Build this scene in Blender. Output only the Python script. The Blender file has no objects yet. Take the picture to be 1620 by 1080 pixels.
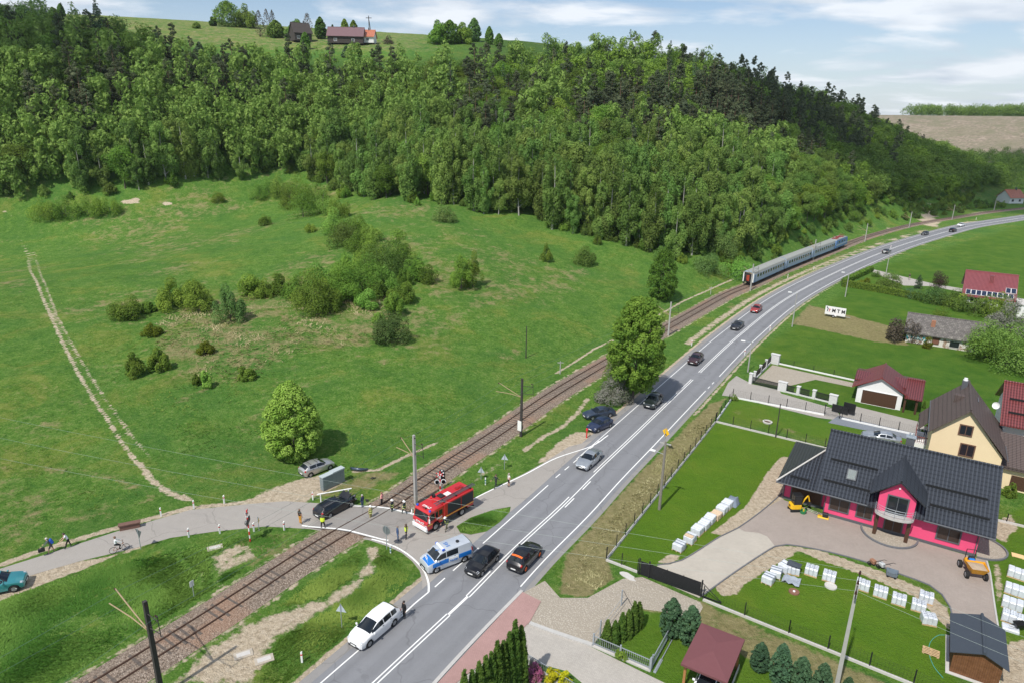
import bpy, bmesh, math, random
import numpy as np
from mathutils import Vector, Matrix
random.seed(7); rng = np.random.default_rng(7)
R = math.radians; PI = math.pi
S = bpy.context.scene; COL = S.collection
# ---------------------------------------------------------------- camera
CAM_H = 40.0; FPX = 1080.0; PITCH = R(18.2); ROLL = R(1.0)
FW = np.array([0, math.cos(PITCH), -math.sin(PITCH)]); _rt = np.array([1.0, 0, 0]); _up = np.cross(_rt, FW)
RT = math.cos(ROLL)*_rt + math.sin(ROLL)*_up; UP = -math.sin(ROLL)*_rt + math.cos(ROLL)*_up
cd = bpy.data.cameras.new('camera'); cam = bpy.data.objects.new('camera', cd); COL.objects.link(cam)
cd.sensor_width = 36; cd.lens = 24; cd.clip_start = 1; cd.clip_end = 6000
M4 = Matrix.Identity(4)
for i in range(3):
    M4[i][0] = RT[i]; M4[i][1] = UP[i]; M4[i][2] = -FW[i]
M4[2][3] = CAM_H
cam.matrix_world = M4
S.camera = cam
# ---------------------------------------------------------------- light
SUN_EL = R(54); SUN_AZ_DIR = R(55)      # shadows point towards SUN_AZ_DIR (from +X towards +Y)
sl = bpy.data.lights.new('sun', 'SUN'); sl.energy = 4.3; sl.angle = R(1.0); sl.color = (1.0, 0.955, 0.88)
so = bpy.data.objects.new('sun', sl); COL.objects.link(so)
sd = Vector((math.cos(SUN_AZ_DIR)*math.cos(SUN_EL), math.sin(SUN_AZ_DIR)*math.cos(SUN_EL), -math.sin(SUN_EL)))
so.rotation_euler = sd.to_track_quat('-Z', 'Y').to_euler()
W = bpy.data.worlds.new('World'); S.world = W; W.use_nodes = True
nt = W.node_tree; nt.nodes.clear()
def wn(t, **k):
    n = nt.nodes.new(t)
    for a, b in k.items(): setattr(n, a, b)
    return n
sky = wn('ShaderNodeTexSky'); sky.sky_type = 'NISHITA'; sky.sun_disc = False
sky.sun_elevation = SUN_EL
_s = -sd; sky.sun_rotation = math.atan2(_s.x, _s.y)
sky.air_density = 1.0; sky.dust_density = 0.3; sky.ozone_density = 3.0; sky.altitude = 400
tc = wn('ShaderNodeTexCoord')
sep = wn('ShaderNodeSeparateXYZ'); nt.links.new(tc.outputs['Generated'], sep.inputs[0])
def wmath(op, a, b=None, c=None):
    n = wn('ShaderNodeMath', operation=op)
    for i, v in enumerate((a, b, c)):
        if v is None: continue
        if isinstance(v, (int, float)): n.inputs[i].default_value = v
        else: nt.links.new(v, n.inputs[i])
    return n.outputs[0]
zz = wmath('ADD', wmath('MAXIMUM', sep.outputs[2], 0.0), 0.13)
cx_ = wn('ShaderNodeCombineXYZ')
nt.links.new(wmath('DIVIDE', sep.outputs[0], zz), cx_.inputs[0]); nt.links.new(wmath('DIVIDE', sep.outputs[1], zz), cx_.inputs[1])
cl1 = wn('ShaderNodeTexNoise'); cl1.inputs['Scale'].default_value = 0.95; cl1.inputs['Detail'].default_value = 7; cl1.inputs['Roughness'].default_value = 0.56; cl1.inputs['Distortion'].default_value = 0.25
mp = wn('ShaderNodeMapping'); mp.inputs['Location'].default_value = (3.1, 1.7, 0); mp.inputs['Scale'].default_value = (1.0, 1.25, 1)
nt.links.new(cx_.outputs[0], mp.inputs[0]); nt.links.new(mp.outputs[0], cl1.inputs['Vector'])
rmp = wn('ShaderNodeValToRGB'); rmp.color_ramp.elements[0].position = 0.46; rmp.color_ramp.elements[1].position = 0.585
nt.links.new(cl1.outputs['Fac'], rmp.inputs[0])
cl2 = wn('ShaderNodeTexNoise'); cl2.inputs['Scale'].default_value = 1.9; cl2.inputs['Detail'].default_value = 6
nt.links.new(mp.outputs[0], cl2.inputs['Vector'])
r2 = wn('ShaderNodeValToRGB'); r2.color_ramp.elements[0].position = 0.35; r2.color_ramp.elements[1].position = 0.62
r2.color_ramp.elements[0].color = (3.9, 4.4, 5.1, 1); r2.color_ramp.elements[1].color = (6.2, 6.45, 6.8, 1)
nt.links.new(cl2.outputs['Fac'], r2.inputs[0])
mx = wn('ShaderNodeMix', data_type='RGBA'); mx.clamp_factor = True
nt.links.new(wmath('MULTIPLY', rmp.outputs[0], 0.86), mx.inputs[0]); skm = wn('ShaderNodeVectorMath', operation='MULTIPLY'); skm.inputs[1].default_value = (.76, .74, .74); nt.links.new(sky.outputs[0], skm.inputs[0]); hzn = wn('ShaderNodeMix', data_type='RGBA'); hzn.inputs[7].default_value = (4.0, 4.55, 5.1, 1); nt.links.new(skm.outputs[0], hzn.inputs[6]); nt.links.new(wmath('MULTIPLY', wmath('SUBTRACT', 1.0, wmath('MINIMUM', wmath('DIVIDE', wmath('ABSOLUTE', sep.outputs[2]), .16), 1.0)), .85), hzn.inputs[0]); nt.links.new(hzn.outputs[2], mx.inputs[6]); nt.links.new(r2.outputs[0], mx.inputs[7])
bg = wn('ShaderNodeBackground'); bg.inputs[1].default_value = 0.15
nt.links.new(mx.outputs[2], bg.inputs[0]); wo = wn('ShaderNodeOutputWorld'); nt.links.new(bg.outputs[0], wo.inputs[0])
S.view_settings.view_transform = 'Standard'; S.view_settings.look = 'None'; S.view_settings.exposure = 0.08; S.view_settings.gamma = 1
S.cycles.max_bounces = 6; S.cycles.transparent_max_bounces = 12; S.cycles.diffuse_bounces = 4; S.cycles.glossy_bounces = 3
S.cycles.use_adaptive_sampling = True; S.cycles.caustics_reflective = False; S.cycles.caustics_refractive = False

# ---------------------------------------------------------------- materials
MATS = {}
class NT:
    def __init__(s, name, rough=0.8, spec=0.3):
        s.m = bpy.data.materials.new(name); s.m.use_nodes = True; s.t = s.m.node_tree
        s.b = s.t.nodes['Principled BSDF']; s.b.inputs['Roughness'].default_value = rough
        s.b.inputs['Specular IOR Level'].default_value = spec
        MATS[name] = s.m
    def n(s, t, **k):
        x = s.t.nodes.new(t)
        for a, b in k.items(): setattr(x, a, b)
        return x
    def l(s, a, b): s.t.links.new(a, b)
    def val(s, i, v):
        if isinstance(v, (int, float)): i.default_value = v
        elif isinstance(v, (tuple, list)): i.default_value = (*v, 1)[:4] if len(v) == 3 and i.type == 'RGBA' else v
        else: s.l(v, i)
    def math(s, op, a, b=None, clamp=False):
        x = s.n('ShaderNodeMath', operation=op); x.use_clamp = clamp
        s.val(x.inputs[0], a)
        if b is not None: s.val(x.inputs[1], b)
        return x.outputs[0]
    def noise(s, scale, detail=3, vec=None, rough=0.55, dist=0.0):
        x = s.n('ShaderNodeTexNoise'); x.inputs['Scale'].default_value = scale; x.inputs['Detail'].default_value = detail
        x.inputs['Roughness'].default_value = rough; x.inputs['Distortion'].default_value = dist
        s.l(vec if vec is not None else s.pos(), x.inputs['Vector']); return x.outputs['Fac']
    def pos(s):
        if not hasattr(s, '_p'): s._p = s.n('ShaderNodeNewGeometry').outputs['Position']
        return s._p
    def obj(s):
        if not hasattr(s, '_o'): s._o = s.n('ShaderNodeTexCoord').outputs['Object']
        return s._o
    def ramp(s, f, stops):
        x = s.n('ShaderNodeValToRGB'); e = x.color_ramp.elements
        while len(e) < len(stops): e.new(0.5)
        for i, (p, c) in enumerate(stops): e[i].position = p; e[i].color = (*c, 1)
        s.l(f, x.inputs[0]); return x.outputs[0]
    def step(s, f, a, b):
        x = s.n('ShaderNodeMapRange'); x.interpolation_type = 'SMOOTHSTEP'
        x.inputs[1].default_value = a; x.inputs[2].default_value = b; s.l(f, x.inputs[0]); return x.outputs[0]
    def mix(s, f, a, b, mode='MIX'):
        x = s.n('ShaderNodeMix', data_type='RGBA'); x.blend_type = mode; x.clamp_factor = True
        s.val(x.inputs[0], f); s.val(x.inputs[6], a); s.val(x.inputs[7], b); return x.outputs[2]
    def col(s, c): s.val(s.b.inputs['Base Color'], c); return s
    def bump(s, h, strength=0.4, dist=0.05):
        x = s.n('ShaderNodeBump'); x.inputs['Strength'].default_value = strength; x.inputs['Distance'].default_value = dist
        s.l(h, x.inputs['Height']); s.l(x.outputs[0], s.b.inputs['Normal']); return s
    def attr(s, name, out='Color'):
        return s.n('ShaderNodeAttribute', attribute_name=name).outputs[out]
def mat(name, c, rough=0.7, metal=0.0, spec=0.35, var=0.12, scale=3.0, coat=0.0):
    """plain coloured material with a little procedural unevenness"""
    if name in MATS: return MATS[name]
    k = NT(name, rough, spec); k.b.inputs['Metallic'].default_value = metal
    if coat: k.b.inputs['Coat Weight'].default_value = coat; k.b.inputs['Coat Roughness'].default_value = 0.05
    f = k.noise(scale, 4, k.obj())
    k.col(k.mix(f, tuple(x*(1-var) for x in c), tuple(min(1, x*(1+var)) for x in c)))
    return k.m

# ---------------------------------------------------------------- mesh builder and tagging
def link(o, parent=None):
    COL.objects.link(o)
    if parent is not None: o.parent = parent
    return o
def tag(o, label=None, cat=None, group=None, kind=None):
    if label: o['label'] = label
    if cat: o['category'] = cat
    if group: o['group'] = group
    if kind: o['kind'] = kind
    return o
def thing(name, label, cat, loc=(0, 0, 0), rz=0.0, group=None):
    o = bpy.data.objects.new(name, None); o.empty_display_size = 0.3; COL.objects.link(o)
    o.location = loc; o.rotation_euler = (0, 0, rz)
    return tag(o, label, cat, group)
def copy_tree(o, parent=None):
    c = o.copy(); COL.objects.link(c)
    if parent is not None: c.parent = parent
    for ch in list(o.children): copy_tree(ch, c)
    return c
def mesh_np(name, v, f, mats, parent=None, mi=None, smooth=False, attrs=None):
    """v (n,3) float, f (m,k) int"""
    v = np.asarray(v, np.float32); f = np.asarray(f, np.int32); me = bpy.data.meshes.new(name); k = f.shape[1]
    me.vertices.add(len(v)); me.vertices.foreach_set('co', v.ravel())
    me.loops.add(f.size); me.loops.foreach_set('vertex_index', f.ravel())
    me.polygons.add(len(f)); me.polygons.foreach_set('loop_start', np.arange(0, f.size, k, dtype=np.int32))
    if mi is not None: me.polygons.foreach_set('material_index', np.asarray(mi, np.int32))
    if smooth: me.polygons.foreach_set('use_smooth', np.ones(len(f), bool))
    for m in (mats if isinstance(mats, (list, tuple)) else [mats]): me.materials.append(m)
    if attrs:
        for an, (dom, data) in attrs.items():
            a = me.attributes.new(an, 'FLOAT_COLOR', dom); a.data.foreach_set('color', np.asarray(data, np.float32).ravel())
    me.update(calc_edges=True); me.validate()
    return link(bpy.data.objects.new(name, me), parent)
class MB:
    def __init__(s): s.v = []; s.f = []; s.m = []; s.T = Matrix.Identity(4)
    def at(s, loc=(0, 0, 0), rz=0, rx=0, ry=0):
        s.T = Matrix.Translation(loc) @ Matrix.Rotation(rz, 4, 'Z') @ Matrix.Rotation(ry, 4, 'Y') @ Matrix.Rotation(rx, 4, 'X'); return s
    def add(s, vs, fs, m=0):
        b = len(s.v); s.v += [tuple(s.T @ Vector(p)) for p in vs]
        for f in fs: s.f.append(tuple(b+i for i in f)); s.m.append(m)
        return s
    def box(s, x0, x1, y0, y1, z0, z1, m=0):
        return s.add([(x0,y0,z0),(x1,y0,z0),(x1,y1,z0),(x0,y1,z0),(x0,y0,z1),(x1,y0,z1),(x1,y1,z1),(x0,y1,z1)],
                     [(0,3,2,1),(4,5,6,7),(0,1,5,4),(1,2,6,5),(2,3,7,6),(3,0,4,7)], m)
    def cbox(s, c, d, m=0):
        return s.box(c[0]-d[0]/2, c[0]+d[0]/2, c[1]-d[1]/2, c[1]+d[1]/2, c[2]-d[2]/2, c[2]+d[2]/2, m)
    def bbox(s, x0, x1, y0, y1, z0, z1, b=0.03, m=0):
        """box with chamfered vertical and top edges"""
        o = [(x0+b,y0),(x1-b,y0),(x1,y0+b),(x1,y1-b),(x1-b,y1),(x0+b,y1),(x0,y1-b),(x0,y0+b)]
        i = [(x0+b,y0+b)]*0
        cx, cy = (x0+x1)/2, (y0+y1)/2
        inn = [(min(max(px, x0+b), x1-b) if True else px, min(max(py, y0+b), y1-b)) for px, py in o]
        vs = [(a, c, z0) for a, c in o]+[(a, c, z1-b) for a, c in o]+[(a, c, z1) for a, c in inn]
        fs = [tuple(range(7, -1, -1))]
        for k in range(8):
            n = (k+1) % 8; fs += [(k, n, 8+n, 8+k), (8+k, 8+n, 16+n, 16+k)]
        fs.append(tuple(range(16, 24)))
        return s.add(vs, fs, m)
    def prism(s, poly, z0, z1, m=0):
        n = len(poly); vs = [(p[0], p[1], z0) for p in poly]+[(p[0], p[1], z1) for p in poly]
        fs = [tuple(range(n-1, -1, -1)), tuple(range(n, 2*n))]+[(i, (i+1) % n, n+(i+1) % n, n+i) for i in range(n)]
        return s.add(vs, fs, m)
    def xprism(s, poly, x0, x1, m=0):      # poly in (y,z)
        n = len(poly); vs = [(x0, p[0], p[1]) for p in poly]+[(x1, p[0], p[1]) for p in poly]
        fs = [tuple(range(n-1, -1, -1)), tuple(range(n, 2*n))]+[(i, (i+1) % n, n+(i+1) % n, n+i) for i in range(n)]
        return s.add(vs, fs, m)
    def yprism(s, poly, y0, y1, m=0):      # poly in (x,z)
        n = len(poly); vs = [(p[0], y0, p[1]) for p in poly]+[(p[0], y1, p[1]) for p in poly]
        fs = [tuple(range(n)), tuple(range(2*n-1, n-1, -1))]+[((i+1) % n, i, n+i, n+(i+1) % n) for i in range(n)]
        return s.add(vs, fs, m)
    def tube(s, pts, r, n=8, m=0, cap=True):
        pts = [Vector(p) for p in pts]; rs = r if isinstance(r, (list, tuple)) else [r]*len(pts); vs = []; fs = []
        for i, p in enumerate(pts):
            d = (pts[min(i+1, len(pts)-1)]-pts[max(i-1, 0)]).normalized()
            a = d.orthogonal().normalized() if abs(d.z) < 0.95 else Vector((1, 0, 0)); a = (a-d*a.dot(d)).normalized(); b = d.cross(a)
            if abs(d.z) < 0.95: a = Vector((0, 0, 1)); a = (a-d*a.dot(d)).normalized(); b = d.cross(a)
            vs += [p+(a*math.cos(2*PI*k/n)+b*math.sin(2*PI*k/n))*rs[i] for k in range(n)]
        for i in range(len(pts)-1):
            for k in range(n): fs.append((i*n+k, i*n+(k+1) % n, (i+1)*n+(k+1) % n, (i+1)*n+k))
        if cap: fs += [tuple(range(n-1, -1, -1)), tuple(range((len(pts)-1)*n, len(pts)*n))]
        return s.add(vs, fs, m)
    def cyl(s, c, r, h, n=16, m=0, axis='z'):
        e = {'z': (0, 0, h), 'x': (h, 0, 0), 'y': (0, h, 0)}[axis]
        return s.tube([c, (c[0]+e[0], c[1]+e[1], c[2]+e[2])], r, n, m)
    def lathe(s, prof, n=16, m=0):
        vs = []; fs = []; L = len(prof)
        for k in range(n):
            a = 2*PI*k/n; vs += [(q*math.cos(a), q*math.sin(a), z) for q, z in prof]
        for k in range(n):
            for i in range(L-1): fs.append((k*L+i, ((k+1) % n)*L+i, ((k+1) % n)*L+i+1, k*L+i+1))
        return s.add(vs, fs, m)
    def ball(s, c, rx, ry=None, rz=None, n=10, k=6, m=0):
        ry = ry or rx; rz = rz or rx; vs = [(c[0], c[1], c[2]-rz)]; fs = []
        for j in range(1, k):
            t = -PI/2+PI*j/k
            vs += [(c[0]+rx*math.cos(t)*math.cos(2*PI*i/n), c[1]+ry*math.cos(t)*math.sin(2*PI*i/n), c[2]+rz*math.sin(t)) for i in range(n)]
        vs.append((c[0], c[1], c[2]+rz)); e = len(vs)-1
        for i in range(n):
            fs.append((0, 1+(i+1) % n, 1+i)); fs.append((e, e-n+i, e-n+(i+1) % n))
            for j in range(k-2): b = 1+j*n; fs.append((b+i, b+(i+1) % n, b+n+(i+1) % n, b+n+i))
        return s.add(vs, fs, m)
    def build(s, name, mats, parent=None, smooth=None, loc=None, rz=None):
        me = bpy.data.meshes.new(name); me.from_pydata(s.v, [], s.f)
        for m in (mats if isinstance(mats, (list, tuple)) else [mats]): me.materials.append(m)
        for p, i in zip(me.polygons, s.m): p.material_index = i
        bm = bmesh.new(); bm.from_mesh(me); bmesh.ops.recalc_face_normals(bm, faces=bm.faces); bm.to_mesh(me); bm.free()
        if smooth:
            for p in me.polygons: p.use_smooth = True
            me.set_sharp_from_angle(angle=R(smooth))
        me.update()
        o = bpy.data.objects.new(name, me); link(o, parent)
        if loc: o.location = loc
        if rz is not None: o.rotation_euler = (0, 0, rz)
        return o
def text_mesh(name, body, size, m, parent, loc, rot, depth=0.004, align='CENTER', sx=1.0, bold=False):
    c = bpy.data.curves.new(name, 'FONT'); c.body = body; c.size = size; c.extrude = depth; c.align_x = align; c.align_y = 'CENTER'
    c.resolution_u = 2; c.offset = 0.03*size if bold else 0
    o = bpy.data.objects.new(name, c); COL.objects.link(o)
    dg = bpy.context.evaluated_depsgraph_get(); me = bpy.data.meshes.new_from_object(o.evaluated_get(dg))
    bpy.data.objects.remove(o); me.materials.clear(); me.materials.append(m); me.name = name
    o = bpy.data.objects.new(name, me); link(o, parent); o.location = loc; o.rotation_euler = rot; o.scale = (sx, 1, 1)
    return o
# ================================================================ where things stand: photo pixels to points on the ground
def ray(px, py):
    d = FW*FPX + RT*(px-810) - UP*(py-540); return d/np.linalg.norm(d)
def G(px, py, z=0.0):
    d = ray(px, py); t = (z-CAM_H)/d[2]; p = d*t; return Vector((p[0], p[1], z))
def D(px, py, dist):
    d = ray(px, py); h = math.hypot(d[0], d[1]); p = d*(dist/h); return (p[0], p[1], CAM_H+p[2])
def spline(pts, step=2.0):
    """smooth polyline through 2-D points (Catmull-Rom), resampled"""
    p = [np.array(q[:2], float) for q in pts]; p = [2*p[0]-p[1]]+p+[2*p[-1]-p[-2]]; out = []
    for i in range(1, len(p)-2):
        a, b, c, d = p[i-1:i+3]; n = max(1, int(np.linalg.norm(c-b)/step))
        for k in range(n):
            t = k/n; out.append(0.5*((2*b)+(c-a)*t+(2*a-5*b+4*c-d)*t*t+(3*b-a-3*c+d)*t**3))
    out.append(p[-2]); return np.array(out)
def offs(pl, d):
    t = np.gradient(pl, axis=0); t /= np.linalg.norm(t, axis=1)[:, None]; return pl+np.stack([t[:, 1], -t[:, 0]], 1)*d   # d>0: right
def seg_dist(P, pl):
    """distance of points to polyline, signed (positive = left of it)"""
    best = np.full(len(P), 1e9); sg = np.ones(len(P))
    for a, b in zip(pl[:-1], pl[1:]):
        d = b-a; L2 = d@d
        if L2 < 1e-9: continue
        v = P-a; t = np.clip((v@d)/L2, 0, 1); w = v-t[:, None]*d; q = np.hypot(w[:, 0], w[:, 1])
        c = d[0]*v[:, 1]-d[1]*v[:, 0]; u = q < best; best[u] = q[u]; sg[u] = np.sign(c[u])
    return best, sg
def in_poly(P, poly):
    ins = np.zeros(len(P), bool); n = len(poly)
    for i in range(n):
        x0, y0 = poly[i]; x1, y1 = poly[(i+1) % n]
        if y0 == y1: continue
        c = ((y0 > P[:, 1]) != (y1 > P[:, 1])) & (P[:, 0] < (x1-x0)*(P[:, 1]-y0)/(y1-y0)+x0); ins ^= c
    return ins
RAIL_PX = [(-60, 1208), (60, 1140), (163, 1080), (352, 961), (460, 890), (534, 844), (620, 795), (701, 739), (792, 680), (873, 624), (960, 572), (1080, 504), (1147, 467), (1190, 449), (1233, 429.5), (1276, 412), (1313, 397.5), (1345, 384.5), (1380, 372), (1440, 356), (1500, 345.5), (1560, 336), (1620, 329)]
RAIL = spline([G(*p, 0.3) for p in RAIL_PX], 2.0)
_e = RAIL[-1]+(RAIL[-1]-RAIL[-6])*8; RAIL = np.vstack([RAIL, [_e]])
ROAD_PX = [(520, 1150), (593, 1080), (709.5, 971.5), (740, 943), (814, 868), (888, 800), (941, 747), (1000, 691), (1095, 600), (1170, 530), (1247, 471), (1330, 427.5), (1410, 394), (1469, 375), (1528, 359), (1575, 351.2), (1620, 344.5)]
ROAD = spline([G(*p) for p in ROAD_PX], 2.0)
_e = ROAD[-1]+(ROAD[-1]-ROAD[-6])*8; ROAD = np.vstack([ROAD, [_e]])
LANE = spline([G(*p) for p in [(-300, 985), (-90, 938), (0, 913), (80, 890), (200, 850), (300, 828), (420, 812), (520, 815), (500, 760)]], 4)
# terrain control points: (px, py, z) near, (px, py, 'd', distance) far
CTRL = [G(x, y, z) for x, y, z in [
    (640, 640, 1.2), (760, 600, 1.0), (900, 530, 1.2), (980, 480, 1.6), (650, 540, 3), (500, 560, 3.2), (700, 460, 6), (860, 450, 4.5), (740, 390, 9.5), (860, 390, 7.5), (700, 335, 14), (610, 318, 15.5),
    (500, 292, 16), (400, 292, 16), (200, 312, 13.5), (20, 322, 11.5), (-200, 340, 10), (100, 450, 6), (300, 430, 7), (500, 440, 7), (200, 550, 3.4), (350, 540, 4.2), (30, 650, 1.8), (200, 700, 0.9), (0, 800, 0.4), (-300, 700, 1.0), (-300, 500, 5),
    (0, 900, 0), (270, 780, 0.3), (480, 690, 0.5), (935, 382, 8), (1000, 425, 4), (1060, 455, 2.2), (1100, 435, 3.2), (1180, 402, 5), (1250, 372, 7), (1330, 340, 8), (1420, 325, 6), (1500, 312, 5), (1570, 300, 4)]]
CTRL += [Vector(D(*p)) for p in [
    (-250, 60, 430), (0, 42, 430), (100, 26, 480), (200, 36, 470), (330, 48, 440), (400, 60, 420), (560, 68, 400), (640, 70, 395), (700, 74, 385), (780, 82, 375), (300, 78, 370), (700, 96, 345), (450, 92, 360),
    (880, 124, 345), (1000, 114, 350), (1100, 138, 370), (1200, 162, 410), (1320, 184, 450), (1400, 226, 500), (1500, 258, 540), (1570, 292, 560), (1640, 312, 600),
    (300, 190, 285), (600, 200, 285), (0, 190, 290), (900, 240, 265)]]
CTRL += [Vector((p[0], p[1], z)) for p, z in [((-300, 620), 105), ((0, 620), 90), ((200, 620), 55), ((-600, 300), 60), ((-600, 620), 90), ((-400, 100), 4), ((-150, 20), 0), ((420, 900), 20), ((0, 1000), 80), ((-500, 1000), 90)]]
_C = np.array([[p.x, p.y] for p in CTRL])/100; _Z = np.array([p.z for p in CTRL])
def _phi(r2): return 0.5*r2*np.log(r2+1e-9)
_A = _phi(((_C[:, None]-_C[None])**2).sum(-1))+np.eye(len(_C))*0.02
_P = np.hstack([np.ones((len(_C), 1)), _C]); _n = len(_C)
_sol = np.linalg.solve(np.block([[_A, _P], [_P.T, np.zeros((3, 3))]]), np.concatenate([_Z, np.zeros(3)]))
def sstep(x, a, b): t = np.clip((x-a)/(b-a), 0, 1); return t*t*(3-2*t)
FAR_HILL = spline([(230, 560), (262, 455), (330, 398), (420, 350), (520, 300), (640, 200)], 20)     # foot of the hill beyond the far bend
def height(P):
    P = np.atleast_2d(np.asarray(P, float)); out = np.empty(len(P))
    for i in range(0, len(P), 20000):
        Q = P[i:i+20000]; q = Q/100
        z = _phi(((q[:, None]-_C[None])**2).sum(-1))@_sol[:_n]+_sol[_n]+q@_sol[_n+1:]
        d, s = seg_dist(Q, RAIL[::4]); d = d*s
        z = np.maximum(z, 0)*sstep(d, 3.0, 16.0)
        dl, _ = seg_dist(Q, LANE); z = z*sstep(dl, 5.0, 24.0)
        # far valley side: wooded foot, then the quarry terrace behind it
        e, t = seg_dist(Q, FAR_HILL); e = e*t
        z2 = 10*sstep(e, 4, 110)+40*sstep(e, 170, 430)
        out[i:i+20000] = np.where(d > 2, np.maximum(z, z2*sstep(Q[:, 0], 150, 260)), z2)
    return out
def hz(x, y): return float(height([(x, y)])[0])
def T(px, py):
    """point of the terrain seen at a photo pixel"""
    d = ray(px, py); t = np.concatenate([np.arange(45, 320, 1.5), np.arange(320, 1300, 4)])
    q = np.array([0, 0, CAM_H])+d*t[:, None]; g = q[:, 2]-height(q[:, :2]); k = np.argmax(g < 0)
    if g[k] >= 0: k = len(t)-1
    a, b = t[k-1], t[k]; ga, gb = g[k-1], g[k]; u = a+(b-a)*ga/(ga-gb+1e-9); p = d*u
    return Vector((p[0], p[1], CAM_H+p[2]))
def poly_g(pts): return np.array([[*T(*p)[:2]] for p in pts])
def poly_f(pts): return np.array([[*G(*p)[:2]] for p in pts])

# ---------------------------------------------------------------- ground sheet
def graded(lo, hi, a, b, fine, grow=1.045, cap=14):
    x = [a]
    while x[-1] < b: x.append(x[-1]+fine)
    s = fine; r = [x[-1]]
    while r[-1] < hi: s = min(s*grow, cap); r.append(r[-1]+s)
    s = fine; l = [a]
    while l[-1] > lo: s = min(s*grow, cap); l.append(l[-1]-s)
    return np.array(l[:0:-1]+x+r[1:])
gx = graded(-760, 1250, -112, 66, 0.45); gy = graded(-120, 1500, 36, 178, 0.45, 1.03)
XX, YY = np.meshgrid(gx, gy); GP = np.stack([XX.ravel(), YY.ravel()], 1); GZ = height(GP)
# small unevenness away from roads and plots
dR, sR = seg_dist(GP, ROAD[::4]); dT, sT = seg_dist(GP, RAIL[::4])
def vnoise(P, sc, seed):
    g = np.random.default_rng(seed).random((257, 257)); q = P/sc; i = np.floor(q).astype(int); f = q-i; f = f*f*(3-2*f)
    a = g[i[:, 0] % 257, i[:, 1] % 257]; b = g[(i[:, 0]+1) % 257, i[:, 1] % 257]; c = g[i[:, 0] % 257, (i[:, 1]+1) % 257]; d = g[(i[:, 0]+1) % 257, (i[:, 1]+1) % 257]
    return (a*(1-f[:, 0])+b*f[:, 0])*(1-f[:, 1])+(c*(1-f[:, 0])+d*f[:, 0])*f[:, 1]
_dl, _ = seg_dist(GP, LANE); hillside = (sT > 0)*sstep(dT, 6, 25)*sstep(_dl, 5, 20)
GZ = GZ+hillside*((vnoise(GP, 9, 1)-0.5)*0.5+(vnoise(GP, 2.5, 2)-0.5)*0.16)
def zone(val, pts, feather=1.0, on='T', P=GP):
    """soft mask: val inside polygon, fading over feather metres"""
    pl = poly_g(pts) if on == 'T' else (poly_f(pts) if on == 'F' else np.array(pts)); m = np.zeros(len(P))
    lo = pl.min(0)-feather-1; hi = pl.max(0)+feather+1; s = np.where(((P > lo) & (P < hi)).all(1))[0]
    if len(s) == 0: return m
    Q = P[s]; ins = in_poly(Q, pl); d, _ = seg_dist(Q, np.vstack([pl, pl[:1]])); d = np.where(ins, d, -d)
    m[s] = val*sstep(d, -feather, feather); return m
def strip(val, pts, w, feather=0.5, on='T', P=GP):
    pl = (poly_g(pts) if on == 'T' else (poly_f(pts) if on == 'F' else np.array(pts))); m = np.zeros(len(P))
    lo = pl.min(0)-w-feather-1; hi = pl.max(0)+w+feather+1; s = np.where(((P > lo) & (P < hi)).all(1))[0]
    if len(s) == 0: return m
    d, _ = seg_dist(P[s], pl); m[s] = val*(1-sstep(d, w-feather, w+feather)); return m
MX = lambda *a: np.maximum.reduce(a)
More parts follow.
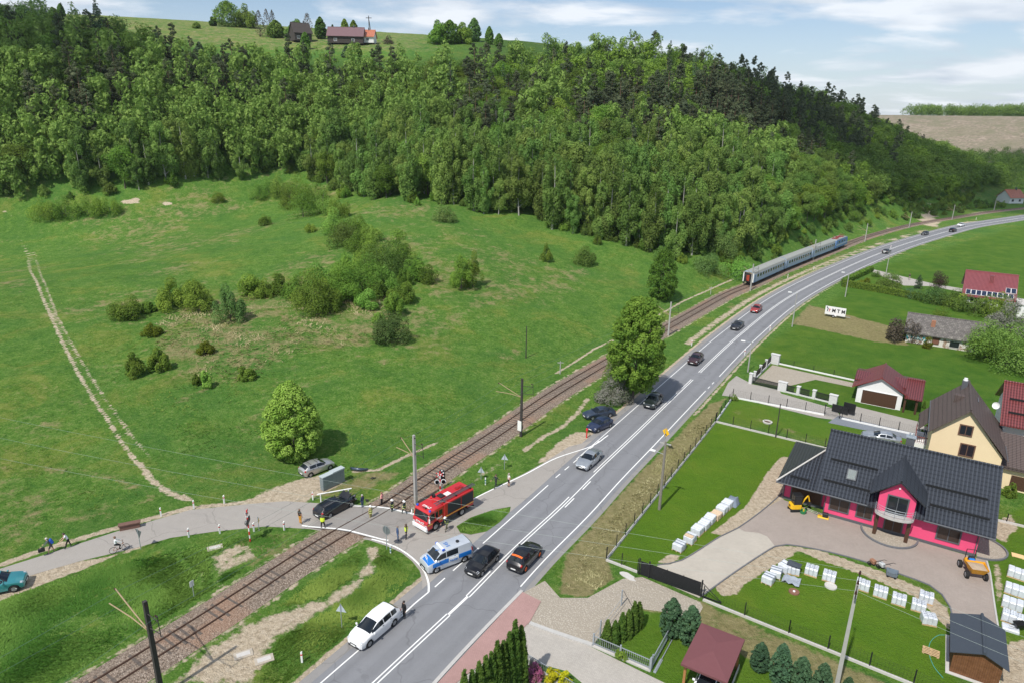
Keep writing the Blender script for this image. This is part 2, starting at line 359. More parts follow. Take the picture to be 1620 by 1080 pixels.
dirt = MX(
    # wheel tracks up the meadow
    strip(.80, [(42, 396), (48, 430), (70, 478), (98, 540), (122, 586), (150, 634), (175, 672), (198, 708), (222, 738)], .34, .45),
    strip(.70, [(54, 398), (66, 440), (90, 500), (118, 552), (150, 604), (182, 654), (210, 692), (236, 722)], .32, .45),
    strip(.75, [(222, 735), (240, 758), (262, 776), (285, 786), (300, 790)], .5, .5),
    strip(.72, [(0, 322), (20, 350), (42, 396)], .3, .5),
    # forecourt by the cabinet, verge of the lane
    zone(1., [(360, 806), (400, 786), (440, 768), (480, 756), (515, 750), (548, 760), (512, 780), (490, 788), (470, 802), (430, 806)], 1.2, 'F'),
    strip(.8, [(560, 745), (600, 742), (640, 722), (690, 700)], .35, .5, 'F'),
    strip(.8, [(0, 893), (60, 872), (130, 850), (200, 830), (300, 803), (400, 793)], .5, .5, 'F'),
    zone(1., [(-80, 985), (-80, 945), (0, 924), (90, 893), (170, 880), (215, 866), (150, 892), (100, 912), (30, 938)], .5, 'F'),
    strip(.8, [(200, 872), (260, 848), (330, 838), (400, 832)], .3, .4, 'F'),
    # patch with the manholes, between railway and road
    zone(.75, [(270, 1085), (330, 1020), (390, 985), (450, 962), (510, 945), (560, 915), (590, 870), (580, 862), (600, 868), (596, 900), (560, 940), (500, 975), (440, 1010), (400, 1085)], 1.4, 'F'),
    zone(.6, [(330, 880), (380, 855), (400, 862), (410, 880), (390, 890), (355, 905), (350, 930), (340, 920)], .8, 'F'),
    strip(.55, [(280, 870), (300, 890), (318, 905), (322, 925)], .3, .5, 'F'),
    zone(.7, [(575, 865), (598, 862), (602, 880), (585, 890)], .6, 'F'),
    # verge left of the main road
    zone(.9, [(845, 735), (880, 700), (915, 680), (940, 688), (920, 700), (880, 725)], .8, 'F'),
    strip(.7, [(830, 712), (860, 690), (890, 675), (912, 655), (930, 630)], .5, .6, 'F'),
    strip(.5, [(740, 768), (775, 742), (800, 730)], .5, .6, 'F'),
    strip(.62, [tuple(p) for p in offs(ROAD, -6.6)[45:150]], 1.0, .9, 'W'),
    strip(.85, [tuple(p) for p in offs(ROAD, -4.9)], .35, .3, 'W'), strip(.7, [tuple(p) for p in offs(ROAD, 4.7)[30:]], .3, .3, 'W'),
    strip(.66, [tuple(p) for p in offs(RAIL, -2.45)], .3, .5, 'W'), strip(.66, [tuple(p) for p in offs(RAIL, 2.45)], .3, .5, 'W'),
    strip(.8, [(880, 590), (910, 572), (940, 552), (970, 538)], .3, .4, 'F'), strip(.75, [(1040, 500), (1080, 478), (1140, 452), (1160, 444)], .35, .4, 'F'),
    strip(.5, [(620, 782), (680, 748)], .3, .5, 'F'),
    zone(.95, [(1470, 335), (1490, 352), (1475, 362), (1455, 350)], 1, 'F'),
    # building plot
    zone(1., [(1125, 842), (1165, 812), (1180, 800), (1215, 745), (1235, 722), (1280, 722), (1262, 745), (1240, 790), (1210, 812), (1150, 848)], .4, 'F'),
    zone(1., [(1040, 888), (1060, 875), (1078, 880), (1060, 892)], .4, 'F'),
    zone(1., [(1130, 925), (1160, 905), (1185, 885), (1230, 862), (1270, 866), (1250, 880), (1215, 900), (1180, 922), (1165, 940), (1140, 942)], .5, 'F'),
    zone(.9, [(1240, 862), (1300, 870), (1400, 905), (1460, 930), (1500, 962), (1508, 1000), (1490, 985), (1450, 945), (1380, 915), (1300, 886)], .3, 'F'),
    zone(.8, [(1570, 830), (1600, 810), (1612, 835), (1590, 860), (1575, 850)], .6, 'F'),
    zone(.9, [(1590, 1015), (1625, 1010), (1660, 1090), (1580, 1090)], .5, 'F'),
    zone(.7, [(1570, 890), (1582, 890), (1590, 940), (1580, 960), (1572, 930)], .4, 'F'),
    zone(.9, [(190, 316), (220, 314), (225, 322), (195, 324)], .8), zone(.9, [(256, 320), (272, 320), (272, 326), (258, 326)], .8))
_eq, _tq = seg_dist(GP, FAR_HILL); _eq = _eq*_tq; quarry = (.8+.5*vnoise(GP, 30, 31)-.25*vnoise(GP, 9, 32))*sstep(_eq, 150, 190)*(1-sstep(_eq, 400, 440))*(GP[:, 0] > 200); dirt = np.maximum(dirt, quarry*0)
dry = MX(
    zone(.56, [(215, 555), (240, 500), (330, 470), (430, 440), (560, 420), (640, 460), (650, 540), (600, 560), (470, 560), (420, 600), (330, 610), (250, 610)], 5),
    zone(.5, [(620, 370), (700, 385), (760, 420), (900, 410), (960, 440), (900, 480), (760, 500), (650, 470)], 7),
    zone(.55, [(730, 560), (840, 545), (850, 560), (800, 575)], 4), zone(.4, [(600, 640), (680, 660), (640, 690), (540, 700)], 4),
    strip(.6, [(250, 650), (330, 610), (440, 570), (540, 545)], .8, 1.5), strip(.65, [(120, 742), (200, 760), (240, 790)], .8, 1.2), strip(.6, [(0, 740), (90, 742), (130, 750)], 1, 1.2),
    zone(.55, [(380, 850), (480, 838), (470, 870), (400, 900), (350, 900)], 1.2, 'F'), zone(.7, [(500, 770), (600, 740), (650, 745), (560, 790), (500, 790)], 1.5, 'F'),
    # verge on the right of the road: tall dry grass
    zone(1., [(882, 940), (892, 880), (1010, 748), (1120, 640), (1150, 628), (1128, 668), (960, 880), (975, 915), (930, 945)], .6, 'F'),
    zone(.9, [(1010, 962), (1110, 950), (1340, 1050), (1440, 1092), (1300, 1100), (1180, 1040), (1100, 985)], .8, 'F'),
    zone(.95, [(1250, 512), (1280, 482), (1340, 498), (1425, 520), (1440, 548), (1380, 540), (1300, 522)], 1, 'F'),
    zone(.5, [(1290, 722), (1320, 715), (1330, 728), (1290, 735)], 1, 'F'), zone(.4, [(1150, 640), (1300, 690), (1310, 705), (1160, 655)], 1, 'F'),
    strip(.5, [tuple(p) for p in offs(ROAD, -7.5)[60:]], 2.0, 1.5, 'W'))
_hs = (seg_dist(GP, RAIL[::4])[1] > 0)*sstep(dT, 8, 30)*(GP[:, 0] > -200)*(GZ < 24)
dry = np.maximum(dry, _hs*np.clip(vnoise(GP, 15, 41)*.62-.02, 0, .5)); dry = np.maximum(dry, .55*sstep(GZ, 64, 72)*(1-sstep(GP[:, 0], -70, 10)))
lawn = MX(
    zone(1., [(958, 885), (1132, 668), (1320, 712), (1240, 800), (1110, 905), (1010, 905)], .3, 'F'),
    zone(1., [(1110, 945), (1230, 868), (1400, 905), (1500, 960), (1500, 1010), (1545, 1200), (1440, 1085)], .3, 'F'),
    zone(.75, [(1160, 628), (1450, 700), (1430, 720), (1135, 664)], .3, 'F'), zone(.8, [(1000, 975), (1060, 960), (1120, 1100), (1040, 1100), (1028, 1060), (940, 1015)], .4, 'F'),
    zone(.9, [(1560, 830), (1700, 760), (1700, 1080), (1580, 1000)], .4, 'F'), zone(.8, [(1160, 1030), (1300, 1060), (1440, 1100), (1160, 1140)], .6, 'F'))
field = zone(1., [(1190, 560), (1400, 420), (1640, 350), (1900, 400), (1900, 640), (1480, 700), (1230, 600)], 1.5, 'F')
AT = np.stack([dirt, dry, lawn, np.ones(len(GP))], 1)
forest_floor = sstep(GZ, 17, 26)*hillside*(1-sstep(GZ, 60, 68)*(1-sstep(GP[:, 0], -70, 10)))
AT2 = np.stack([field, forest_floor, np.clip(quarry, 0, 1), np.ones(len(GP))], 1)
k = NT('meadow_ground', 1.0, 0.12); P_ = k.pos()
A1 = k.attr('zones'); A2 = k.attr('zones_far')
s1 = k.n('ShaderNodeSeparateColor'); k.l(A1, s1.inputs[0]); s2 = k.n('ShaderNodeSeparateColor'); k.l(A2, s2.inputs[0])
n_big = k.noise(0.035, 3); n_mid = k.noise(0.25, 4, rough=.6, dist=.4); n_fin = k.noise(1.7, 5, rough=.7); n_hair = k.noise(7.0, 3, rough=.7)
g1 = k.ramp(n_mid, [(.34, (0.055, 0.133, 0.015)), (.50, (0.103, 0.194, 0.024)), (.66, (0.174, 0.249, 0.038))])
g2 = k.ramp(n_fin, [(.33, (0.041, 0.108, 0.014)), (.5, (0.103, 0.192, 0.028)), (.67, (0.198, 0.266, 0.057))])
gr = k.mix(.55, g1, g2)
n_tuft = k.noise(.62, 7, rough=.82); n_patch = k.noise(.09, 5, rough=.65, dist=.6)
gr = k.mix(.72, gr, k.ramp(n_tuft, [(.36, (0.024, 0.090, 0.009)), (.46, (0.072, 0.181, 0.021)), (.54, (0.132, 0.251, 0.040)), (.64, (0.240, 0.328, 0.090))]))
n_blade = k.noise(2.6, 6, rough=.85, dist=.5)
gr = k.mix(.42, gr, k.ramp(n_blade, [(.38, (.014, .060, .010)), (.47, (.062, .165, .022)), (.53, (.120, .235, .040)), (.62, (.270, .330, .120))]))
gr = k.mix(k.math('MULTIPLY', k.step(k.math('ADD', k.math('MULTIPLY', n_blade, .6), k.math('MULTIPLY', n_patch, .5)), .60, .66), .45), gr, (.30, .255, .13))
gr = k.mix(k.math('MULTIPLY', k.step(n_patch, .50, .66), .55), gr, k.ramp(n_tuft, [(.38, (0.102, 0.175, 0.017)), (.62, (0.258, 0.288, 0.052))]))
gr = k.mix(k.math('MULTIPLY', k.step(n_patch, .48, .36), .35), gr, (0.043, 0.133, 0.026))
gr = k.mix(k.step(n_big, .45, .68), gr, k.mix(.30, gr, (0.055, 0.158, 0.033)))
lw = k.ramp(n_mid, [(.3, (0.090, 0.186, 0.014)), (.55, (0.118, 0.215, 0.017)), (.75, (0.156, 0.232, 0.024))])
lw = k.mix(k.math('MULTIPLY', n_hair, .5), lw, (0.079, 0.172, 0.014)); lw = k.mix(k.math('MULTIPLY', k.step(n_patch, .5, .7), .35), lw, (0.150, 0.192, 0.026)); lw = k.mix(k.math('MULTIPLY', k.step(n_tuft, .5, .7), .3), lw, (0.120, 0.186, 0.026))
fd = k.mix(k.step(n_big, .35, .65), k.mix(.5, g1, (0.050, 0.153, 0.015)), k.mix(.4, g1, (0.094, 0.186, 0.017)))
fd = k.mix(.35, fd, k.ramp(n_tuft, [(.3, (0.024, 0.096, 0.010)), (.7, (0.120, 0.192, 0.026))]))
c = k.mix(s2.outputs[0], gr, fd)
c = k.mix(s1.outputs[2], c, lw)
dr = k.ramp(n_fin, [(.3, (.190, .180, .075)), (.5, (.330, .280, .140)), (.7, (.500, .415, .240))])
rd = k.ramp(n_mid, [(.3, (.20, .115, .070)), (.7, (.30, .24, .12))])
dr = k.mix(.35, dr, rd)
fdry = k.step(k.math('ADD', s1.outputs[1], k.math('ADD', k.math('MULTIPLY', k.math('SUBTRACT', n_mid, .5), 1.1), k.math('MULTIPLY', k.math('SUBTRACT', n_tuft, .5), 1.8))), .40, .80)
c = k.mix(k.math('MULTIPLY', fdry, .82), c, dr)
di = k.ramp(k.noise(2.3, 5, rough=.65), [(.3, (.36, .285, .20)), (.5, (.55, .455, .33)), (.7, (.68, .585, .45))])
fdi = k.step(k.math('ADD', s1.outputs[0], k.math('ADD', k.math('MULTIPLY', k.math('SUBTRACT', k.noise(.8, 4), .5), .7), k.math('MULTIPLY', k.math('SUBTRACT', n_fin, .5), .8))), .40, .62)
fdi = k.math('MULTIPLY', fdi, k.step(s1.outputs[0], 0.02, .2))
c = k.mix(fdi, c, di)
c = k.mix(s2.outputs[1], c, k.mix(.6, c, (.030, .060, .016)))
c = k.mix(k.step(s2.outputs[2], .25, .6), c, k.mix(k.step(k.noise(.05, 7, rough=.75, dist=1.2), .35, .65), k.ramp(k.noise(.35, 6, rough=.75), [(.35, (.15, .115, .085)), (.5, (.30, .245, .19)), (.65, (.44, .37, .29))]), (.20, .19, .12)))
k.col(c); k.bump(k.math('ADD', k.math('ADD', k.math('MULTIPLY', n_fin, .6), n_hair), k.math('MULTIPLY', n_tuft, 2.0)), .9, .25)
ny, nx = len(gy), len(gx); idx = np.arange(nx*ny).reshape(ny, nx)
GF = np.stack([idx[:-1, :-1], idx[:-1, 1:], idx[1:, 1:], idx[1:, :-1]], -1).reshape(-1, 4)
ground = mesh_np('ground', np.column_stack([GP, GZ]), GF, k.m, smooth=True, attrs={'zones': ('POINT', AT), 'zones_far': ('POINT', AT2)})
tag(ground, kind='structure')
# ---------------------------------------------------------------- roads and paved areas: thin sheets on the flat valley floor
def sheet(name, pts, z, m, on='F', kind='structure', parent=None):
    pl = poly_f(pts) if on == 'F' else np.asarray(pts)[:, :2]
    b = bmesh.new(); vs = [b.verts.new((p[0], p[1], z)) for p in pl]; f = b.faces.new(vs)
    if f.normal.z < 0: f.normal_flip()
    bmesh.ops.triangulate(b, faces=[f]); bmesh.ops.recalc_face_normals(b, faces=b.faces)
    if sum(q.normal.z for q in b.faces) < 0: bmesh.ops.reverse_faces(b, faces=b.faces)
    me = bpy.data.meshes.new(name); b.to_mesh(me); b.free(); me.materials.append(m)
    o = link(bpy.data.objects.new(name, me), parent)
    if kind: o['kind'] = kind
    return o
def ribbon_faces(pl, w, z, h=None):
    l, r = offs(pl, -w/2), offs(pl, w/2); v = []; f = []
    n = len(pl); zz = z if hasattr(z, '__len__') else [z]*n
    for i in range(n): v += [(*l[i], zz[i]), (*r[i], zz[i])]
    for i in range(n-1): f.append((2*i, 2*i+1, 2*i+3, 2*i+2))
    return v, f
def asphalt(name, base, tint=(1, 1, 1), line=True):
    k = NT(name, .85, .35)
    a = k.noise(.12, 3); b = k.noise(1.2, 5, rough=.7); d = k.noise(14, 3, rough=.8)
    c = k.ramp(a, [(.3, tuple(base*.92*t for t in tint)), (.7, tuple(base*1.08*t for t in tint))])
    c = k.mix(.5, c, k.ramp(b, [(.25, tuple(base*.84*t for t in tint)), (.75, tuple(base*1.14*t for t in tint))]))
    c = k.mix(.25, c, k.ramp(d, [(.3, tuple(base*.6*t for t in tint)), (.7, tuple(base*1.4*t for t in tint))]))
    if line:      # wheel-worn, slightly polished stripes run along the lanes (u = metres across, v = along)
        uv = k.n('ShaderNodeUVMap'); uv.uv_map = 'lane'; sp = k.n('ShaderNodeSeparateXYZ'); k.l(uv.outputs[0], sp.inputs[0])
        w = k.math('COSINE', k.math('MULTIPLY', sp.outputs[0], 2*PI/1.75))
        cm = k.n('ShaderNodeCombineXYZ'); k.l(k.math('MULTIPLY', sp.outputs[0], .9), cm.inputs[0]); k.l(k.math('MULTIPLY', sp.outputs[1], .012), cm.inputs[1])
        st = k.noise(1.0, 4, cm.outputs[0])
        c = k.mix(k.math('MULTIPLY', k.math('ADD', k.math('MULTIPLY', w, .5), .5), .30), c, tuple(base*1.35*t for t in tint))
        c = k.mix(k.math('MULTIPLY', k.step(st, .5, .75), .35), c, tuple(base*.72*t for t in tint))
    vo = k.n('ShaderNodeTexVoronoi', feature='DISTANCE_TO_EDGE'); vo.inputs['Scale'].default_value = .16; wv = k.n('ShaderNodeMix', data_type='VECTOR'); wv.inputs[0].default_value = .12; k.l(k.pos(), wv.inputs[4]); nz = k.n('ShaderNodeTexNoise'); nz.inputs['Scale'].default_value = .5; k.l(k.pos(), nz.inputs['Vector']); sc_ = k.n('ShaderNodeVectorMath', operation='SCALE'); sc_.inputs[3].default_value = 14; k.l(nz.outputs['Color'], sc_.inputs[0]); k.l(sc_.outputs[0], wv.inputs[5]); k.l(wv.outputs[1], vo.inputs['Vector'])
    c = k.mix(k.math('MULTIPLY', k.step(vo.outputs['Distance'], .010, .003), .28), c, tuple(base*.35*t for t in tint))
    c = k.mix(k.math('MULTIPLY', k.step(k.noise(.33, 6, rough=.72, dist=.8), .60, .64), .30), c, tuple(base*.62*t for t in tint))
    k.col(c).bump(d, .25, .02); return k.m
M_ASPH = asphalt('worn_grey_asphalt', .20, (.97, .99, 1.05))
M_LANE = asphalt('pale_lane_asphalt', .30, (1.08, 1.0, .91), False)
M_SHOULDER = asphalt('shoulder_asphalt', .25, (1.02, .98, .94), False)
M_MARK = (lambda k: k.col(k.mix(k.step(k.noise(5, 5, rough=.75), .62, .74), (.82, .82, .80), (.45, .45, .45))).m)(NT('road_paint', .7, .3))
def lane_ribbon(name, pl, l, r, z, m):
    a, b = offs(pl, l), offs(pl, r); n = len(pl); v = []; s = np.concatenate([[0], np.cumsum(np.linalg.norm(np.diff(pl, axis=0), axis=1))])
    for i in range(n): v += [(*a[i], z), (*b[i], z)]
    f = [(2*i, 2*i+1, 2*i+3, 2*i+2) for i in range(n-1)]
    o = mesh_np(name, v, f, m); uv = o.data.uv_layers.new(name='lane'); L = np.empty((len(o.data.loops), 2), np.float32)
    vi = np.empty(len(o.data.loops), np.int32); o.data.loops.foreach_get('vertex_index', vi)
    L[:, 0] = np.where(vi % 2 == 0, l, r); L[:, 1] = s[vi//2]; uv.data.foreach_set('uv', L.ravel()); o['kind'] = 'structure'; return o
lane_ribbon('road_shoulder', ROAD, -4.75, 4.35, .006, M_SHOULDER)
lane_ribbon('road', ROAD, -3.95, 3.85, .016, M_ASPH)
# junction apron and lane over the crossing
sheet('junction', [(640, 985), (668, 938), (668, 918), (664, 902), (652, 887), (636, 874), (612, 863), (585, 854), (552, 847), (575, 826), (600, 806), (640, 812), (660, 810), (744, 790), (780, 772), (830, 748), (862, 730), (900, 706), (960, 690), (945, 735), (830, 850), (700, 980)], .010, M_LANE)
sheet('lane', [(-90, 950), (-90, 925), (0, 899), (80, 874), (200, 835), (300, 806), (400, 796), (450, 792), (500, 795), (560, 798), (600, 806), (575, 826), (556, 847), (520, 841), (490, 836), (420, 832), (340, 840), (270, 850), (215, 866), (130, 886), (60, 906), (0, 926)], .012, M_LANE)
# the grass islet between lane and road
M_GRASS2 = k.m
sheet('grass_islet', [(722, 832), (745, 818), (780, 806), (808, 801), (806, 810), (790, 826), (770, 840), (745, 845), (728, 842)], .035, (lambda q: q.col(q.ramp(q.noise(1.3, 5), [(.3, (.045, .12, .016)), (.7, (.105, .175, .03))])).bump(q.noise(6, 3), .8, .15).m)(NT('islet_grass', 1, .1)))
# markings
def mark_line(pl, off, w=.12, a=0, b=None, dash=None, gap=0, z=.022):
    q = offs(pl, off); s = np.concatenate([[0], np.cumsum(np.linalg.norm(np.diff(q, axis=0), axis=1))]); b = s[-1] if b is None else b; V = []; F = []
    def piece(u0, u1):
        u = np.unique(np.concatenate([[u0], s[(s > u0) & (s < u1)], [u1]])); p = np.stack([np.interp(u, s, q[:, 0]), np.interp(u, s, q[:, 1])], 1)
        if len(p) < 2: return
        v, f = ribbon_faces(p, w, z); n = len(V); V.extend(v); F.extend([tuple(i+n for i in x) for x in f])
    if dash is None: piece(a, b)
    else:
        u = a
        while u < b: piece(u, min(u+dash, b)); u += dash+gap
    return V, F
def arclen(px, py):
    p = np.array(G(px, py)[:2]); s = np.concatenate([[0], np.cumsum(np.linalg.norm(np.diff(ROAD, axis=0), axis=1))]); return s[np.argmin(((ROAD-p)**2).sum(1))]
VM, FM = [], []
def put(vf):
    n = len(VM); VM.extend(vf[0]); FM.extend([tuple(i+n for i in x) for x in vf[1]])
aL = arclen
put(mark_line(ROAD, .16, .11, 0, aL(709, 972))); put(mark_line(ROAD, -.16, .11, 0, aL(709, 972)))
put(mark_line(ROAD, 0, .24, aL(719, 963), aL(730, 952)))
put(mark_line(ROAD, .16, .11, aL(740, 943), aL(1094, 601))); put(mark_line(ROAD, -.16, .11, aL(740, 943), aL(808, 874), 4, 1.6)); put(mark_line(ROAD, -.16, .11, aL(810, 872), aL(905, 784)));
put(mark_line(ROAD, -.16, .11, aL(942, 746), aL(1075, 619)))
put(mark_line(ROAD, .45, .12, aL(888, 800), aL(944, 744), 2.2, 2.2))
put(mark_line(ROAD, -.16, .11, aL(1079, 615), aL(1094, 601))); put(mark_line(ROAD, 0, .26, aL(1098, 597), aL(1101, 594)))
put(mark_line(ROAD, .16, .11, aL(1104, 591))); put(mark_line(ROAD, -.16, .11, aL(1104, 591)))
put(mark_line(ROAD, -3.35, .11, 0, aL(676, 1003)));  put(mark_line(ROAD, -3.35, .11, aL(955, 740)))

put(mark_line(ROAD, 3.3, .12, aL(770, 915), aL(1080, 614))); put(mark_line(ROAD, 3.3, .12, aL(1083, 612), aL(1103, 592), 1.0, 1.2)); put(mark_line(ROAD, 3.3, .12, aL(1104, 591)))
def dash_px(p, q, dash, gap, w=.12):
    a, b = np.array(G(*p)[:2]), np.array(G(*q)[:2]); L = np.linalg.norm(b-a); d = (b-a)/L; u = 0
    while u < L: put(ribbon_faces(np.array([a+d*u, a+d*min(u+dash, L)]), w, .022)); u += dash+gap
dash_px((688, 928), (757, 866), 1.5, 1.25); dash_px((764, 859), (867, 767), 99, 0); dash_px((879, 755), (948, 697), 1.1, 1.1)
def px_line(pts, w=.14, z=.02):
    put(ribbon_faces(spline([G(*p) for p in pts], .6), w, z))
px_line([(606, 1000), (636, 973), (655, 955), (678, 936)], .13); px_line([(678, 936), (678, 922), (672, 904), (661, 890), (645, 876), (625, 864), (603, 856), (588, 852)], .17)
px_line([(743, 792), (770, 778), (830, 750), (880, 724), (936, 705), (962, 688)], .16)

o = mesh_np('road_markings', VM, FM, M_MARK); o['kind'] = 'structure'
# ---------------------------------------------------------------- railway
k = NT('rail_ballast', 1, .15); a = k.noise(6, 5, rough=.8); v = k.n('ShaderNodeTexVoronoi'); v.inputs['Scale'].default_value = 9; k.l(k.pos(), v.inputs['Vector'])
c = k.ramp(a, [(.36, (.09, .068, .05)), (.5, (.31, .245, .19)), (.62, (.56, .47, .39))])
c = k.mix(k.math('MULTIPLY', k.step(v.outputs['Distance'], .1, .6), .5), c, (.10, .075, .06)); c = k.mix(k.step(k.noise(.18, 3), .45, .7), c, k.mix(.55, c, (.33, .20, .135)))
k.col(c).bump(v.outputs['Distance'], .9, .08); M_BALL = k.m
M_RAIL = mat('rusty_rail_steel', (.105, .060, .042), .55, .5, var=.3); M_SLEEP = mat('dark_timber_sleeper', (.115, .095, .080), .9, var=.35, scale=6)
prof = [(-2.3, 0.0), (-1.55, .20), (-1.3, .235), (1.3, .235), (1.55, .20), (2.3, 0.0)]
V = []; F = []; n = len(RAIL); q = [offs(RAIL, p[0]) for p in prof]
for i in range(n): V += [(*q[j][i], prof[j][1]-.02*(j in (0, 5))) for j in range(6)]
for i in range(n-1):
    for j in range(5): b = i*6+j; F.append((b, b+1, b+7, b+6))
o = mesh_np('railway_ballast', V, F, M_BALL); o['kind'] = 'structure'
track = thing('railway_track', 'single rusty railway track curving through the level crossing', 'railway track', (0, 0, 0))
for sgn in (-1, 1):
    V = []; F = []; pr = [(-.036, .24), (-.036, .375), (.036, .375), (.036, .24)]; q = [offs(RAIL, sgn*.752+p[0]) for p in pr]
    for i in range(n): V += [(*q[j][i], pr[j][1]) for j in range(4)]
    for i in range(n-1):
        for j in range(3): b = i*4+j; F.append((b, b+1, b+5, b+4))
    mesh_np('rail', V, F, M_RAIL, track)
sR_ = np.concatenate([[0], np.cumsum(np.linalg.norm(np.diff(RAIL, axis=0), axis=1))])
def on_rail(u):
    p = np.array([np.interp(u, sR_, RAIL[:, 0]), np.interp(u, sR_, RAIL[:, 1])]); p2 = np.array([np.interp(u+.5, sR_, RAIL[:, 0]), np.interp(u+.5, sR_, RAIL[:, 1])])
    return p, math.atan2(*(p2-p)[::-1])
def rail_u(px, py):
    p = np.array(G(px, py, .3)[:2]); u = np.arange(0, 420, .25); q = np.stack([np.interp(u, sR_, RAIL[:, 0]), np.interp(u, sR_, RAIL[:, 1])], 1); return u[np.argmin(((q-p)**2).sum(1))]
ms = MB(); ms.bbox(-.12, .12, -1.25, 1.25, -.1, .045, .02); sl0 = None
u0, ux0, ux1 = rail_u(150, 1088), rail_u(527, 847), rail_u(606, 803); cnt = 0; rest = MB(); u = u0
while u < 330:
    if not (ux0 < u < ux1):
        p, a = on_rail(u); lift = (.190+random.uniform(-.012, .014)+(.04 if random.random() < .16 else 0)) if u < ux0 else .205+random.uniform(-.014, .012)
        if cnt < 100:
            if sl0 is None: sl0 = ms.build('sleeper', M_SLEEP, track); o = sl0
            else: o = sl0.copy(); link(o, track)
            o.location = (p[0], p[1], lift); o.rotation_euler = (0, 0, a)
        else: rest.at((p[0], p[1], lift), a).box(-.12, .12, -1.25, 1.25, -.1, .045)
        cnt += 1
    u += .64
o = rest.build('sleeper', M_SLEEP, track); o['kind'] = 'stuff'
# crossing deck: asphalt ramps and panels level with the rails
M_DECK = asphalt('crossing_deck', .25, (1.06, .99, .92), False)
def edge_u(o, A, B):
    """arc length at which the track-parallel line at offset o meets the road edge A-B"""
    u = np.arange(ux0-14, ux1+14, .1); p = offs(np.array([on_rail(t)[0] for t in u]), o); c = (B[0]-A[0])*(p[:, 1]-A[1])-(B[1]-A[1])*(p[:, 0]-A[0]); return float(u[np.argmin(abs(c))])
EA, EB, FA, FB = G(498, 836), G(556, 846), G(560, 799), G(652, 811); dk = MB()
def deck_pt(o, u, z): q = offs(np.array([on_rail(u-.3)[0], on_rail(u)[0], on_rail(u+.3)[0]]), o)[1]; return (q[0], q[1], z)
PAN = [(-3.7, -.80, .015, .362), (-.67, .67, .355, .355), (.80, 3.7, .362, .015)]
for lo, hi, za, zb in PAN:
    vs = []; fs = []; n_ = 14
    for o_, z_ in ((lo, za), (hi, zb)):
        a_, b_ = edge_u(o_, EA, EB), edge_u(o_, FA, FB); vs += [deck_pt(o_, a_+(b_-a_)*t/n_, z_) for t in range(n_+1)]
    fs = [(t, t+1, n_+2+t, n_+1+t) for t in range(n_)]; dk.add(vs, fs)
o = dk.build('crossing_deck', M_DECK); tag(o, 'paved deck of the level crossing between the rails', 'crossing deck')
for A_, B_, d_ in ((EA, EB, .12), (FA, FB, -.32)):
    wl = MB()
    for lo, hi, za, zb in [(-4.4, -3.7, .024, .024)]+PAN+[(3.7, 4.4, .024, .024)]:
        p0, p1 = edge_u(lo, A_, B_)+d_, edge_u(hi, A_, B_)+d_; wl.add([deck_pt(lo, p0, za+.008), deck_pt(lo, p0+.2, za+.008), deck_pt(hi, p1+.2, zb+.008), deck_pt(hi, p1, zb+.008)], [(0, 1, 2, 3)])
    o = wl.build('edge_marking', M_MARK); o['kind'] = 'structure'
# ================================================================ vegetation
def foliage(name, lo, hi, trans=.32, gaps=.28, vary=1.0):
    k = NT(name, .75, .18); a = k.attr('leaf'); sp = k.n('ShaderNodeSeparateColor'); k.l(a, sp.inputs[0])
    oi = k.n('ShaderNodeObjectInfo').outputs['Random']
    c = k.mix(sp.outputs[0], lo, hi)
    h = k.n('ShaderNodeHueSaturation'); k.l(c, h.inputs['Color'])
    mr = k.n('ShaderNodeMapRange'); k.l(oi, mr.inputs[0]); mr.inputs[3].default_value = 1-.34*vary; mr.inputs[4].default_value = 1+.32*vary; k.l(mr.outputs[0], h.inputs['Value'])
    m2 = k.n('ShaderNodeMapRange'); k.l(k.math('FRACT', k.math('MULTIPLY', oi, 7.31)), m2.inputs[0]); m2.inputs[3].default_value = .5-.016*vary; m2.inputs[4].default_value = .5+.024*vary; k.l(m2.outputs[0], h.inputs['Hue'])
    k.col(h.outputs[0])
    tr = k.n('ShaderNodeBsdfTranslucent'); k.l(k.mix(.5, h.outputs[0], (.12, .22, .02)), tr.inputs[0])
    mxs = k.n('ShaderNodeMixShader'); mxs.inputs[0].default_value = trans
    k.l(k.b.outputs[0], mxs.inputs[1]); k.l(tr.outputs[0], mxs.inputs[2])
    gap = k.n('ShaderNodeBsdfTransparent'); m3 = k.n('ShaderNodeMixShader'); m3.inputs[0].default_value = gaps       # a face stands for a spray of leaves with gaps
    k.l(mxs.outputs[0], m3.inputs[1]); k.l(gap.outputs[0], m3.inputs[2]); k.l(m3.outputs[0], k.t.nodes['Material Output'].inputs[0]); return k.m
F_BIRCH = foliage('birch_leaves', (.125, .225, .045), (.285, .400, .095))
F_BROAD = foliage('broad_leaves', (.105, .195, .026), (.255, .375, .055))
F_BRIGHT = foliage('fresh_maple_leaves', (.140, .285, .036), (.350, .530, .105))
F_LONE = foliage('bright_maple_leaves', (.150, .300, .030), (.420, .600, .120), .25, .08, .05)
F_LIME = foliage('lime_leaves', (.095, .200, .024), (.260, .400, .060), .3, .12, .1)
F_DULL = foliage('beech_leaves', (.095, .178, .034), (.220, .315, .066))
F_PINE = foliage('pine_needles', (.070, .098, .048), (.150, .170, .092), .2)
F_SPRUCE = foliage('spruce_needles', (.050, .100, .048), (.110, .175, .075), .15)
F_THUJA = foliage('thuja_sprays', (.036, .085, .012), (.100, .165, .024), .12, .15, .4)
F_BLUE = foliage('juniper_needles', (.036, .085, .040), (.100, .175, .085), .12)
F_GREY = foliage("willow_leaves", (.085, .165, .040), (.195, .285, .085))
F_BLOOM = foliage('pale_blossom_leaves', (.06, .11, .03), (.50, .46, .44))
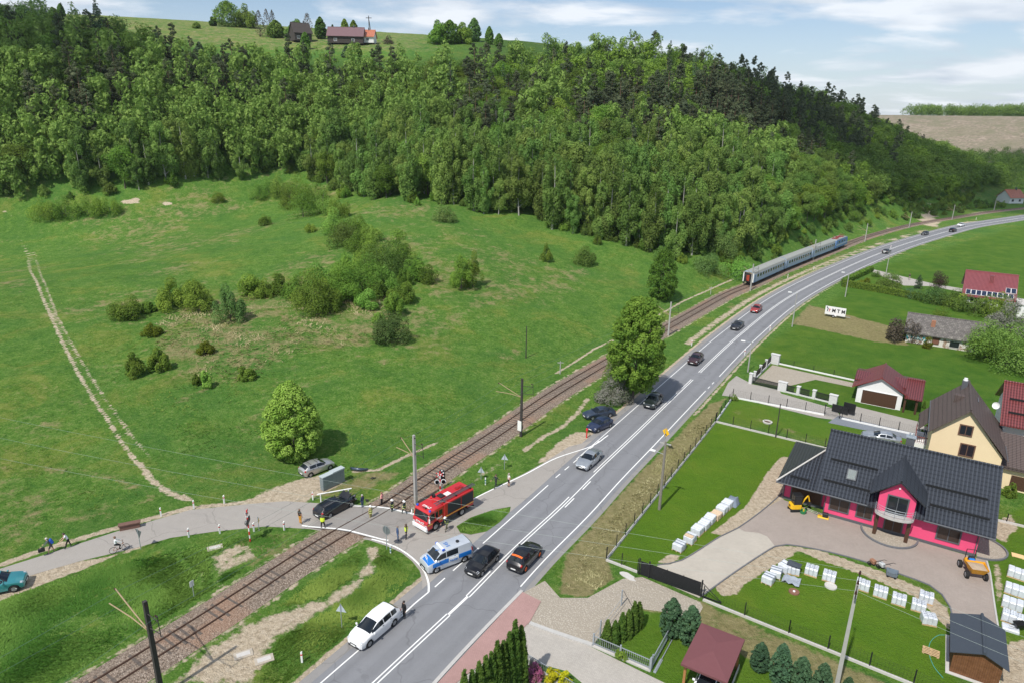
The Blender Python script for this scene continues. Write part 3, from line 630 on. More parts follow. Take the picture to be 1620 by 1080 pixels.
F_RED = foliage('purple_leaves', (.045, .022, .024), (.085, .045, .042), .15)
F_GOLD = foliage('golden_leaves', (.16, .19, .015), (.28, .30, .03))
F_BARE = foliage('thin_brown_twigs', (.10, .08, .06), (.17, .14, .10), .05)
M_BARK = mat('grey_brown_bark', (.10, .085, .07), .95, var=.3, scale=4); M_BIRCHBARK = mat('white_birch_bark', (.34, .33, .30), .9, var=.35, scale=5)
M_PINEBARK = mat('reddish_pine_bark', (.16, .095, .065), .95, var=.3)
def leaf_cloud(blobs, n, size, r, droop=0.0, flat=.0, shell=.72, aspect=1.0):
    """leaf faces on the skins of a set of blobs (x,y,z,rx,ry,rz): quads turned outwards, with tone per blob and per leaf"""
    B = np.array(blobs, float); w = B[:, 3]*B[:, 4]+B[:, 3]*B[:, 5]; w /= w.sum(); b = r.choice(len(B), n, p=w)
    d = r.normal(size=(n, 3)); d[:, 2] += .25; d /= np.linalg.norm(d, axis=1)[:, None]
    rad = (shell+(1.06-shell)*r.random(n)**.6)[:, None]; P = B[b, :3]+d*B[b, 3:6]*rad
    nr = d+r.normal(size=(n, 3))*.42; nr[:, 2] += .45; nr /= np.linalg.norm(nr, axis=1)[:, None]
    t = r.normal(size=(n, 3)); t[:, 2] -= droop*2; t -= nr*(t*nr).sum(1)[:, None]; t /= np.linalg.norm(t, axis=1)[:, None]+1e-9; u = np.cross(nr, t)
    s = size*(.6+.8*r.random(n))[:, None]; L = s*aspect
    V = np.stack([P-t*L*.5, P+u*s*.42+nr*s*.10, P+t*L*.55-nr*s*.06, P-u*s*.42+nr*s*.10], 1).reshape(-1, 3)
    tone = r.random(len(B))[b]*.55+r.random(n)*.45; tone = np.clip(tone, 0, 1)
    C = np.repeat(np.stack([tone, tone, tone, np.ones(n)], 1), 4, 0)
    return V, np.arange(4*n).reshape(n, 4), C
def blobs_for(kind, h, w, r):
    B = []
    if kind == 'round':
        for i in range(34):
            d = r.normal(size=3); d /= np.linalg.norm(d); q = .35+.48*r.random(); s = w*(.11+.10*r.random())
            B.append((d[0]*w*.42*q*1.15, d[1]*w*.42*q*1.15, h*.56+d[2]*h*.36*q*1.15, s, s, s*.85))
    elif kind in ('egg', 'oval'):       # dense egg-shaped crown made of many small tufts on its skin; 'oval' carries it on a clear trunk
        z0 = .03 if kind == 'egg' else .16; nb = 260
        for i in range(nb):
            z = (i+.5)/nb; pr = (math.sin(PI*min(1, z**.72*.93+.07))**.62) if kind == 'egg' else math.sin(PI*(z**.85*.92+.06))**.6
            rr = w*.5*pr*(1+.05*r.normal()); a = i*2.39996+r.normal()*.2; q = .93 if i % 4 else .5; s = w*(.060+.035*r.random())
            B.append(((rr*q-s*.3)*math.cos(a), (rr*q-s*.3)*math.sin(a), h*(z0+(.97-z0)*z), s, s, s*.9))
        if kind == 'oval':
            for b in range(12): k_ = int(r.integers(nb)); x, y, zz, s, _, _ = B[k_]; B.append((x*1.08, y*1.08, zz, s*2.0, s*2.0, s*1.6))
    elif kind == 'birch':
        for i in range(34):
            z = r.random(); rr = w*.5*(math.sin(PI*(.12+.83*(1-z)**.8))**.8)*(.55+.6*r.random()); a = r.random()*2*PI; q = .35+.6*r.random(); s = w*(.11+.07*r.random())*(1.15-.5*z)
            B.append((rr*q*math.cos(a), rr*q*math.sin(a), h*(.07+.89*z), s, s, s*1.5))
    elif kind == 'pine':
        for i in range(46):
            z = r.random()**.85; rr = w*.5*(1.06-z)**.6*(.35+.65*r.random()); a = r.random()*2*PI; s = w*(.085+.06*r.random())*(1.2-.5*z)
            B.append((rr*math.cos(a), rr*math.sin(a), h*(.26+.71*z), s, s, s*.6))
        B.append((0, 0, h*.97, w*.06, w*.06, h*.03))
    elif kind == 'spruce':
        for z in np.linspace(.06, .96, 15):
            rr = w*.5*(1.02-z)**.85
            for j in range(max(3, int(9*(1-z)))):
                a = r.random()*2*PI; B.append((rr*.62*math.cos(a), rr*.62*math.sin(a), h*z, rr*.45+.12, rr*.45+.12, h*.028))
    elif kind == 'thuja':
        for z in np.linspace(.03, .97, 30):
            rr = w*.5*min(1, (1.02-z)*1.9)**.7*(.94+.06*math.sin(z*7+w))
            for j in range(6):
                a = r.random()*2*PI; B.append((rr*.48*math.cos(a), rr*.48*math.sin(a), h*z, rr*.56, rr*.56, h*.032))
    elif kind == 'bush':
        for i in range(22):
            a = r.random()*2*PI; q = math.sqrt(r.random()); s = w*(.10+.10*r.random()); z = (1-q*q*.75)*(.25+.75*r.random())
            B.append((w*.40*q*math.cos(a), w*.40*q*math.sin(a), max(s*.5, h*.86*z), s, s, s*(1.0 if r.random() < .5 else 1.3)))
    elif kind == 'upbush':    # several leafy upright stems
        for i in range(26):
            a = r.random()*2*PI; q = math.sqrt(r.random()); s = w*(.07+.06*r.random()); z = (1-q*.6)*(.2+.8*r.random())
            B.append((w*.38*q*math.cos(a), w*.38*q*math.sin(a), max(s, h*.9*z), s, s, s*2.0))
    return B
def trunk_mb(kind, h, w, blobs, r, rad=None):
    m = MB(); rad = rad or max(.05, h*.014); top = {'birch': .9, 'pine': .96, 'spruce': .97, 'round': .72, 'egg': .7, 'thuja': .8}.get(kind, .5)
    lean = r.normal(size=2)*h*.012; ax = lambda z: (lean[0]*math.sin(z*3), lean[1]*math.sin(z*2.3), h*z)
    zs = np.linspace(0, top, 7); m.tube([(*ax(z)[:2], ax(z)[2]-(.25 if z == 0 else 0)) for z in zs], [rad*(1.25 if z == 0 else 1)*(1-.82*z/top) for z in zs], 7)
    bl = sorted(blobs, key=lambda b: -b[3])[:9 if kind in ('round', 'egg') else 7]
    for b in bl:
        z0 = max(.12, min(top*.9, b[2]/h-.16 if kind != 'pine' else b[2]/h-.02)); s = ax(z0); e = (b[0], b[1], b[2])
        mid = tuple((s[i]+e[i])/2+(.04*h if i == 2 and kind != 'birch' else 0) for i in range(3)); m.tube([s, mid, e], [rad*.42, rad*.28, rad*.1], 5)
    return m
class Kind:
    """one crown mesh and one trunk mesh, copied with shared data"""
    def __init__(s, name, form, h, w, n, leaf, fol, bark, seed, droop=0, aspect=1.0, shell=.72):
        r = np.random.default_rng(seed); s.h, s.w, s.name = h, w, name; B = blobs_for(form, h, w, r)
        V, Fq, C = leaf_cloud(B, n, leaf, r, droop, shell=shell, aspect=aspect); s.V, s.F, s.C, s.fol = V, Fq, C, fol
        o = mesh_np('crown', V, Fq, fol, attrs={'leaf': ('POINT', C)}); s.crown = o.data; bpy.data.objects.remove(o)
        t = trunk_mb(form, h, w, B, r).build('trunk', bark, smooth=60); s.trunk = t.data; bpy.data.objects.remove(t)
    def place(s, loc, label, cat, group=None, sc=1.0, scz=None, rz=None, name=None):
        e = thing(name or s.name, label, cat, loc, random.random()*6.28 if rz is None else rz, group); e.scale = (sc, sc, scz or sc)
        for n, d in (('crown', s.crown), ('trunk', s.trunk)): link(bpy.data.objects.new(n, d), e)
        return e
# ---- forest on the hillside
FEDGE = [(-120, 330), (0, 322), (60, 319), (140, 313), (220, 302), (300, 292), (360, 290), (420, 282), (475, 275), (520, 298), (560, 312), (620, 321), (690, 327), (760, 337), (840, 352), (905, 372), (950, 386), (1010, 396), (1050, 414), (1110, 416), (1170, 398), (1225, 384), (1262, 366), (1310, 345), (1370, 331), (1430, 322), (1500, 315), (1562, 300)]
FTOP = [(1100, 134), (1000, 112), (880, 122), (810, 130), (740, 138), (650, 144), (540, 144), (420, 138), (330, 138), (275, 122), (240, 98), (150, 86), (60, 80), (-60, 76), (-160, 84)]
FRIGHT = [(1600, 300, 590), (1570, 292, 570), (1500, 258, 550), (1400, 226, 510), (1320, 184, 460), (1200, 162, 420)]
fpoly = np.array([[*T(*p)[:2]] for p in FEDGE]+[list(D(*p)[:2]) for p in FRIGHT]+[[*T(*p)[:2]] for p in FTOP]); fedge = fpoly[:len(FEDGE)]
lo, hi = fpoly.min(0), fpoly.max(0); pts = []
sp_ = 5.2
for i, y in enumerate(np.arange(lo[1], hi[1], sp_*.87)):
    for x in np.arange(lo[0], hi[0], sp_): pts.append((x+(i % 2)*sp_/2+random.uniform(-2.2, 2.2), y+random.uniform(-2.0, 2.0)))
pts = np.array(pts); pts = pts[in_poly(pts, fpoly)]
dE, _ = seg_dist(pts, fedge)
def in_view(P, margin=60):
    z = height(P); q = np.column_stack([P, z-CAM_H]); dz = q@FW; px = 810+FPX*(q@RT)/dz; return (px > -margin) & (px < 1620+margin)
keep = in_view(pts); pts, dE = pts[keep], dE[keep]
fz = height(pts); dist = np.hypot(pts[:, 0], pts[:, 1])
qv = np.column_stack([pts, fz-CAM_H]); fpx = 810+FPX*(qv@RT)/(qv@FW); fpy = 540-FPX*((qv@UP)/(qv@FW))
BIRCH = [Kind('birch_tree', 'birch', 17+i, 8.8, 7500, .37, F_BIRCH, M_BIRCHBARK, 100+i, .9, 1.5) for i in range(4)]
BROAD = [Kind('broadleaf_tree', 'round', 14+i, 10.5, 7000, .38, F_BROAD, M_BARK, 200+i) for i in range(3)]
BEECH = [Kind('broadleaf_tree', 'round', 14+i, 9.8, 6500, .36, F_DULL, M_BARK, 220+i) for i in range(3)]
MAPLE = [Kind('maple_tree', 'round', 13.5+i, 9.2, 6500, .36, F_BRIGHT, M_BARK, 240+i) for i in range(2)]
PINE = [Kind('pine_tree', 'pine', 18+i, 7.0, 4200, .34, F_PINE, M_PINEBARK, 300+i, 0, 1.3) for i in range(3)]
SPRUCE = [Kind('spruce_tree', 'spruce', 18+2*i, 7.0, 5000, .36, F_SPRUCE, M_BARK, 320+i, .6, 1.5) for i in range(2)]
n1 = vnoise(pts, 38, 11); n2 = vnoise(pts, 17, 12); rr = rng.random(len(pts))
def gauss(cx, cy, sx, sy): return np.exp(-(((fpx-cx)/sx)**2+((fpy-cy)/sy)**2))
p_pine = .9*gauss(1180, 215, 170, 55)+.55*gauss(1000, 200, 120, 50)+.7*gauss(300, 165, 150, 50)+.5*gauss(780, 190, 60, 60)+.6*gauss(130, 190, 70, 60)+.35*gauss(520, 150, 120, 30)
right = sstep(fpx, 1150, 1290)
p_birch = (1-right)*np.clip(1.25-dE/75, .12, 1)*(.75+.4*n1)
kinds = []
for i in range(len(pts)):
    if rr[i] < p_pine[i]*(.4+1.1*n2[i]): kinds.append('pine')
    elif rng.random() < p_birch[i]: kinds.append('birch')
    else:
        q = rng.random(); kinds.append('maple' if q < .14 and fpx[i] < 1250 else ('spruce' if q < .18 and fpx[i] < 1250 else ('beech' if q < (.46 if right[i] < .5 else .75) else 'broad')))
kinds = np.array(kinds)
LAB = {'birch': ('slender birch with hanging pale green sprays in the hillside forest', 'birches of the hillside forest', BIRCH),
       'broad': ('broad green deciduous tree with rounded crown in the hillside forest', 'broad green trees of the hillside forest', BROAD),
       'beech': ('dull dark green deciduous tree in the hillside forest', 'dark green trees of the hillside forest', BEECH),
       'maple': ('fresh yellow green maple standing out in the hillside forest', 'yellow green maples of the hillside forest', MAPLE),
       'pine': ('dark brownish pine with open layered crown in the hillside forest', 'pines of the hillside forest', PINE),
       'spruce': ('dark conical spruce in the hillside forest', 'spruces of the hillside forest', SPRUCE)}
restV, restF, restC, restM = [], [], [], []; roff = 0; fols = [F_BIRCH, F_BROAD, F_DULL, F_BRIGHT, F_PINE, F_SPRUCE]
bcount = {}
for kd, (lab, grp, ks) in LAB.items():
    ids = np.where(kinds == kd)[0]; ids = ids[np.argsort(dist[ids])]
    for j, i in enumerate(ids):
        q = ks[rng.integers(len(ks))]; edge = dE[i] < 9; sc = (.64+.52*rng.random()**.8)*(.92 if edge else 1.0)*(1.0 if right[i] < .5 else .82)
        if bcount.setdefault(q.name, 0) < 300 and (kd not in ('broad', 'beech') or j < 150):
            bcount[q.name] += 1; q.place((pts[i, 0], pts[i, 1], fz[i]-.2), lab, kd+' tree', grp, sc, sc*(.85+.25*rng.random()))
        else:
            s = rng.choice(len(q.F), 1100, replace=False); a = rng.random()*6.28; c_, s_ = math.cos(a), math.sin(a)
            V = q.V.reshape(-1, 4, 3)[s]; cen = V.mean(1, keepdims=True); V = (cen+(V-cen)*2.1).reshape(-1, 3)*sc
            V = np.column_stack([V[:, 0]*c_-V[:, 1]*s_+pts[i, 0], V[:, 0]*s_+V[:, 1]*c_+pts[i, 1], V[:, 2]+fz[i]-.2])
            restV.append(V); restC.append(q.C.reshape(-1, 4, 4)[s].reshape(-1, 4)); restM += [fols.index(q.fol)]*1100
print('forest', {k_: int((kinds == k_).sum()) for k_ in LAB})
# ---- the wood beyond the far bend, below and above the quarry
def far_wood(polypts, sp, h):
    pl = np.array(polypts); a, b = pl.min(0), pl.max(0); out = []
    for y in np.arange(a[1], b[1], sp):
        for x in np.arange(a[0], b[0], sp): out.append((x+random.uniform(-.4, .4)*sp, y+random.uniform(-.4, .4)*sp))
    out = np.array(out); out = out[in_poly(out, pl)]; out = out[in_view(out, 30)]; z = height(out)
    for i in range(len(out)):
        q = BEECH[rng.integers(3)]; s = rng.choice(len(q.F), 420, replace=False); V = q.V.reshape(-1, 4, 3)[s]; cen = V.mean(1, keepdims=True); sc = h/17*(.8+.4*rng.random())
        V = (cen+(V-cen)*2.1).reshape(-1, 3)*sc+np.array([out[i, 0], out[i, 1], z[i]-.24*h]); restV.append(V); restC.append(q.C.reshape(-1, 4, 4)[s].reshape(-1, 4)); restM.extend([fols.index(q.fol)]*420)
    print('far wood', len(out))

QUARRY_Y = 700
far_wood([(225, 575), (268, 462), (335, 402), (430, 350), (560, 300), (900, 420), (760, 560), (560, 620), (380, 640)], 11, 15)
def iso(e0, x0, x1):
    q = np.array([(x, y) for x in np.arange(x0, x1, 20) for y in np.arange(200, 1400, 20)], float); e, t = seg_dist(q, FAR_HILL); e = e*t; return q[(e > e0) & (e < e0+90)]
far_wood(np.array([(x, q[:, 1].min()) for x in np.arange(490, 1000, 60) for q in [iso(430, x, x+20)] if len(q)]+[(x, q[:, 1].max()) for x in np.arange(960, 490, -60) for q in [iso(430, x, x+20)] if len(q)]), 8, 21)
V = np.concatenate(restV); C = np.concatenate(restC)
o = mesh_np('distant_forest', V, np.arange(len(V)).reshape(-1, 4), fols, mi=restM, attrs={'leaf': ('POINT', C)}); o['kind'] = 'stuff'
# ---- scrub along the foot of the forest and on the railway bank
SCRUB = [Kind('scrub_bush', f_, 3.4+.5*i, 4.6, 2600, .30, fo_, M_BARK, 600+i) for i, (f_, fo_) in enumerate((('bush', F_BROAD), ('bush', F_DULL), ('upbush', F_BROAD), ('bush', F_DULL)))]
fe = spline(fedge, 4.0); rs_ = random.Random(12)
for i in range(4, len(fe)-2):
    if rs_.random() < .62:
        x, y = fe[i][0]+rs_.uniform(-3, 3), fe[i][1]+rs_.uniform(-1, 6); q = rs_.choice(SCRUB); q.place((x, y, hz(x, y)-.1), 'leafy scrub bush at the foot of the hillside forest', 'bush', 'scrub bushes along the forest foot', rs_.uniform(.6, 1.15))
p0 = np.argmin(((RAIL-np.array(G(1190, 449)[:2]))**2).sum(1)); lf = {o_: offs(RAIL, -o_) for o_ in (7, 10, 13, 17, 21)}
for i in range(int(p0)+2, len(RAIL)-3):
    for o_ in (7, 10, 13, 17, 21):
        if rs_.random() < (.16 if o_ == 7 else .5):
            x, y = lf[o_][i][0]+rs_.uniform(-1.5, 1.5), lf[o_][i][1]+rs_.uniform(-1.5, 1.5); q = rs_.choice(SCRUB); q.place((x, y, hz(x, y)-.1), 'scrub bush on the bank above the railway track', 'bush', 'scrub bushes on the railway bank', rs_.uniform(.45, .95))
# ---- single trees and bushes placed where they stand
def size_at(p, px): return px*float((np.array([p[0], p[1], p[2]-CAM_H]))@FW)/FPX
def plant(px, py, wpx, hpx, form, n, leaf, fol, bark, label, cat, name, group=None, seed=None, on='T', droop=0, aspect=1.0, shell=.72):
    p = T(px, py) if on == 'T' else G(px, py); w = size_at(p, wpx); d = float(np.array([p[0], p[1], p[2]-CAM_H])@FW)
    h = size_at(p, hpx)/math.cos(math.atan2(CAM_H-p[2], math.hypot(p[0], p[1])))
    if form not in ('bush', 'upbush'): h = max(h-.12*w, h*.88)
    if form in ('round', 'oval'): w *= 1.08
    if form in ('bush', 'upbush'): w *= 1.2; h *= 1.15
    q = Kind(name, form, h, w, n, leaf, fol, bark, seed or int(px*7+py), droop, aspect, shell); return q.place((p[0], p[1], p[2]-.05), label, cat, group)
plant(466, 719, 91, 120, 'egg', 34000, .21, F_LONE, M_BARK, 'lone dense egg shaped bright green tree beside the silver parked car', 'tree', 'maple_tree')
plant(1000, 636, 80, 168, 'oval', 34000, .27, F_LIME, M_BARK, 'tall roadside tree between the railway and the road above the parked cars', 'tree', 'lime_tree', on='F')
plant(1046, 474, 46, 86, 'egg', 13000, .31, F_BROAD, M_BARK, 'single dark green tree in the meadow corner left of the railway', 'tree', 'alder_tree')
plant(970, 634, 50, 46, 'bush', 6500, .19, F_BLOOM, M_BARK, 'flowering bush with pale blossom below the tall roadside tree', 'bush', 'lilac_bush', on='F')
plant(982, 606, 52, 50, 'bush', 7000, .2, F_BROAD, M_BARK, 'green bush behind the flowering bush next to the railway', 'bush', 'green_bush', on='F')
BUSH = [  # px, py, w, h, form, foliage
 (200, 502, 44, 34, 'bush', F_BROAD), (272, 488, 38, 44, 'bush', F_BROAD), (311, 489, 48, 40, 'bush', F_BROAD), (365, 508, 48, 52, 'upbush', F_GREY), (398, 468, 40, 32, 'bush', F_BROAD), (440, 463, 34, 28, 'bush', F_BROAD),
 (498, 491, 76, 58, 'bush', F_BROAD), (536, 468, 60, 52, 'bush', F_BROAD), (586, 458, 60, 50, 'bush', F_BROAD), (612, 436, 74, 62, 'bush', F_DULL), (655, 442, 34, 34, 'bush', F_BROAD), (678, 446, 30, 28, 'bush', F_BROAD),
 (572, 400, 50, 36, 'bush', F_BROAD), (545, 388, 50, 40, 'bush', F_DULL), (596, 468, 36, 28, 'bush', F_BROAD), (624, 497, 34, 36, 'upbush', F_BROAD), (585, 380, 34, 24, 'bush', F_BRIGHT),
 (730, 455, 38, 66, 'upbush', F_BROAD), (748, 452, 34, 52, 'upbush', F_BROAD), (864, 413, 20, 28, 'upbush', F_BROAD), (926, 417, 34, 24, 'bush', F_DULL), (620, 541, 56, 44, 'bush', F_GREY),
 (217, 594, 28, 38, 'bush', F_BROAD), (252, 586, 32, 36, 'upbush', F_BROAD), (70, 346, 46, 28, 'bush', F_BROAD), (105, 344, 44, 34, 'upbush', F_BROAD), (140, 342, 44, 34, 'upbush', F_BRIGHT), (170, 338, 44, 30, 'upbush', F_BROAD),
 (442, 312, 34, 34, 'upbush', F_BRIGHT), (480, 344, 56, 46, 'bush', F_BROAD), (512, 338, 46, 44, 'bush', F_BRIGHT), (460, 330, 34, 34, 'bush', F_BROAD), (420, 357, 20, 14, 'bush', F_BROAD), (490, 366, 18, 14, 'bush', F_BROAD),
 (326, 611, 20, 26, 'upbush', F_BRIGHT), (390, 599, 24, 20, 'bush', F_BROAD), (702, 352, 34, 26, 'bush', F_GREY), (660, 326, 10, 16, 'upbush', F_BRIGHT), (408, 316, 26, 22, 'upbush', F_BRIGHT), (345, 320, 20, 14, 'bush', F_BROAD),
 (312, 606, 14, 16, 'upbush', F_BROAD), (325, 558, 22, 18, 'bush', F_GOLD), (240, 530, 26, 16, 'bush', F_GOLD), (236, 492, 20, 16, 'bush', F_BROAD), (600, 512, 20, 22, 'upbush', F_BRIGHT), (640, 452, 22, 30, 'upbush', F_BROAD), (470, 470, 40, 36, 'bush', F_BROAD), (520, 490, 44, 44, 'upbush', F_BROAD), (555, 476, 50, 46, 'bush', F_BROAD), (548, 448, 50, 44, 'upbush', F_BROAD), (508, 455, 44, 34, 'bush', F_BRIGHT), (590, 420, 50, 44, 'bush', F_BROAD), (630, 418, 44, 50, 'bush', F_BROAD), (610, 462, 44, 40, 'upbush', F_BRIGHT), (636, 476, 36, 34, 'bush', F_BROAD), (580, 486, 34, 30, 'bush', F_BRIGHT), (560, 372, 44, 34, 'bush', F_BROAD), (530, 372, 40, 34, 'bush', F_BRIGHT), (500, 318, 40, 34, 'upbush', F_BROAD), (470, 316, 40, 36, 'bush', F_BROAD), (535, 345, 40, 36, 'upbush', F_BROAD), (425, 305, 36, 26, 'bush', F_BRIGHT), (300, 470, 30, 26, 'bush', F_BRIGHT), (420, 470, 30, 24, 'upbush', F_BROAD),
 (1160, 435, 50, 34, 'bush', F_BRIGHT), (1120, 432, 44, 28, 'bush', F_GREY), (1135, 404, 50, 46, 'bush', F_GREY)]
def bush_place(px, py):
    if py < 372: return 'in the far left row below the forest' if px < 200 else ('in the upper thicket close below the forest' if 400 < px < 530 else 'on the upper slope near the forest edge')
    if 470 < px < 700 and py < 500: return 'in the central thicket of the meadow'
    if 150 < px < 470 and py < 515: return 'in the row left of the central thicket'
    if px > 1000: return 'between railway and forest before the train'
    if px > 700: return 'standing apart right of the thicket'
    return 'on the dry patch above the lone tree'
BL = {F_BRIGHT.name: 'bright yellow green bush', F_BROAD.name: 'mid green bush', F_DULL.name: 'dark dense bush', F_GREY.name: 'silvery grey green bush', F_GOLD.name: 'low golden green shrub'}
for (px, py, w, h, fm, fo) in BUSH:
    plant(px, py, w, h, fm, int(1800+95*w), .25 if w > 30 else .20, fo, M_BARK, BL[fo.name]+(' with upright stems' if fm == 'upbush' else '')+' '+bush_place(px, py), 'bush', 'meadow_bush', BL[fo.name]+'es '+bush_place(px, py))
# gardens on the right
GARD = [(1592, 578, 118, 78, 'bush', F_DULL, 5200, 'large dark green bush swallowing the end of the derelict house', 'bush'), (1560, 566, 60, 50, 'bush', F_BROAD, 2200, 'broad green bush in front of the large dark bush', 'bush'),
 (1598, 526, 60, 48, 'bush', F_BLOOM, 2600, 'pale flowering bush behind the derelict house', 'bush'), (1572, 502, 54, 42, 'bush', F_BROAD, 2200, 'round green tree before the solar panel house', 'tree'), (1540, 496, 50, 26, 'bush', F_DULL, 1500, 'low dark shrub left of the round tree by the solar house', 'bush'),
 (1483, 466, 30, 40, 'round', F_RED, 1500, 'small purple leaved tree on the garden path', 'tree'), (1452, 457, 13, 24, 'thuja', F_SPRUCE, 800, 'small dark conical conifer in the far garden', 'conifer'), (1404, 458, 36, 24, 'bush', F_DULL, 1000, 'brownish green shrub on the far garden lawn', 'bush'),
 (1440, 470, 30, 16, 'bush', F_BLUE, 900, 'blue green low shrub in the far garden', 'bush'), (1470, 478, 44, 26, 'bush', F_GREY, 1200, 'grey green shrub under the purple tree', 'bush'), (1500, 484, 40, 24, 'bush', F_DULL, 1100, 'dark shrub beside the clipped hedge', 'bush'), (1518, 488, 34, 22, 'bush', F_BROAD, 900, 'leafy shrub closest to the solar panel house', 'bush'),
 (1362, 453, 16, 10, 'bush', F_GOLD, 500, 'low golden shrub inside the hedge corner', 'bush'), (1371, 447, 9, 8, 'bush', F_GOLD, 400, 'small round golden shrub on the far lawn', 'bush'), (1386, 438, 14, 10, 'bush', F_DULL, 400, 'tiny dark shrub beside the garden path start', 'bush'), (1410, 441, 22, 9, 'bush', F_DULL, 600, 'flat dark juniper beside the garden path', 'bush'),
 (1425, 540, 50, 40, 'upbush', F_BARE, 1500, 'thin brownish leafless shrub at the corner of the derelict house', 'shrub'), (1488, 502, 24, 16, 'bush', F_BROAD, 700, 'green shrub behind the ridge of the derelict house', 'bush'), (1466, 550, 13, 20, 'bush', F_GOLD, 700, 'small shrub against the graffiti wall', 'bush'),
 (1161, 632, 12, 8, 'bush', F_DULL, 300, 'tiny shrub at the corner of the dark mesh fence', 'bush'), (1505, 790, 26, 26, 'bush', F_BROAD, 900, 'green bush below the yellow house wall', 'bush'), (1596, 785, 18, 22, 'bush', F_BROAD, 700, 'green bush behind the end of the pink house roof', 'bush'), (1460, 688, 12, 9, 'bush', F_DULL, 300, 'small shrub by the yellow house entrance', 'bush'), (1461, 645, 5, 12, 'thuja', F_THUJA, 300, 'young thuja beside the maroon garage', 'conifer'), (1471, 648, 5, 11, 'thuja', F_SPRUCE, 300, 'second young conifer beside the maroon garage', 'conifer'), (1422, 706, 10, 8, 'bush', F_BARE, 300, 'little brown shrub by the car behind the pink house', 'bush')]
for px, py, w, h, fm, fo, n, lab, cat in GARD:
    plant(px, py, w, h, fm, int(n*2.6), .27 if w > 30 else .17, fo, M_BARK, lab, cat, 'garden_tree' if cat == 'tree' else ('conifer' if cat == 'conifer' else 'garden_bush'), on='F')
# thujas and junipers in the foreground gardens
for px, py in [(823, 1086), (813, 1095), (804, 1104), (795, 1113), (786, 1123), (777, 1132), (768, 1142), (758, 1151), (747, 1161), (735, 1172)]:
    plant(px, py, 23+random.uniform(-2, 2), 95+random.uniform(-9, 7), 'thuja', 7500, .15, F_THUJA, M_BARK, 'tall dark green thuja in the dense row beside the red pavement', 'thuja', 'thuja', 'tall thujas of the row beside the pavement', on='F', droop=-.8, aspect=1.6, shell=.85)
for i, (px, py, h) in enumerate([(959, 1020, 40), (971, 1018, 38), (982, 1010, 42), (992, 1005, 42), (1001, 996, 46), (1009, 990, 40)]):
    plant(px, py+2, 16, h, 'thuja', 2600, .16, F_THUJA, M_BARK, 'small olive green thuja in the row of six on the corner lawn', 'thuja', 'thuja', 'six thujas on the corner lawn', on='F', droop=-.8, aspect=1.6, shell=.85)
for px, py, w, h, fo, lab in [(1060, 1004, 36, 58, F_BLUE, 'upright blue green juniper beside the maroon carport'), (1090, 1016, 36, 58, F_BLUE, 'rounded dark juniper against the maroon carport roof'), (1200, 1058, 28, 42, F_BLUE, 'compact round juniper in the row right of the carport'), (1231, 1078, 32, 60, F_BLUE, 'tallest pointed juniper in the row right of the carport'), (1265, 1082, 30, 44, F_BLUE, 'third juniper in the row right of the carport'), (1297, 1098, 28, 50, F_BLUE, 'pointed juniper beside the foot of the concrete pole'), (1339, 1100, 18, 30, F_SPRUCE, 'last small conifer beyond the concrete pole')]:
    plant(px, py, w, h, 'egg', 4200, .17, fo, M_BARK, lab, 'juniper', 'juniper', on='F', shell=.8)
plant(983+0, 1040, 18, 14, 'bush', 500, .18, F_BROAD, M_BARK, 'small green shrub behind the railing of the corner lawn', 'bush', 'garden_bush', on='F')
for px, py, w, h, fo, lab in [(845, 1072, 26, 18, foliage('magenta_blossom', (.10, .12, .04), (.50, .10, .32)), 'magenta flowering azalea beside the tall thujas'), (874, 1076, 24, 22, foliage('yellow_blossom', (.30, .28, .02), (.80, .66, .02)), 'yellow flowering azalea nearest the driveway'), (893, 1084, 20, 20, foliage('yellow_blossom_two', (.28, .26, .02), (.75, .60, .02)), 'smaller yellow azalea at the lower edge'), (840, 1058, 12, 14, F_BLOOM, 'pale lilac flowering shrub at the foot of the thujas'), (862, 1094, 26, 16, foliage('pink_blossom', (.12, .13, .05), (.66, .48, .52)), 'pale pink azalea between the yellow azaleas')]:
    plant(px, py, w, h, 'bush', 1400, .13, fo, M_BARK, lab, 'azalea', 'azalea', on='F')
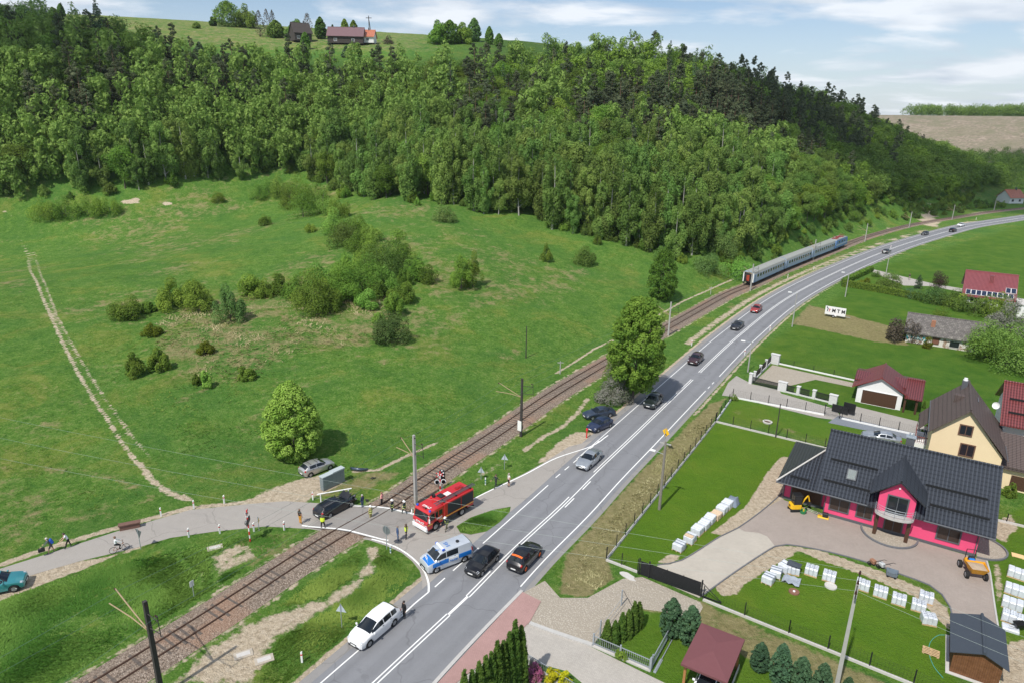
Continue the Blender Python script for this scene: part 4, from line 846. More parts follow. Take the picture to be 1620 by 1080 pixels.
# clipped hedges (box shape, leafy skin)
def hedge(pts, w, h, label, n):
    pl = spline([G(*p) for p in pts], .8); L = len(pl); V = []; rs = np.random.default_rng(5)
    u = rs.random(n)*(L-1); i = u.astype(int); c = pl[i]+(pl[np.minimum(i+1, L-1)]-pl[i])*(u-i)[:, None]; t = np.gradient(pl, axis=0)[i]; t /= np.linalg.norm(t, axis=1)[:, None]; nn = np.stack([t[:, 1], -t[:, 0]], 1)
    top = rs.random(n) < .4; off = np.where(top, rs.uniform(-.5, .5, n), np.sign(rs.random(n)-.5)*.5)*w+rs.normal(size=n)*.04; z = np.where(top, h, rs.random(n)*h)+rs.normal(size=n)*.05
    P = np.column_stack([c+nn*off[:, None], z]); nr = np.column_stack([nn*np.sign(off)[:, None]*(~top)[:, None], top*1.0])+rs.normal(size=(n, 3))*.4; nr /= np.linalg.norm(nr, axis=1)[:, None]
    a = rs.normal(size=(n, 3)); a -= nr*(a*nr).sum(1)[:, None]; a /= np.linalg.norm(a, axis=1)[:, None]; b = np.cross(nr, a); s = .17
    V = np.stack([P-a*s, P+b*s*.8, P+a*s, P-b*s*.8], 1).reshape(-1, 3); tn = rs.random(n); C = np.repeat(np.stack([tn, tn, tn, np.ones(n)], 1), 4, 0)
    o = mesh_np('clipped_hedge', V, np.arange(4*n).reshape(-1, 4), F_BROAD, attrs={'leaf': ('POINT', C)})
    core = MB(); l, r_ = offs(pl, -w*.42), offs(pl, w*.42)
    for k_ in range(L-1): core.add([(*l[k_], 0), (*r_[k_], 0), (*r_[k_+1], 0), (*l[k_+1], 0), (*l[k_], h*.94), (*r_[k_], h*.94), (*r_[k_+1], h*.94), (*l[k_+1], h*.94)], [(4, 5, 6, 7), (0, 1, 5, 4), (1, 2, 6, 5), (2, 3, 7, 6), (3, 0, 4, 7)])
    core.build('hedge_core', mat('hedge_inner_green', (.05, .10, .022), .9, var=.4, scale=8), o); tag(o, label, 'hedge')
hedge([(1331, 453), (1350, 455), (1400, 464), (1460, 476), (1525, 489)], 1.6, 1.5, 'long clipped green hedge in front of the far garden', 9000)
hedge([(1334, 450), (1355, 440), (1378, 429)], 1.3, 1.4, 'short clipped hedge running from the corner towards the road', 3500)
# hilltop trees on the skyline
HILL = [(20, 34, 60, 26, 'bush', F_SPRUCE), (55, 34, 50, 24, 'bush', F_SPRUCE), (86, 27, 9, 14, 'bush', F_DULL), (98, 27, 10, 20, 'egg', F_DULL), (160, 66, 34, 64, 'spruce', F_SPRUCE), (311, 45, 10, 9, 'bush', F_DULL), (362, 42, 46, 40, 'egg', F_BROAD), (390, 44, 34, 30, 'bush', F_BROAD), (337, 41, 12, 14, 'bush', F_DULL), (437, 60, 26, 28, 'egg', F_DULL),
 (412, 58, 14, 40, 'egg', F_BARE), (424, 58, 14, 42, 'egg', F_BARE), (433, 58, 12, 40, 'egg', F_BARE), (468, 62, 30, 26, 'bush', F_DULL), (488, 58, 16, 36, 'egg', F_BARE), (508, 62, 18, 34, 'egg', F_DULL), (527, 60, 9, 20, 'spruce', F_SPRUCE), (535, 66, 9, 22, 'spruce', F_SPRUCE), (546, 55, 12, 24, 'egg', F_BROAD), (560, 55, 12, 22, 'egg', F_BROAD), (484, 78, 14, 26, 'egg', F_BRIGHT), (614, 70, 14, 12, 'bush', F_BARE),
 (692, 70, 30, 34, 'bush', F_BROAD), (712, 70, 34, 38, 'egg', F_BROAD), (732, 70, 28, 30, 'bush', F_BROAD), (750, 66, 22, 36, 'egg', F_GREY), (774, 71, 13, 28, 'egg', F_DULL), (789, 74, 13, 20, 'egg', F_DULL), (316, 82, 16, 16, 'spruce', F_SPRUCE), (548, 90, 16, 18, 'spruce', F_SPRUCE)]
HN = {'spruce': 'dark spruce', 'bush': 'rounded leafy tree', 'egg': 'upright leafy tree'}
for px, py, w, h, fm, fo in HILL:
    plant(px, py, w, h, fm, 700 if fo is F_BARE else 4200, .5 if fo is F_BARE else .85, fo, M_BARK, ('thin bare twiggy tree' if fo is F_BARE else ('grey leaved tree' if fo is F_GREY else HN[fm]))+' on the hilltop skyline above the forest', 'tree', 'hilltop_tree', 'trees on the hilltop skyline')
# long grass: tufts over the meadows nearest the camera, thinning with distance
def tufts(n, poly, label_name, hmin, hmax, m, seed, excl=None):
    r = np.random.default_rng(seed); pl = poly_g(poly); lo, hi = pl.min(0), pl.max(0); P = lo+(hi-lo)*r.random((n*3, 2)); dd, _ = seg_dist(P, np.vstack([pl, pl[:1]])); P = P[in_poly(P, pl) & (r.random(len(P)) < np.clip(dd/(.05*(hi-lo).max()), .0, 1))]
    if excl is not None: P = P[excl(P, r)]
    P = P[:n]; n = len(P); z = height(P); a = vnoise(P, 4.0, seed+40)*7; s = r.uniform(hmin, hmax, n)*(.6+.8*vnoise(P, 3.0, seed+50)); V = []; C = []; tn = np.clip(.5+1.5*(vnoise(P, 2.6, seed+60)-.5)+.8*(vnoise(P, 9.0, seed+61)-.5), 0, 1)
    for q in range(3):
        b = a+(q-1)*.9+r.normal(size=n)*.5; le = r.uniform(.8, 2.4, n)*s; wd = .03+.05*r.random(n)
        x, y = np.cos(b), np.sin(b); o = np.stack([P[:, 0]+x*.05, P[:, 1]+y*.05, z-.02], 1)
        V.append(np.stack([o-np.stack([-y*wd, x*wd, 0*x], 1), o+np.stack([-y*wd, x*wd, 0*x], 1), o+np.stack([x*le, y*le, s], 1)], 1)); t = np.clip(tn+.25*(r.random(n)-.5), 0, 1); C.append(np.stack([t, t, t, np.ones(n)], 1))
    V = np.concatenate(V).reshape(-1, 3); C = np.repeat(np.concatenate(C), 3, 0)
    o = mesh_np(label_name, V, np.arange(len(V)).reshape(-1, 3), m, attrs={'leaf': ('POINT', C)}); o['kind'] = 'stuff'; return o
F_GRASS = foliage('long_grass_blades', (.095, .210, .030), (.270, .400, .080), .45, .0); F_DRY = foliage('dry_grass_blades', (.30, .26, .12), (.56, .48, .28), .3, .0)
def clear(P, r):
    dl, _ = seg_dist(P, LANE); dr, _ = seg_dist(P, RAIL[::3]); dq, _ = seg_dist(P, ROAD[::3]); j = np.clip(np.searchsorted(gx, P[:, 0]), 0, nx-1)+nx*np.clip(np.searchsorted(gy, P[:, 1]), 0, ny-1)
    d = np.hypot(P[:, 0], P[:, 1]); return (dl > 3.4) & (dr > 3.3) & (dq > 5.6) & (dirt[j] < .3) & (lawn[j] < .2) & (vnoise(P, 5.0, 21)+.5*vnoise(P, 1.7, 22) > .35+.7*r.random(len(P))) & (r.random(len(P)) < np.clip(70/d, .0, 1)**2)
tufts(26000, [(-60, 1090), (-60, 960), (200, 885), (420, 840), (520, 850), (170, 1090)], 'trackside_grass', .06, .18, F_GRASS, 1, clear)
tufts(12000, [(270, 1090), (560, 862), (590, 858), (618, 868), (640, 888), (652, 910), (640, 945), (560, 1015), (470, 1090)], 'roadside_grass', .05, .16, F_GRASS, 2, clear)
tufts(30000, [(-60, 890), (-60, 420), (400, 420), (1000, 440), (1060, 500), (800, 660), (560, 790), (440, 780), (300, 800)], 'meadow_grass', .06, .2, F_GRASS, 3, clear)
tufts(9000, [(640, 780), (1000, 540), (1180, 450), (1200, 470), (960, 660), (840, 740), (745, 790)], 'verge_grass', .1, .28, F_GRASS, 4, clear)
tufts(16000, [(885, 940), (892, 880), (1010, 748), (1120, 645), (1128, 668), (960, 880), (975, 912), (930, 942)], 'dry_verge_grass', .08, .25, F_DRY, 5, clear)
tufts(2500, [(722, 832), (745, 819), (805, 803), (790, 824), (745, 844), (728, 841)], 'islet_grass', .05, .15, F_GRASS, 6)
tufts(3500, [(225, 560), (250, 500), (340, 475), (430, 445), (560, 425), (640, 460), (640, 540), (470, 560), (420, 600), (330, 610)], 'dry_meadow_grass', .15, .4, F_DRY, 8)
# ================================================================ houses, plots, fences (all aligned to one street grid)
TH = R(-31.2); CU, SU = math.cos(TH), math.sin(TH)
def UV(u, v, z=0.0): return (u*CU-v*SU, u*SU+v*CU, z)
def toUV(p): return (p[0]*CU+p[1]*SU, -p[0]*SU+p[1]*CU)
def GU(px, py, z=0.0): return toUV(G(px, py, z))
def paving(name, c, sx, sy, var=.1, joint=.55):
    k = NT(name, .9, .2); m = k.n('ShaderNodeMapping'); m.inputs['Rotation'].default_value = (0, 0, -TH); k.l(k.pos(), m.inputs[0])
    b = k.n('ShaderNodeTexBrick'); k.l(m.outputs[0], b.inputs['Vector']); b.inputs['Scale'].default_value = 1; b.inputs['Brick Width'].default_value = sx; b.inputs['Row Height'].default_value = sy; b.inputs['Mortar Size'].default_value = .012
    b.inputs['Color1'].default_value = (*[x*(1-var) for x in c], 1); b.inputs['Color2'].default_value = (*[x*(1+var) for x in c], 1); b.inputs['Mortar'].default_value = (*[x*joint for x in c], 1)
    q = k.mix(.5, b.outputs[0], k.ramp(k.noise(.5, 5, rough=.7), [(.3, tuple(x*.86 for x in c)), (.7, tuple(x*1.1 for x in c))])); k.col(q); return k.m
def tiles(name, c, du, dv, axis='u', rough=.34, spec=.6, st=1.0):
    """roof tiles: rows down the slope, rounded columns across it"""
    k = NT(name, rough, spec); s = k.n('ShaderNodeSeparateXYZ'); k.l(k.obj(), s.inputs[0]); a, b = (s.outputs[0], s.outputs[1]) if axis == 'u' else (s.outputs[1], s.outputs[0])
    row = k.math('FRACT', k.math('DIVIDE', b, dv)); cl = k.math('ABSOLUTE', k.math('SINE', k.math('MULTIPLY', a, PI/du)))
    h = k.math('ADD', k.math('MULTIPLY', row, -1.6), k.math('MULTIPLY', cl, .8)); k.bump(h, st, .07)
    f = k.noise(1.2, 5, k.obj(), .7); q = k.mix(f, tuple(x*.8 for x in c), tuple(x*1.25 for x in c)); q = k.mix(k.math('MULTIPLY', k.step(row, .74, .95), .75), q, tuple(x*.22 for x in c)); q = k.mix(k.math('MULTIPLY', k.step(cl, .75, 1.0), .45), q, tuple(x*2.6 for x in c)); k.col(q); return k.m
M_PALE = paving('pale_sand_paving', (.46, .42, .36), .22, .11); M_BROWN = paving('brownish_paving', (.34, .29, .255), .22, .11); M_RED = paving('red_paving', (.40, .25, .23), .2, .1); M_BEIGE = paving('beige_paving', (.43, .40, .36), .2, .1, .14); M_GREYP = paving('grey_paving', (.37, .345, .315), .2, .1); M_SLATE = paving('slate_blue_paving', (.20, .22, .25), .3, .15)
kg = NT('loose_gravel', 1, .1); gg = kg.n('ShaderNodeTexVoronoi'); gg.inputs['Scale'].default_value = 7; kg.l(kg.pos(), gg.inputs['Vector'])
kg.col(kg.mix(kg.step(gg.outputs["Distance"], .05, .5), kg.ramp(kg.noise(.5, 5, rough=.7), [(.3, (.43, .385, .32)), (.7, (.60, .545, .465))]), (.34, .30, .245))).bump(gg.outputs['Distance'], .7, .06); M_GRAVEL = kg.m
M_CONC = mat('pale_concrete', (.52, .50, .47), .85, var=.15); M_KERB = mat('concrete_kerb', (.46, .45, .43), .85, var=.15); M_EDGE = mat('dark_edging_kerb', (.14, .145, .155), .8); M_BLACK = mat('black_painted_steel', (.022, .023, .025), .5, .2); M_GALV = mat('galvanised_grey_steel', (.42, .46, .50), .5, .5)
M_WHITE = mat('white_render', (.78, .78, .77), .85, var=.05); M_STONEW = mat('pale_split_stone', (.60, .60, .59), .9, var=.22, scale=5); M_PINK = mat('hot_pink_render', (.76, .082, .195), .85, var=.05); M_YEL = mat('cream_yellow_render', (.82, .66, .42), .9, var=.05, scale=.8)
M_GREYTRIM = mat('dark_grey_trim', (.10, .105, .115), .6); M_BROWNW = mat('dark_brown_wood', (.075, .038, .022), .6, var=.3, scale=6); M_TIMB = mat('raw_timber', (.55, .38, .21), .8, var=.2, scale=5)
M_GLASS = mat('dark_window_glass', (.020, .024, .030), .06, 0, .6, var=.3); M_GLASSB = mat('brown_tinted_blind_glass', (.045, .030, .024), .12, 0, .6, var=.25)
M_TDARK = tiles('anthracite_roof_tiles', (.030, .034, .042), .34, .40); M_TMAR = tiles('maroon_roof_tiles', (.135, .034, .034), .3, .36); M_TMARV = tiles('maroon_roof_tiles_cross', (.135, .034, .034), .3, .36, 'v'); M_TBROWN = tiles('dark_brown_roof', (.082, .062, .056), .3, .4, 'v', .6, .3, .25); M_TDARKV = tiles('anthracite_roof_tiles_cross', (.030, .034, .042), .34, .40, 'v'); M_TRED = tiles('brick_red_sheet_roof', (.20, .055, .06), .25, .36); M_TRED2 = tiles('orange_roof_tiles', (.46, .16, .09), .3, .4); M_FLATDARK = mat('blue_black_felt_roof', (.050, .062, .080), .8, var=.08); M_MARF = mat('maroon_felt_roof', (.165, .062, .068), .8, var=.07)
# --- sheets
sheet('paved_drive', [(1019, 902), (1045, 893), (1060, 892), (1078, 885), (1138, 848), (1167, 834), (1178, 840), (1200, 842), (1214, 848), (1226, 863), (1171, 898), (1106, 945), (1060, 925)], .012, M_PALE)
sheet('paved_yard', [(1167, 834), (1206, 806), (1237, 789), (1302, 812), (1542, 881), (1562, 884), (1567, 905), (1574, 955), (1582, 1010), (1508, 1010), (1509, 985), (1503, 960), (1490, 940), (1470, 925), (1430, 910), (1380, 892), (1340, 880), (1290, 868), (1245, 861), (1226, 863), (1214, 848), (1200, 842), (1178, 840)], .008, M_BROWN)
sheet('gravel_yard', [(829, 936), (862, 918), (886, 945), (930, 945), (985, 915), (1016, 912), (1108, 952), (1112, 960), (1100, 982), (1055, 968), (1012, 962), (945, 1010), (938, 1020), (834, 987), (818, 978)], .014, M_GRAVEL)
sheet('beige_pavement', [(834, 987), (938, 1024), (1032, 1070), (1120, 1112), (980, 1130), (900, 1062), (820, 1040), (750, 1150), (630, 1180), (700, 1095), (740, 1066), (770, 1045)], .010, M_BEIGE)
sheet('red_pavement', [(826, 936), (856, 951), (838, 984), (776, 1040), (740, 1066), (690, 1105), (650, 1150), (626, 1160), (690, 1083)], .060, M_RED)
sheet('grey_drive', [(1152, 605), (1165, 594), (1190, 607), (1232, 616), (1236, 622), (1320, 646), (1328, 655), (1345, 640), (1460, 668), (1468, 690), (1450, 689), (1325, 664), (1294, 660), (1160, 627), (1142, 625)], .011, M_GREYP)
sheet('gravel_court', [(1194, 603), (1222, 577), (1350, 605), (1349, 612), (1290, 600), (1240, 612)], .013, M_GRAVEL)
sheet('slate_drive', [(1326, 657), (1480, 692), (1476, 702), (1310, 668)], .012, M_SLATE)
sheet('far_garden_path', [(1374, 428), (1384, 427), (1480, 450), (1530, 458), (1526, 463), (1470, 453), (1430, 452)], .012, M_BEIGE)
def kerb(name, pts, w, h, m, label, cat='kerb', step=1.0):
    pl = spline([G(*p) for p in pts], step); l, r_ = offs(pl, -w/2), offs(pl, w/2); mb = MB(); vs = []; fs = []
    for i in range(len(pl)): vs += [(*l[i], 0), (*l[i], h), (*r_[i], h), (*r_[i], 0)]
    for i in range(len(pl)-1):
        b = i*4
        for j in range(3): fs.append((b+j, b+j+1, b+j+5, b+j+4))
    mb.add(vs, fs+[(3, 2, 1, 0), tuple(len(vs)-4+j for j in range(4))]); o = mb.build(name, m); return tag(o, label, cat)
kerb('road_kerb', [(620, 1162), (688, 1080), (757, 1005), (826, 934)], .3, .10, M_KERB, 'concrete kerb between the road and the red pavement')
kerb('edging_kerb', [(1040, 893), (1078, 886), (1138, 849), (1167, 835), (1206, 807), (1237, 780)], .1, .09, M_EDGE, 'dark edging kerb along the lawn side of the paved drive')
kerb('edging_kerb', [(1108, 944), (1171, 899), (1226, 864), (1245, 861), (1290, 868), (1340, 880), (1380, 892), (1430, 910), (1470, 925), (1490, 940), (1503, 960), (1509, 990)], .12, .09, M_EDGE, 'dark curved edging kerb between the brown yard and the lower lawn')
kerb('edging_kerb', [(1561, 887), (1566, 905), (1573, 955), (1581, 1005)], .14, .08, M_KERB, 'pale edging kerb on the dumper side of the yard')
kerb('boundary_kerb', [(838, 986), (870, 998), (938, 1021)], .35, .16, M_KERB, 'low concrete boundary kerb beside the gravel yard', step=.8)
# --- building parts
def gable_walls(u0, u1, v0, v1, ze, zr, ridge, mid=None, ze2=None):
    m = MB(); ze2 = ze if ze2 is None else ze2
    if ridge == 'u': mid = (v0+v1)/2 if mid is None else mid; return m.xprism([(v0, 0), (v1, 0), (v1, ze2), (mid, zr), (v0, ze)], u0, u1)
    mid = (u0+u1)/2 if mid is None else mid; return m.yprism([(u0, 0), (u1, 0), (u1, ze2), (mid, zr), (u0, ze)], v0, v1)
def gable_roof(u0, u1, v0, v1, ze, zr, ridge, mid=None, ze2=None, t=.16):
    """extents already include the overhang; ze at the first eave, ze2 at the other"""
    m = MB(); ze2 = ze if ze2 is None else ze2
    if ridge == 'u':
        mid = (v0+v1)/2 if mid is None else mid; P = [(v0, ze), (mid, zr), (v1, ze2), (v1, ze2-t), (mid, zr-t*1.2), (v0, ze-t)]
        m.xprism([P[0], P[1], P[4], P[5]], u0, u1); m.xprism([P[1], P[2], P[3], P[4]], u0, u1)
        m.tube([(u0-.02, mid, zr+.03), (u1+.02, mid, zr+.03)], .11, 8)
    else:
        mid = (u0+u1)/2 if mid is None else mid; P = [(u0, ze), (mid, zr), (u1, ze2), (u1, ze2-t), (mid, zr-t*1.2), (u0, ze-t)]
        m.yprism([P[0], P[1], P[4], P[5]], v0, v1); m.yprism([P[1], P[2], P[3], P[4]], v0, v1); m.tube([(mid, v0-.02, zr+.03), (mid, v1+.02, zr+.03)], .11, 8)
    return m
def window(parent, u, v, z, w, h, fm, gm, name='window', mull=1, fw=.12, face='-v'):
    f = MB(); g = MB(); s = -1 if face in ('-v', '-u') else 1
    def bx(m, a0, a1, z0, z1, d0, d1):
        d0, d1 = sorted((s*d0, s*d1))
        if face in ('-v', '+v'): m.box(u+a0, u+a1, v+d0, v+d1, z0, z1)
        else: m.box(u+d0, u+d1, v+a0, v+a1, z0, z1)
    a, b = -w/2, w/2
    bx(f, a-fw, a, z-.02-fw, z+h+fw, 0, .07); bx(f, b, b+fw, z-.02-fw, z+h+fw, 0, .07); bx(f, a, b, z+h, z+h+fw, 0, .07); bx(f, a, b, z-fw, z, 0, .09)
    for i in range(mull): c = a+(i+1)*w/(mull+1); bx(f, c-.035, c+.035, z, z+h, .022, .045)
    fo = f.build(name, fm, parent); bx(g, a, b, z, z+h, .0, .02); g.build('pane', gm, fo); return fo
def downpipe(parent, u, v, z): m = MB(); m.tube([(u, v, .1), (u, v, z-.4), (u, v-.45, z-.1)], .05, 8); m.build('downpipe', M_GREYTRIM, parent, 40)
# --- pink house
pu, pv = toUV((33.789, 64.127)); H = thing('bungalow', 'hot pink bungalow with anthracite tiled roof, front dormer and balcony', 'house', UV(pu, pv), TH)
m = gable_walls(0, 13.73, 0, 11.5, 2.95, 7.0, 'u', 5.75); m.box(-4.42, 0, 1.1, 10.2, 0, 2.85); m.yprism([(4.75, 2.75), (7.98, 2.75), (7.98, 4.85), (6.37, 6.35), (4.75, 4.85)], -1.15, 3.2); m.build('wall', M_PINK, H)
m = MB(); m.box(-.02, 13.76, -.03, .0, 0, .32); m.box(-4.44, -.02, 1.07, 1.1, 0, .32); m.box(-4.45, -4.42, 1.07, 10.2, 0, .32); m.box(13.73, 13.76, 0, 11.5, 0, .32); m.build('plinth', M_GREYTRIM, H)
sl = .68; zf = lambda v: 2.95+sl*(v+.9)
r_ = gable_roof(-1.1, 14.85, -.9, 12.4, 2.95, zf(5.75), 'u', 5.75).build('roof', M_TDARK, H)
m = MB(); c0, c1, tp, bk = (-5.05, -.6, 2.78), (-5.05, 10.9, 2.78), (-1.15, 5.3, 5.1), (-1.15, 5.31, 5.1)
m.add([c0, (-.0, -.6, 2.78), (0, 5.3, 5.1), tp, c1, (0, 10.9, 2.78), (c0[0], c0[1], 2.6), (0, -.6, 2.6), (c1[0], c1[1], 2.6), (0, 10.9, 2.6)], [(0, 1, 2, 3), (0, 3, 4), (3, 2, 5, 4), (0, 6, 7, 1), (4, 8, 6, 0), (5, 9, 8, 4), (6, 8, 9, 7)]); m.build('wing_roof', M_TDARK, H)
m = MB(); m.tube([(-5.08, -.62, 2.84), (-1.15, 5.3, 5.16)], .09, 8); m.build('hip_ridge', M_CONC, H)
gable_roof(3.87, 8.87, -1.65, 4.75, 4.72, 6.72, 'v').build('dormer_roof', M_TDARKV, H)
for u, w in [(1.35, 1.75), (3.75, 1.35), (11.25, 1.85)]: window(H, u, 0, .95, w, 1.3, M_GREYTRIM, M_GLASSB, mull=1)
window(H, 6.45, -1.15, 3.0, 1.7, 1.75, M_GREYTRIM, M_GLASS, 'balcony_door', 1); window(H, 6.5, 0, .05, 1.5, 2.15, M_GREYTRIM, M_BROWNW, 'front_door', 1)
window(H, -2.05, 1.1, .02, 3.0, 2.15, M_GREYTRIM, M_BROWNW, 'garage_door', 0)
m = MB(); m.box(4.75, 7.98, -1.15, 0, 2.55, 2.75); arc = [(6.37+1.75*math.cos(t), -1.15-1.0*math.sin(t)) for t in np.linspace(PI, 0, 13)]; m.prism([(4.62, -1.1)]+arc+[(8.12, -1.1)], 2.6, 2.85); bal = m.build('balcony', M_KERB, H)
m = MB(); [m.tube([(p[0], p[1], 2.85), (p[0], p[1], 3.75)], .02, 6) for p in arc[::2]]; [m.tube([(p[0], p[1], z) for p in arc], .02, 6) for z in (3.1, 3.3, 3.5, 3.75)]; m.build('railing', M_GALV, bal, 60)
for u in (4.95, 7.8): mm = MB(); mm.box(u-.17, u+.17, -1.12, -.78, 0, 2.55); mm.build('porch_pillar', M_BROWNW, H)
for u in (-.05, 13.6): downpipe(H, u, -.06, 2.9)
downpipe(H, -4.35, 1.0, 2.8)
for a, b, v, z in [(-1.1, 3.85, -.97, 2.88), (8.9, 14.85, -.97, 2.88), (-5.1, -.1, -.68, 2.7)]: m = MB(); m.tube([(a, v, z), (b, v, z)], .08, 8); m.build('gutter', M_GREYTRIM, H, 60)
for (a, b, v) in [(-.4, 4.2, 2.6), (-.6, 4.2, .35), (9.2, 14.2, .55), (8.6, 13.9, 2.3)]: mm = MB(); mm.box(a, b, v-.04, v+.04, zf(v)+.02, zf(v)+.22); mm.build('snow_guard', M_BLACK, H)
mm = MB(); mm.box(-3.9, -1.9, .42, .5, 3.22, 3.4); mm.build('snow_guard', M_BLACK, H)
ang = math.atan(sl); m = MB(); m.cbox((0, 0, .05), (.95, 1.3, .14)); skf = m.build('skylight', M_GREYTRIM, H); skf.location = (1.9, 1.55, zf(1.55)); skf.rotation_euler = (ang, 0, 0)
m = MB(); m.cbox((0, 0, .13), (.75, 1.1, .03)); m.build('pane', mat('sky_reflecting_glass', (.75, .78, .8), .04, .85, .8, var=.02), skf)
m = MB(); m.box(6.2, 7.0, 6.6, 7.3, 6.2, 8.1); ch = m.build('chimney', M_GREYTRIM, H); m = MB(); m.box(6.12, 7.08, 6.52, 7.38, 8.1, 8.2); m.cyl((6.45, 6.95, 8.2), .09, .35, 8); m.cyl((6.75, 6.95, 8.2), .09, .35, 8); m.build('chimney_cap', M_GALV, ch)
m = MB(); m.cbox((6.37, -1.17, 5.75), (.16, .12, .16)); m.build('wall_lamp', M_WHITE, H)
# entrance ring and corner ring of gravel with dark edging
def ring_bed(cu, cv, ru, rv, a0, a1, label):
    n = 22; pts = [UV(cu+ru*math.cos(t), cv+rv*math.sin(t)) for t in np.linspace(a0, a1, n)]; m = MB()
    for i in range(n-1):
        p, q = Vector(pts[i]), Vector(pts[i+1]); c = Vector(UV(cu, cv)); po, qo = c+(p-c)*1.07, c+(q-c)*1.07
        m.add([p, q, qo, po, p+Vector((0, 0, .16)), q+Vector((0, 0, .16)), qo+Vector((0, 0, .16)), po+Vector((0, 0, .16))], [(4, 5, 6, 7), (0, 1, 5, 4), (2, 3, 7, 6)])
    tag(m.build('edging_ring', M_EDGE), label, 'edging'); sheet('gravel_bed', [UV(cu, cv)]+pts, .02, M_GRAVEL, on='W')
ring_bed(pu+6.3, pv-.1, 2.5, 2.6, PI, 2*PI, 'dark rounded edging around the gravel bed at the pink house entrance')
ring_bed(pu+13.9, pv+2.2, 2.5, 2.2, -PI/2, PI/2, 'dark rounded edging around the gravel bed at the end of the pink house')
# --- yellow house
Y = thing('family_house', 'tall cream yellow house with steep dark brown roof and chimneys', 'house', UV(4.55, 89.45), TH)
gable_walls(0, 7.2, 0, 10.2, 5.45, 8.75, 'v', 3.2, 3.9).build('wall', M_YEL, Y)
m = gable_roof(-.4, 7.7, -.5, 10.6, 5.45, 9.0, 'v', 3.2, 3.85, .14); m.build('roof', M_TBROWN, Y)
mm = MB(); mm.add([(-1.3, 5.2, 3.3), (-1.3, 11, 3.3), (.05, 11, 4.9), (.05, 5.2, 4.9), (-1.3, 5.2, 3.16), (-1.3, 11, 3.16), (.05, 11, 4.76), (.05, 5.2, 4.76)], [(0, 1, 2, 3), (7, 6, 5, 4), (0, 4, 5, 1), (3, 7, 4, 0), (1, 5, 6, 2)]); mm.build('porch_roof', M_TBROWN, Y)
for u, z, w, h in [(3.2, 5.75, 1.15, 1.1), (3.75, 3.2, 1.3, 1.35), (3.4, .9, 1.6, 1.2)]: window(Y, u, 0, z, w, h, mat('brown_window_surround', (.16, .09, .06), .7), M_GLASS, mull=1, fw=.13)
m = MB(); m.box(7.2, 12.5, .4, 7, 0, 2.6); m.build('annex_wall', M_YEL, Y); m = MB(); m.yprism([(7.2, 3.0), (12.9, 2.95), (12.9, 2.82), (7.2, 2.86)], -.1, 0.0); m.add([(7.2, -.1, 2.75), (12.9, -.1, 2.75), (12.9, 6.5, 4.6), (7.2, 6.5, 4.6), (7.2, -.1, 2.62), (12.9, -.1, 2.62), (12.9, 6.5, 4.4), (7.2, 6.5, 4.4)], [(0, 1, 2, 3), (7, 6, 5, 4), (0, 4, 5, 1), (0, 3, 7, 4), (1, 5, 6, 2)]); m.build('annex_roof', M_TBROWN, Y)
m = MB(); m.box(8.5, 11.5, .36, .4, .2, 1.9); m.build('annex_door', M_BROWNW, Y)
m = MB(); m.box(2.4, 3.0, 8.6, 9.2, 8.0, 9.5); ch = m.build('chimney', M_GREYTRIM, Y); m = MB(); m.cyl((2.7, 8.9, 9.5), .26, .12, 12); m.cyl((2.7, 8.9, 9.62), .2, .2, 12); m.build('chimney_cap', M_WHITE, ch)
m = MB(); m.box(1.75, 2.95, 5.2, 5.9, 7.6, 8.6); m.build('chimney', M_TBROWN, Y); m = MB(); m.cbox((0, 0, 0), (.12, 1.6, .1)); o = m.build('roof_ladder', M_GREYTRIM, Y); o.location = (4.3, 7.2, 7.85)
for u, z in ((-.42, 5.4), (7.72, 3.8)): m = MB(); m.tube([(u, -.5, z), (u, 10.6, z)], .08, 8); m.build('gutter', M_GREYTRIM, Y, 60)
m = MB(); m.box(-1.4, 0, 5.6, 9.8, 0, 1.15); por = m.build('porch', M_WHITE, Y)
m = MB(); [m.box(-1.38, -1.32, v-.03, v+.03, 1.15, 2.0) for v in np.arange(5.7, 9.8, .22)]; [m.box(u-.03, u+.03, 5.62, 5.68, 1.15, 2.0) for u in np.arange(-1.3, 0, .22)]; m.box(-1.4, -1.3, 5.6, 9.8, 2.0, 2.07); m.box(-1.4, 0, 5.6, 5.7, 2.0, 2.07); m.build('railing', mat('red_brown_railing', (.20, .06, .05), .6), por)
# --- house with maroon roof at the right edge
Q = thing('family_house', 'white house with maroon tiled roof cut by the right edge, satellite dish on its side', 'house', UV(12.2, 98.4), TH)
gable_walls(0, 11, 0, 10, 5.0, 8.5, 'u').build('wall', M_WHITE, Q); gable_roof(-.5, 11.5, -.8, 10.8, 4.95, 8.8, 'u').build('roof', M_TMAR, Q)
window(Q, 3, 0, 2.6, 1.4, 1.3, M_WHITE, M_GLASS); window(Q, 7, 0, 2.6, 1.4, 1.3, M_WHITE, M_GLASS)
for v in (.8, 2.6): mm = MB(); mm.box(.2, 6, v-.03, v+.03, 4.95+(v+.8)*.66, 5.2+(v+.8)*.66); mm.build('snow_guard', M_BLACK, Q)
m = MB(); m.lathe([(0, 0), (.2, .03), (.36, .1), (.45, .18)], 18); d = m.build('satellite_dish', M_WHITE, Q, 60); d.location = (-.95, 2.2, 6.2); d.rotation_euler = (R(70), 0, R(-30)); m = MB(); m.tube([(-.9, 2.3, 6.1), (-.1, 3.2, 5.6)], .03, 6); m.build('dish_arm', M_GALV, d).matrix_parent_inverse = d.matrix_basis.inverted()
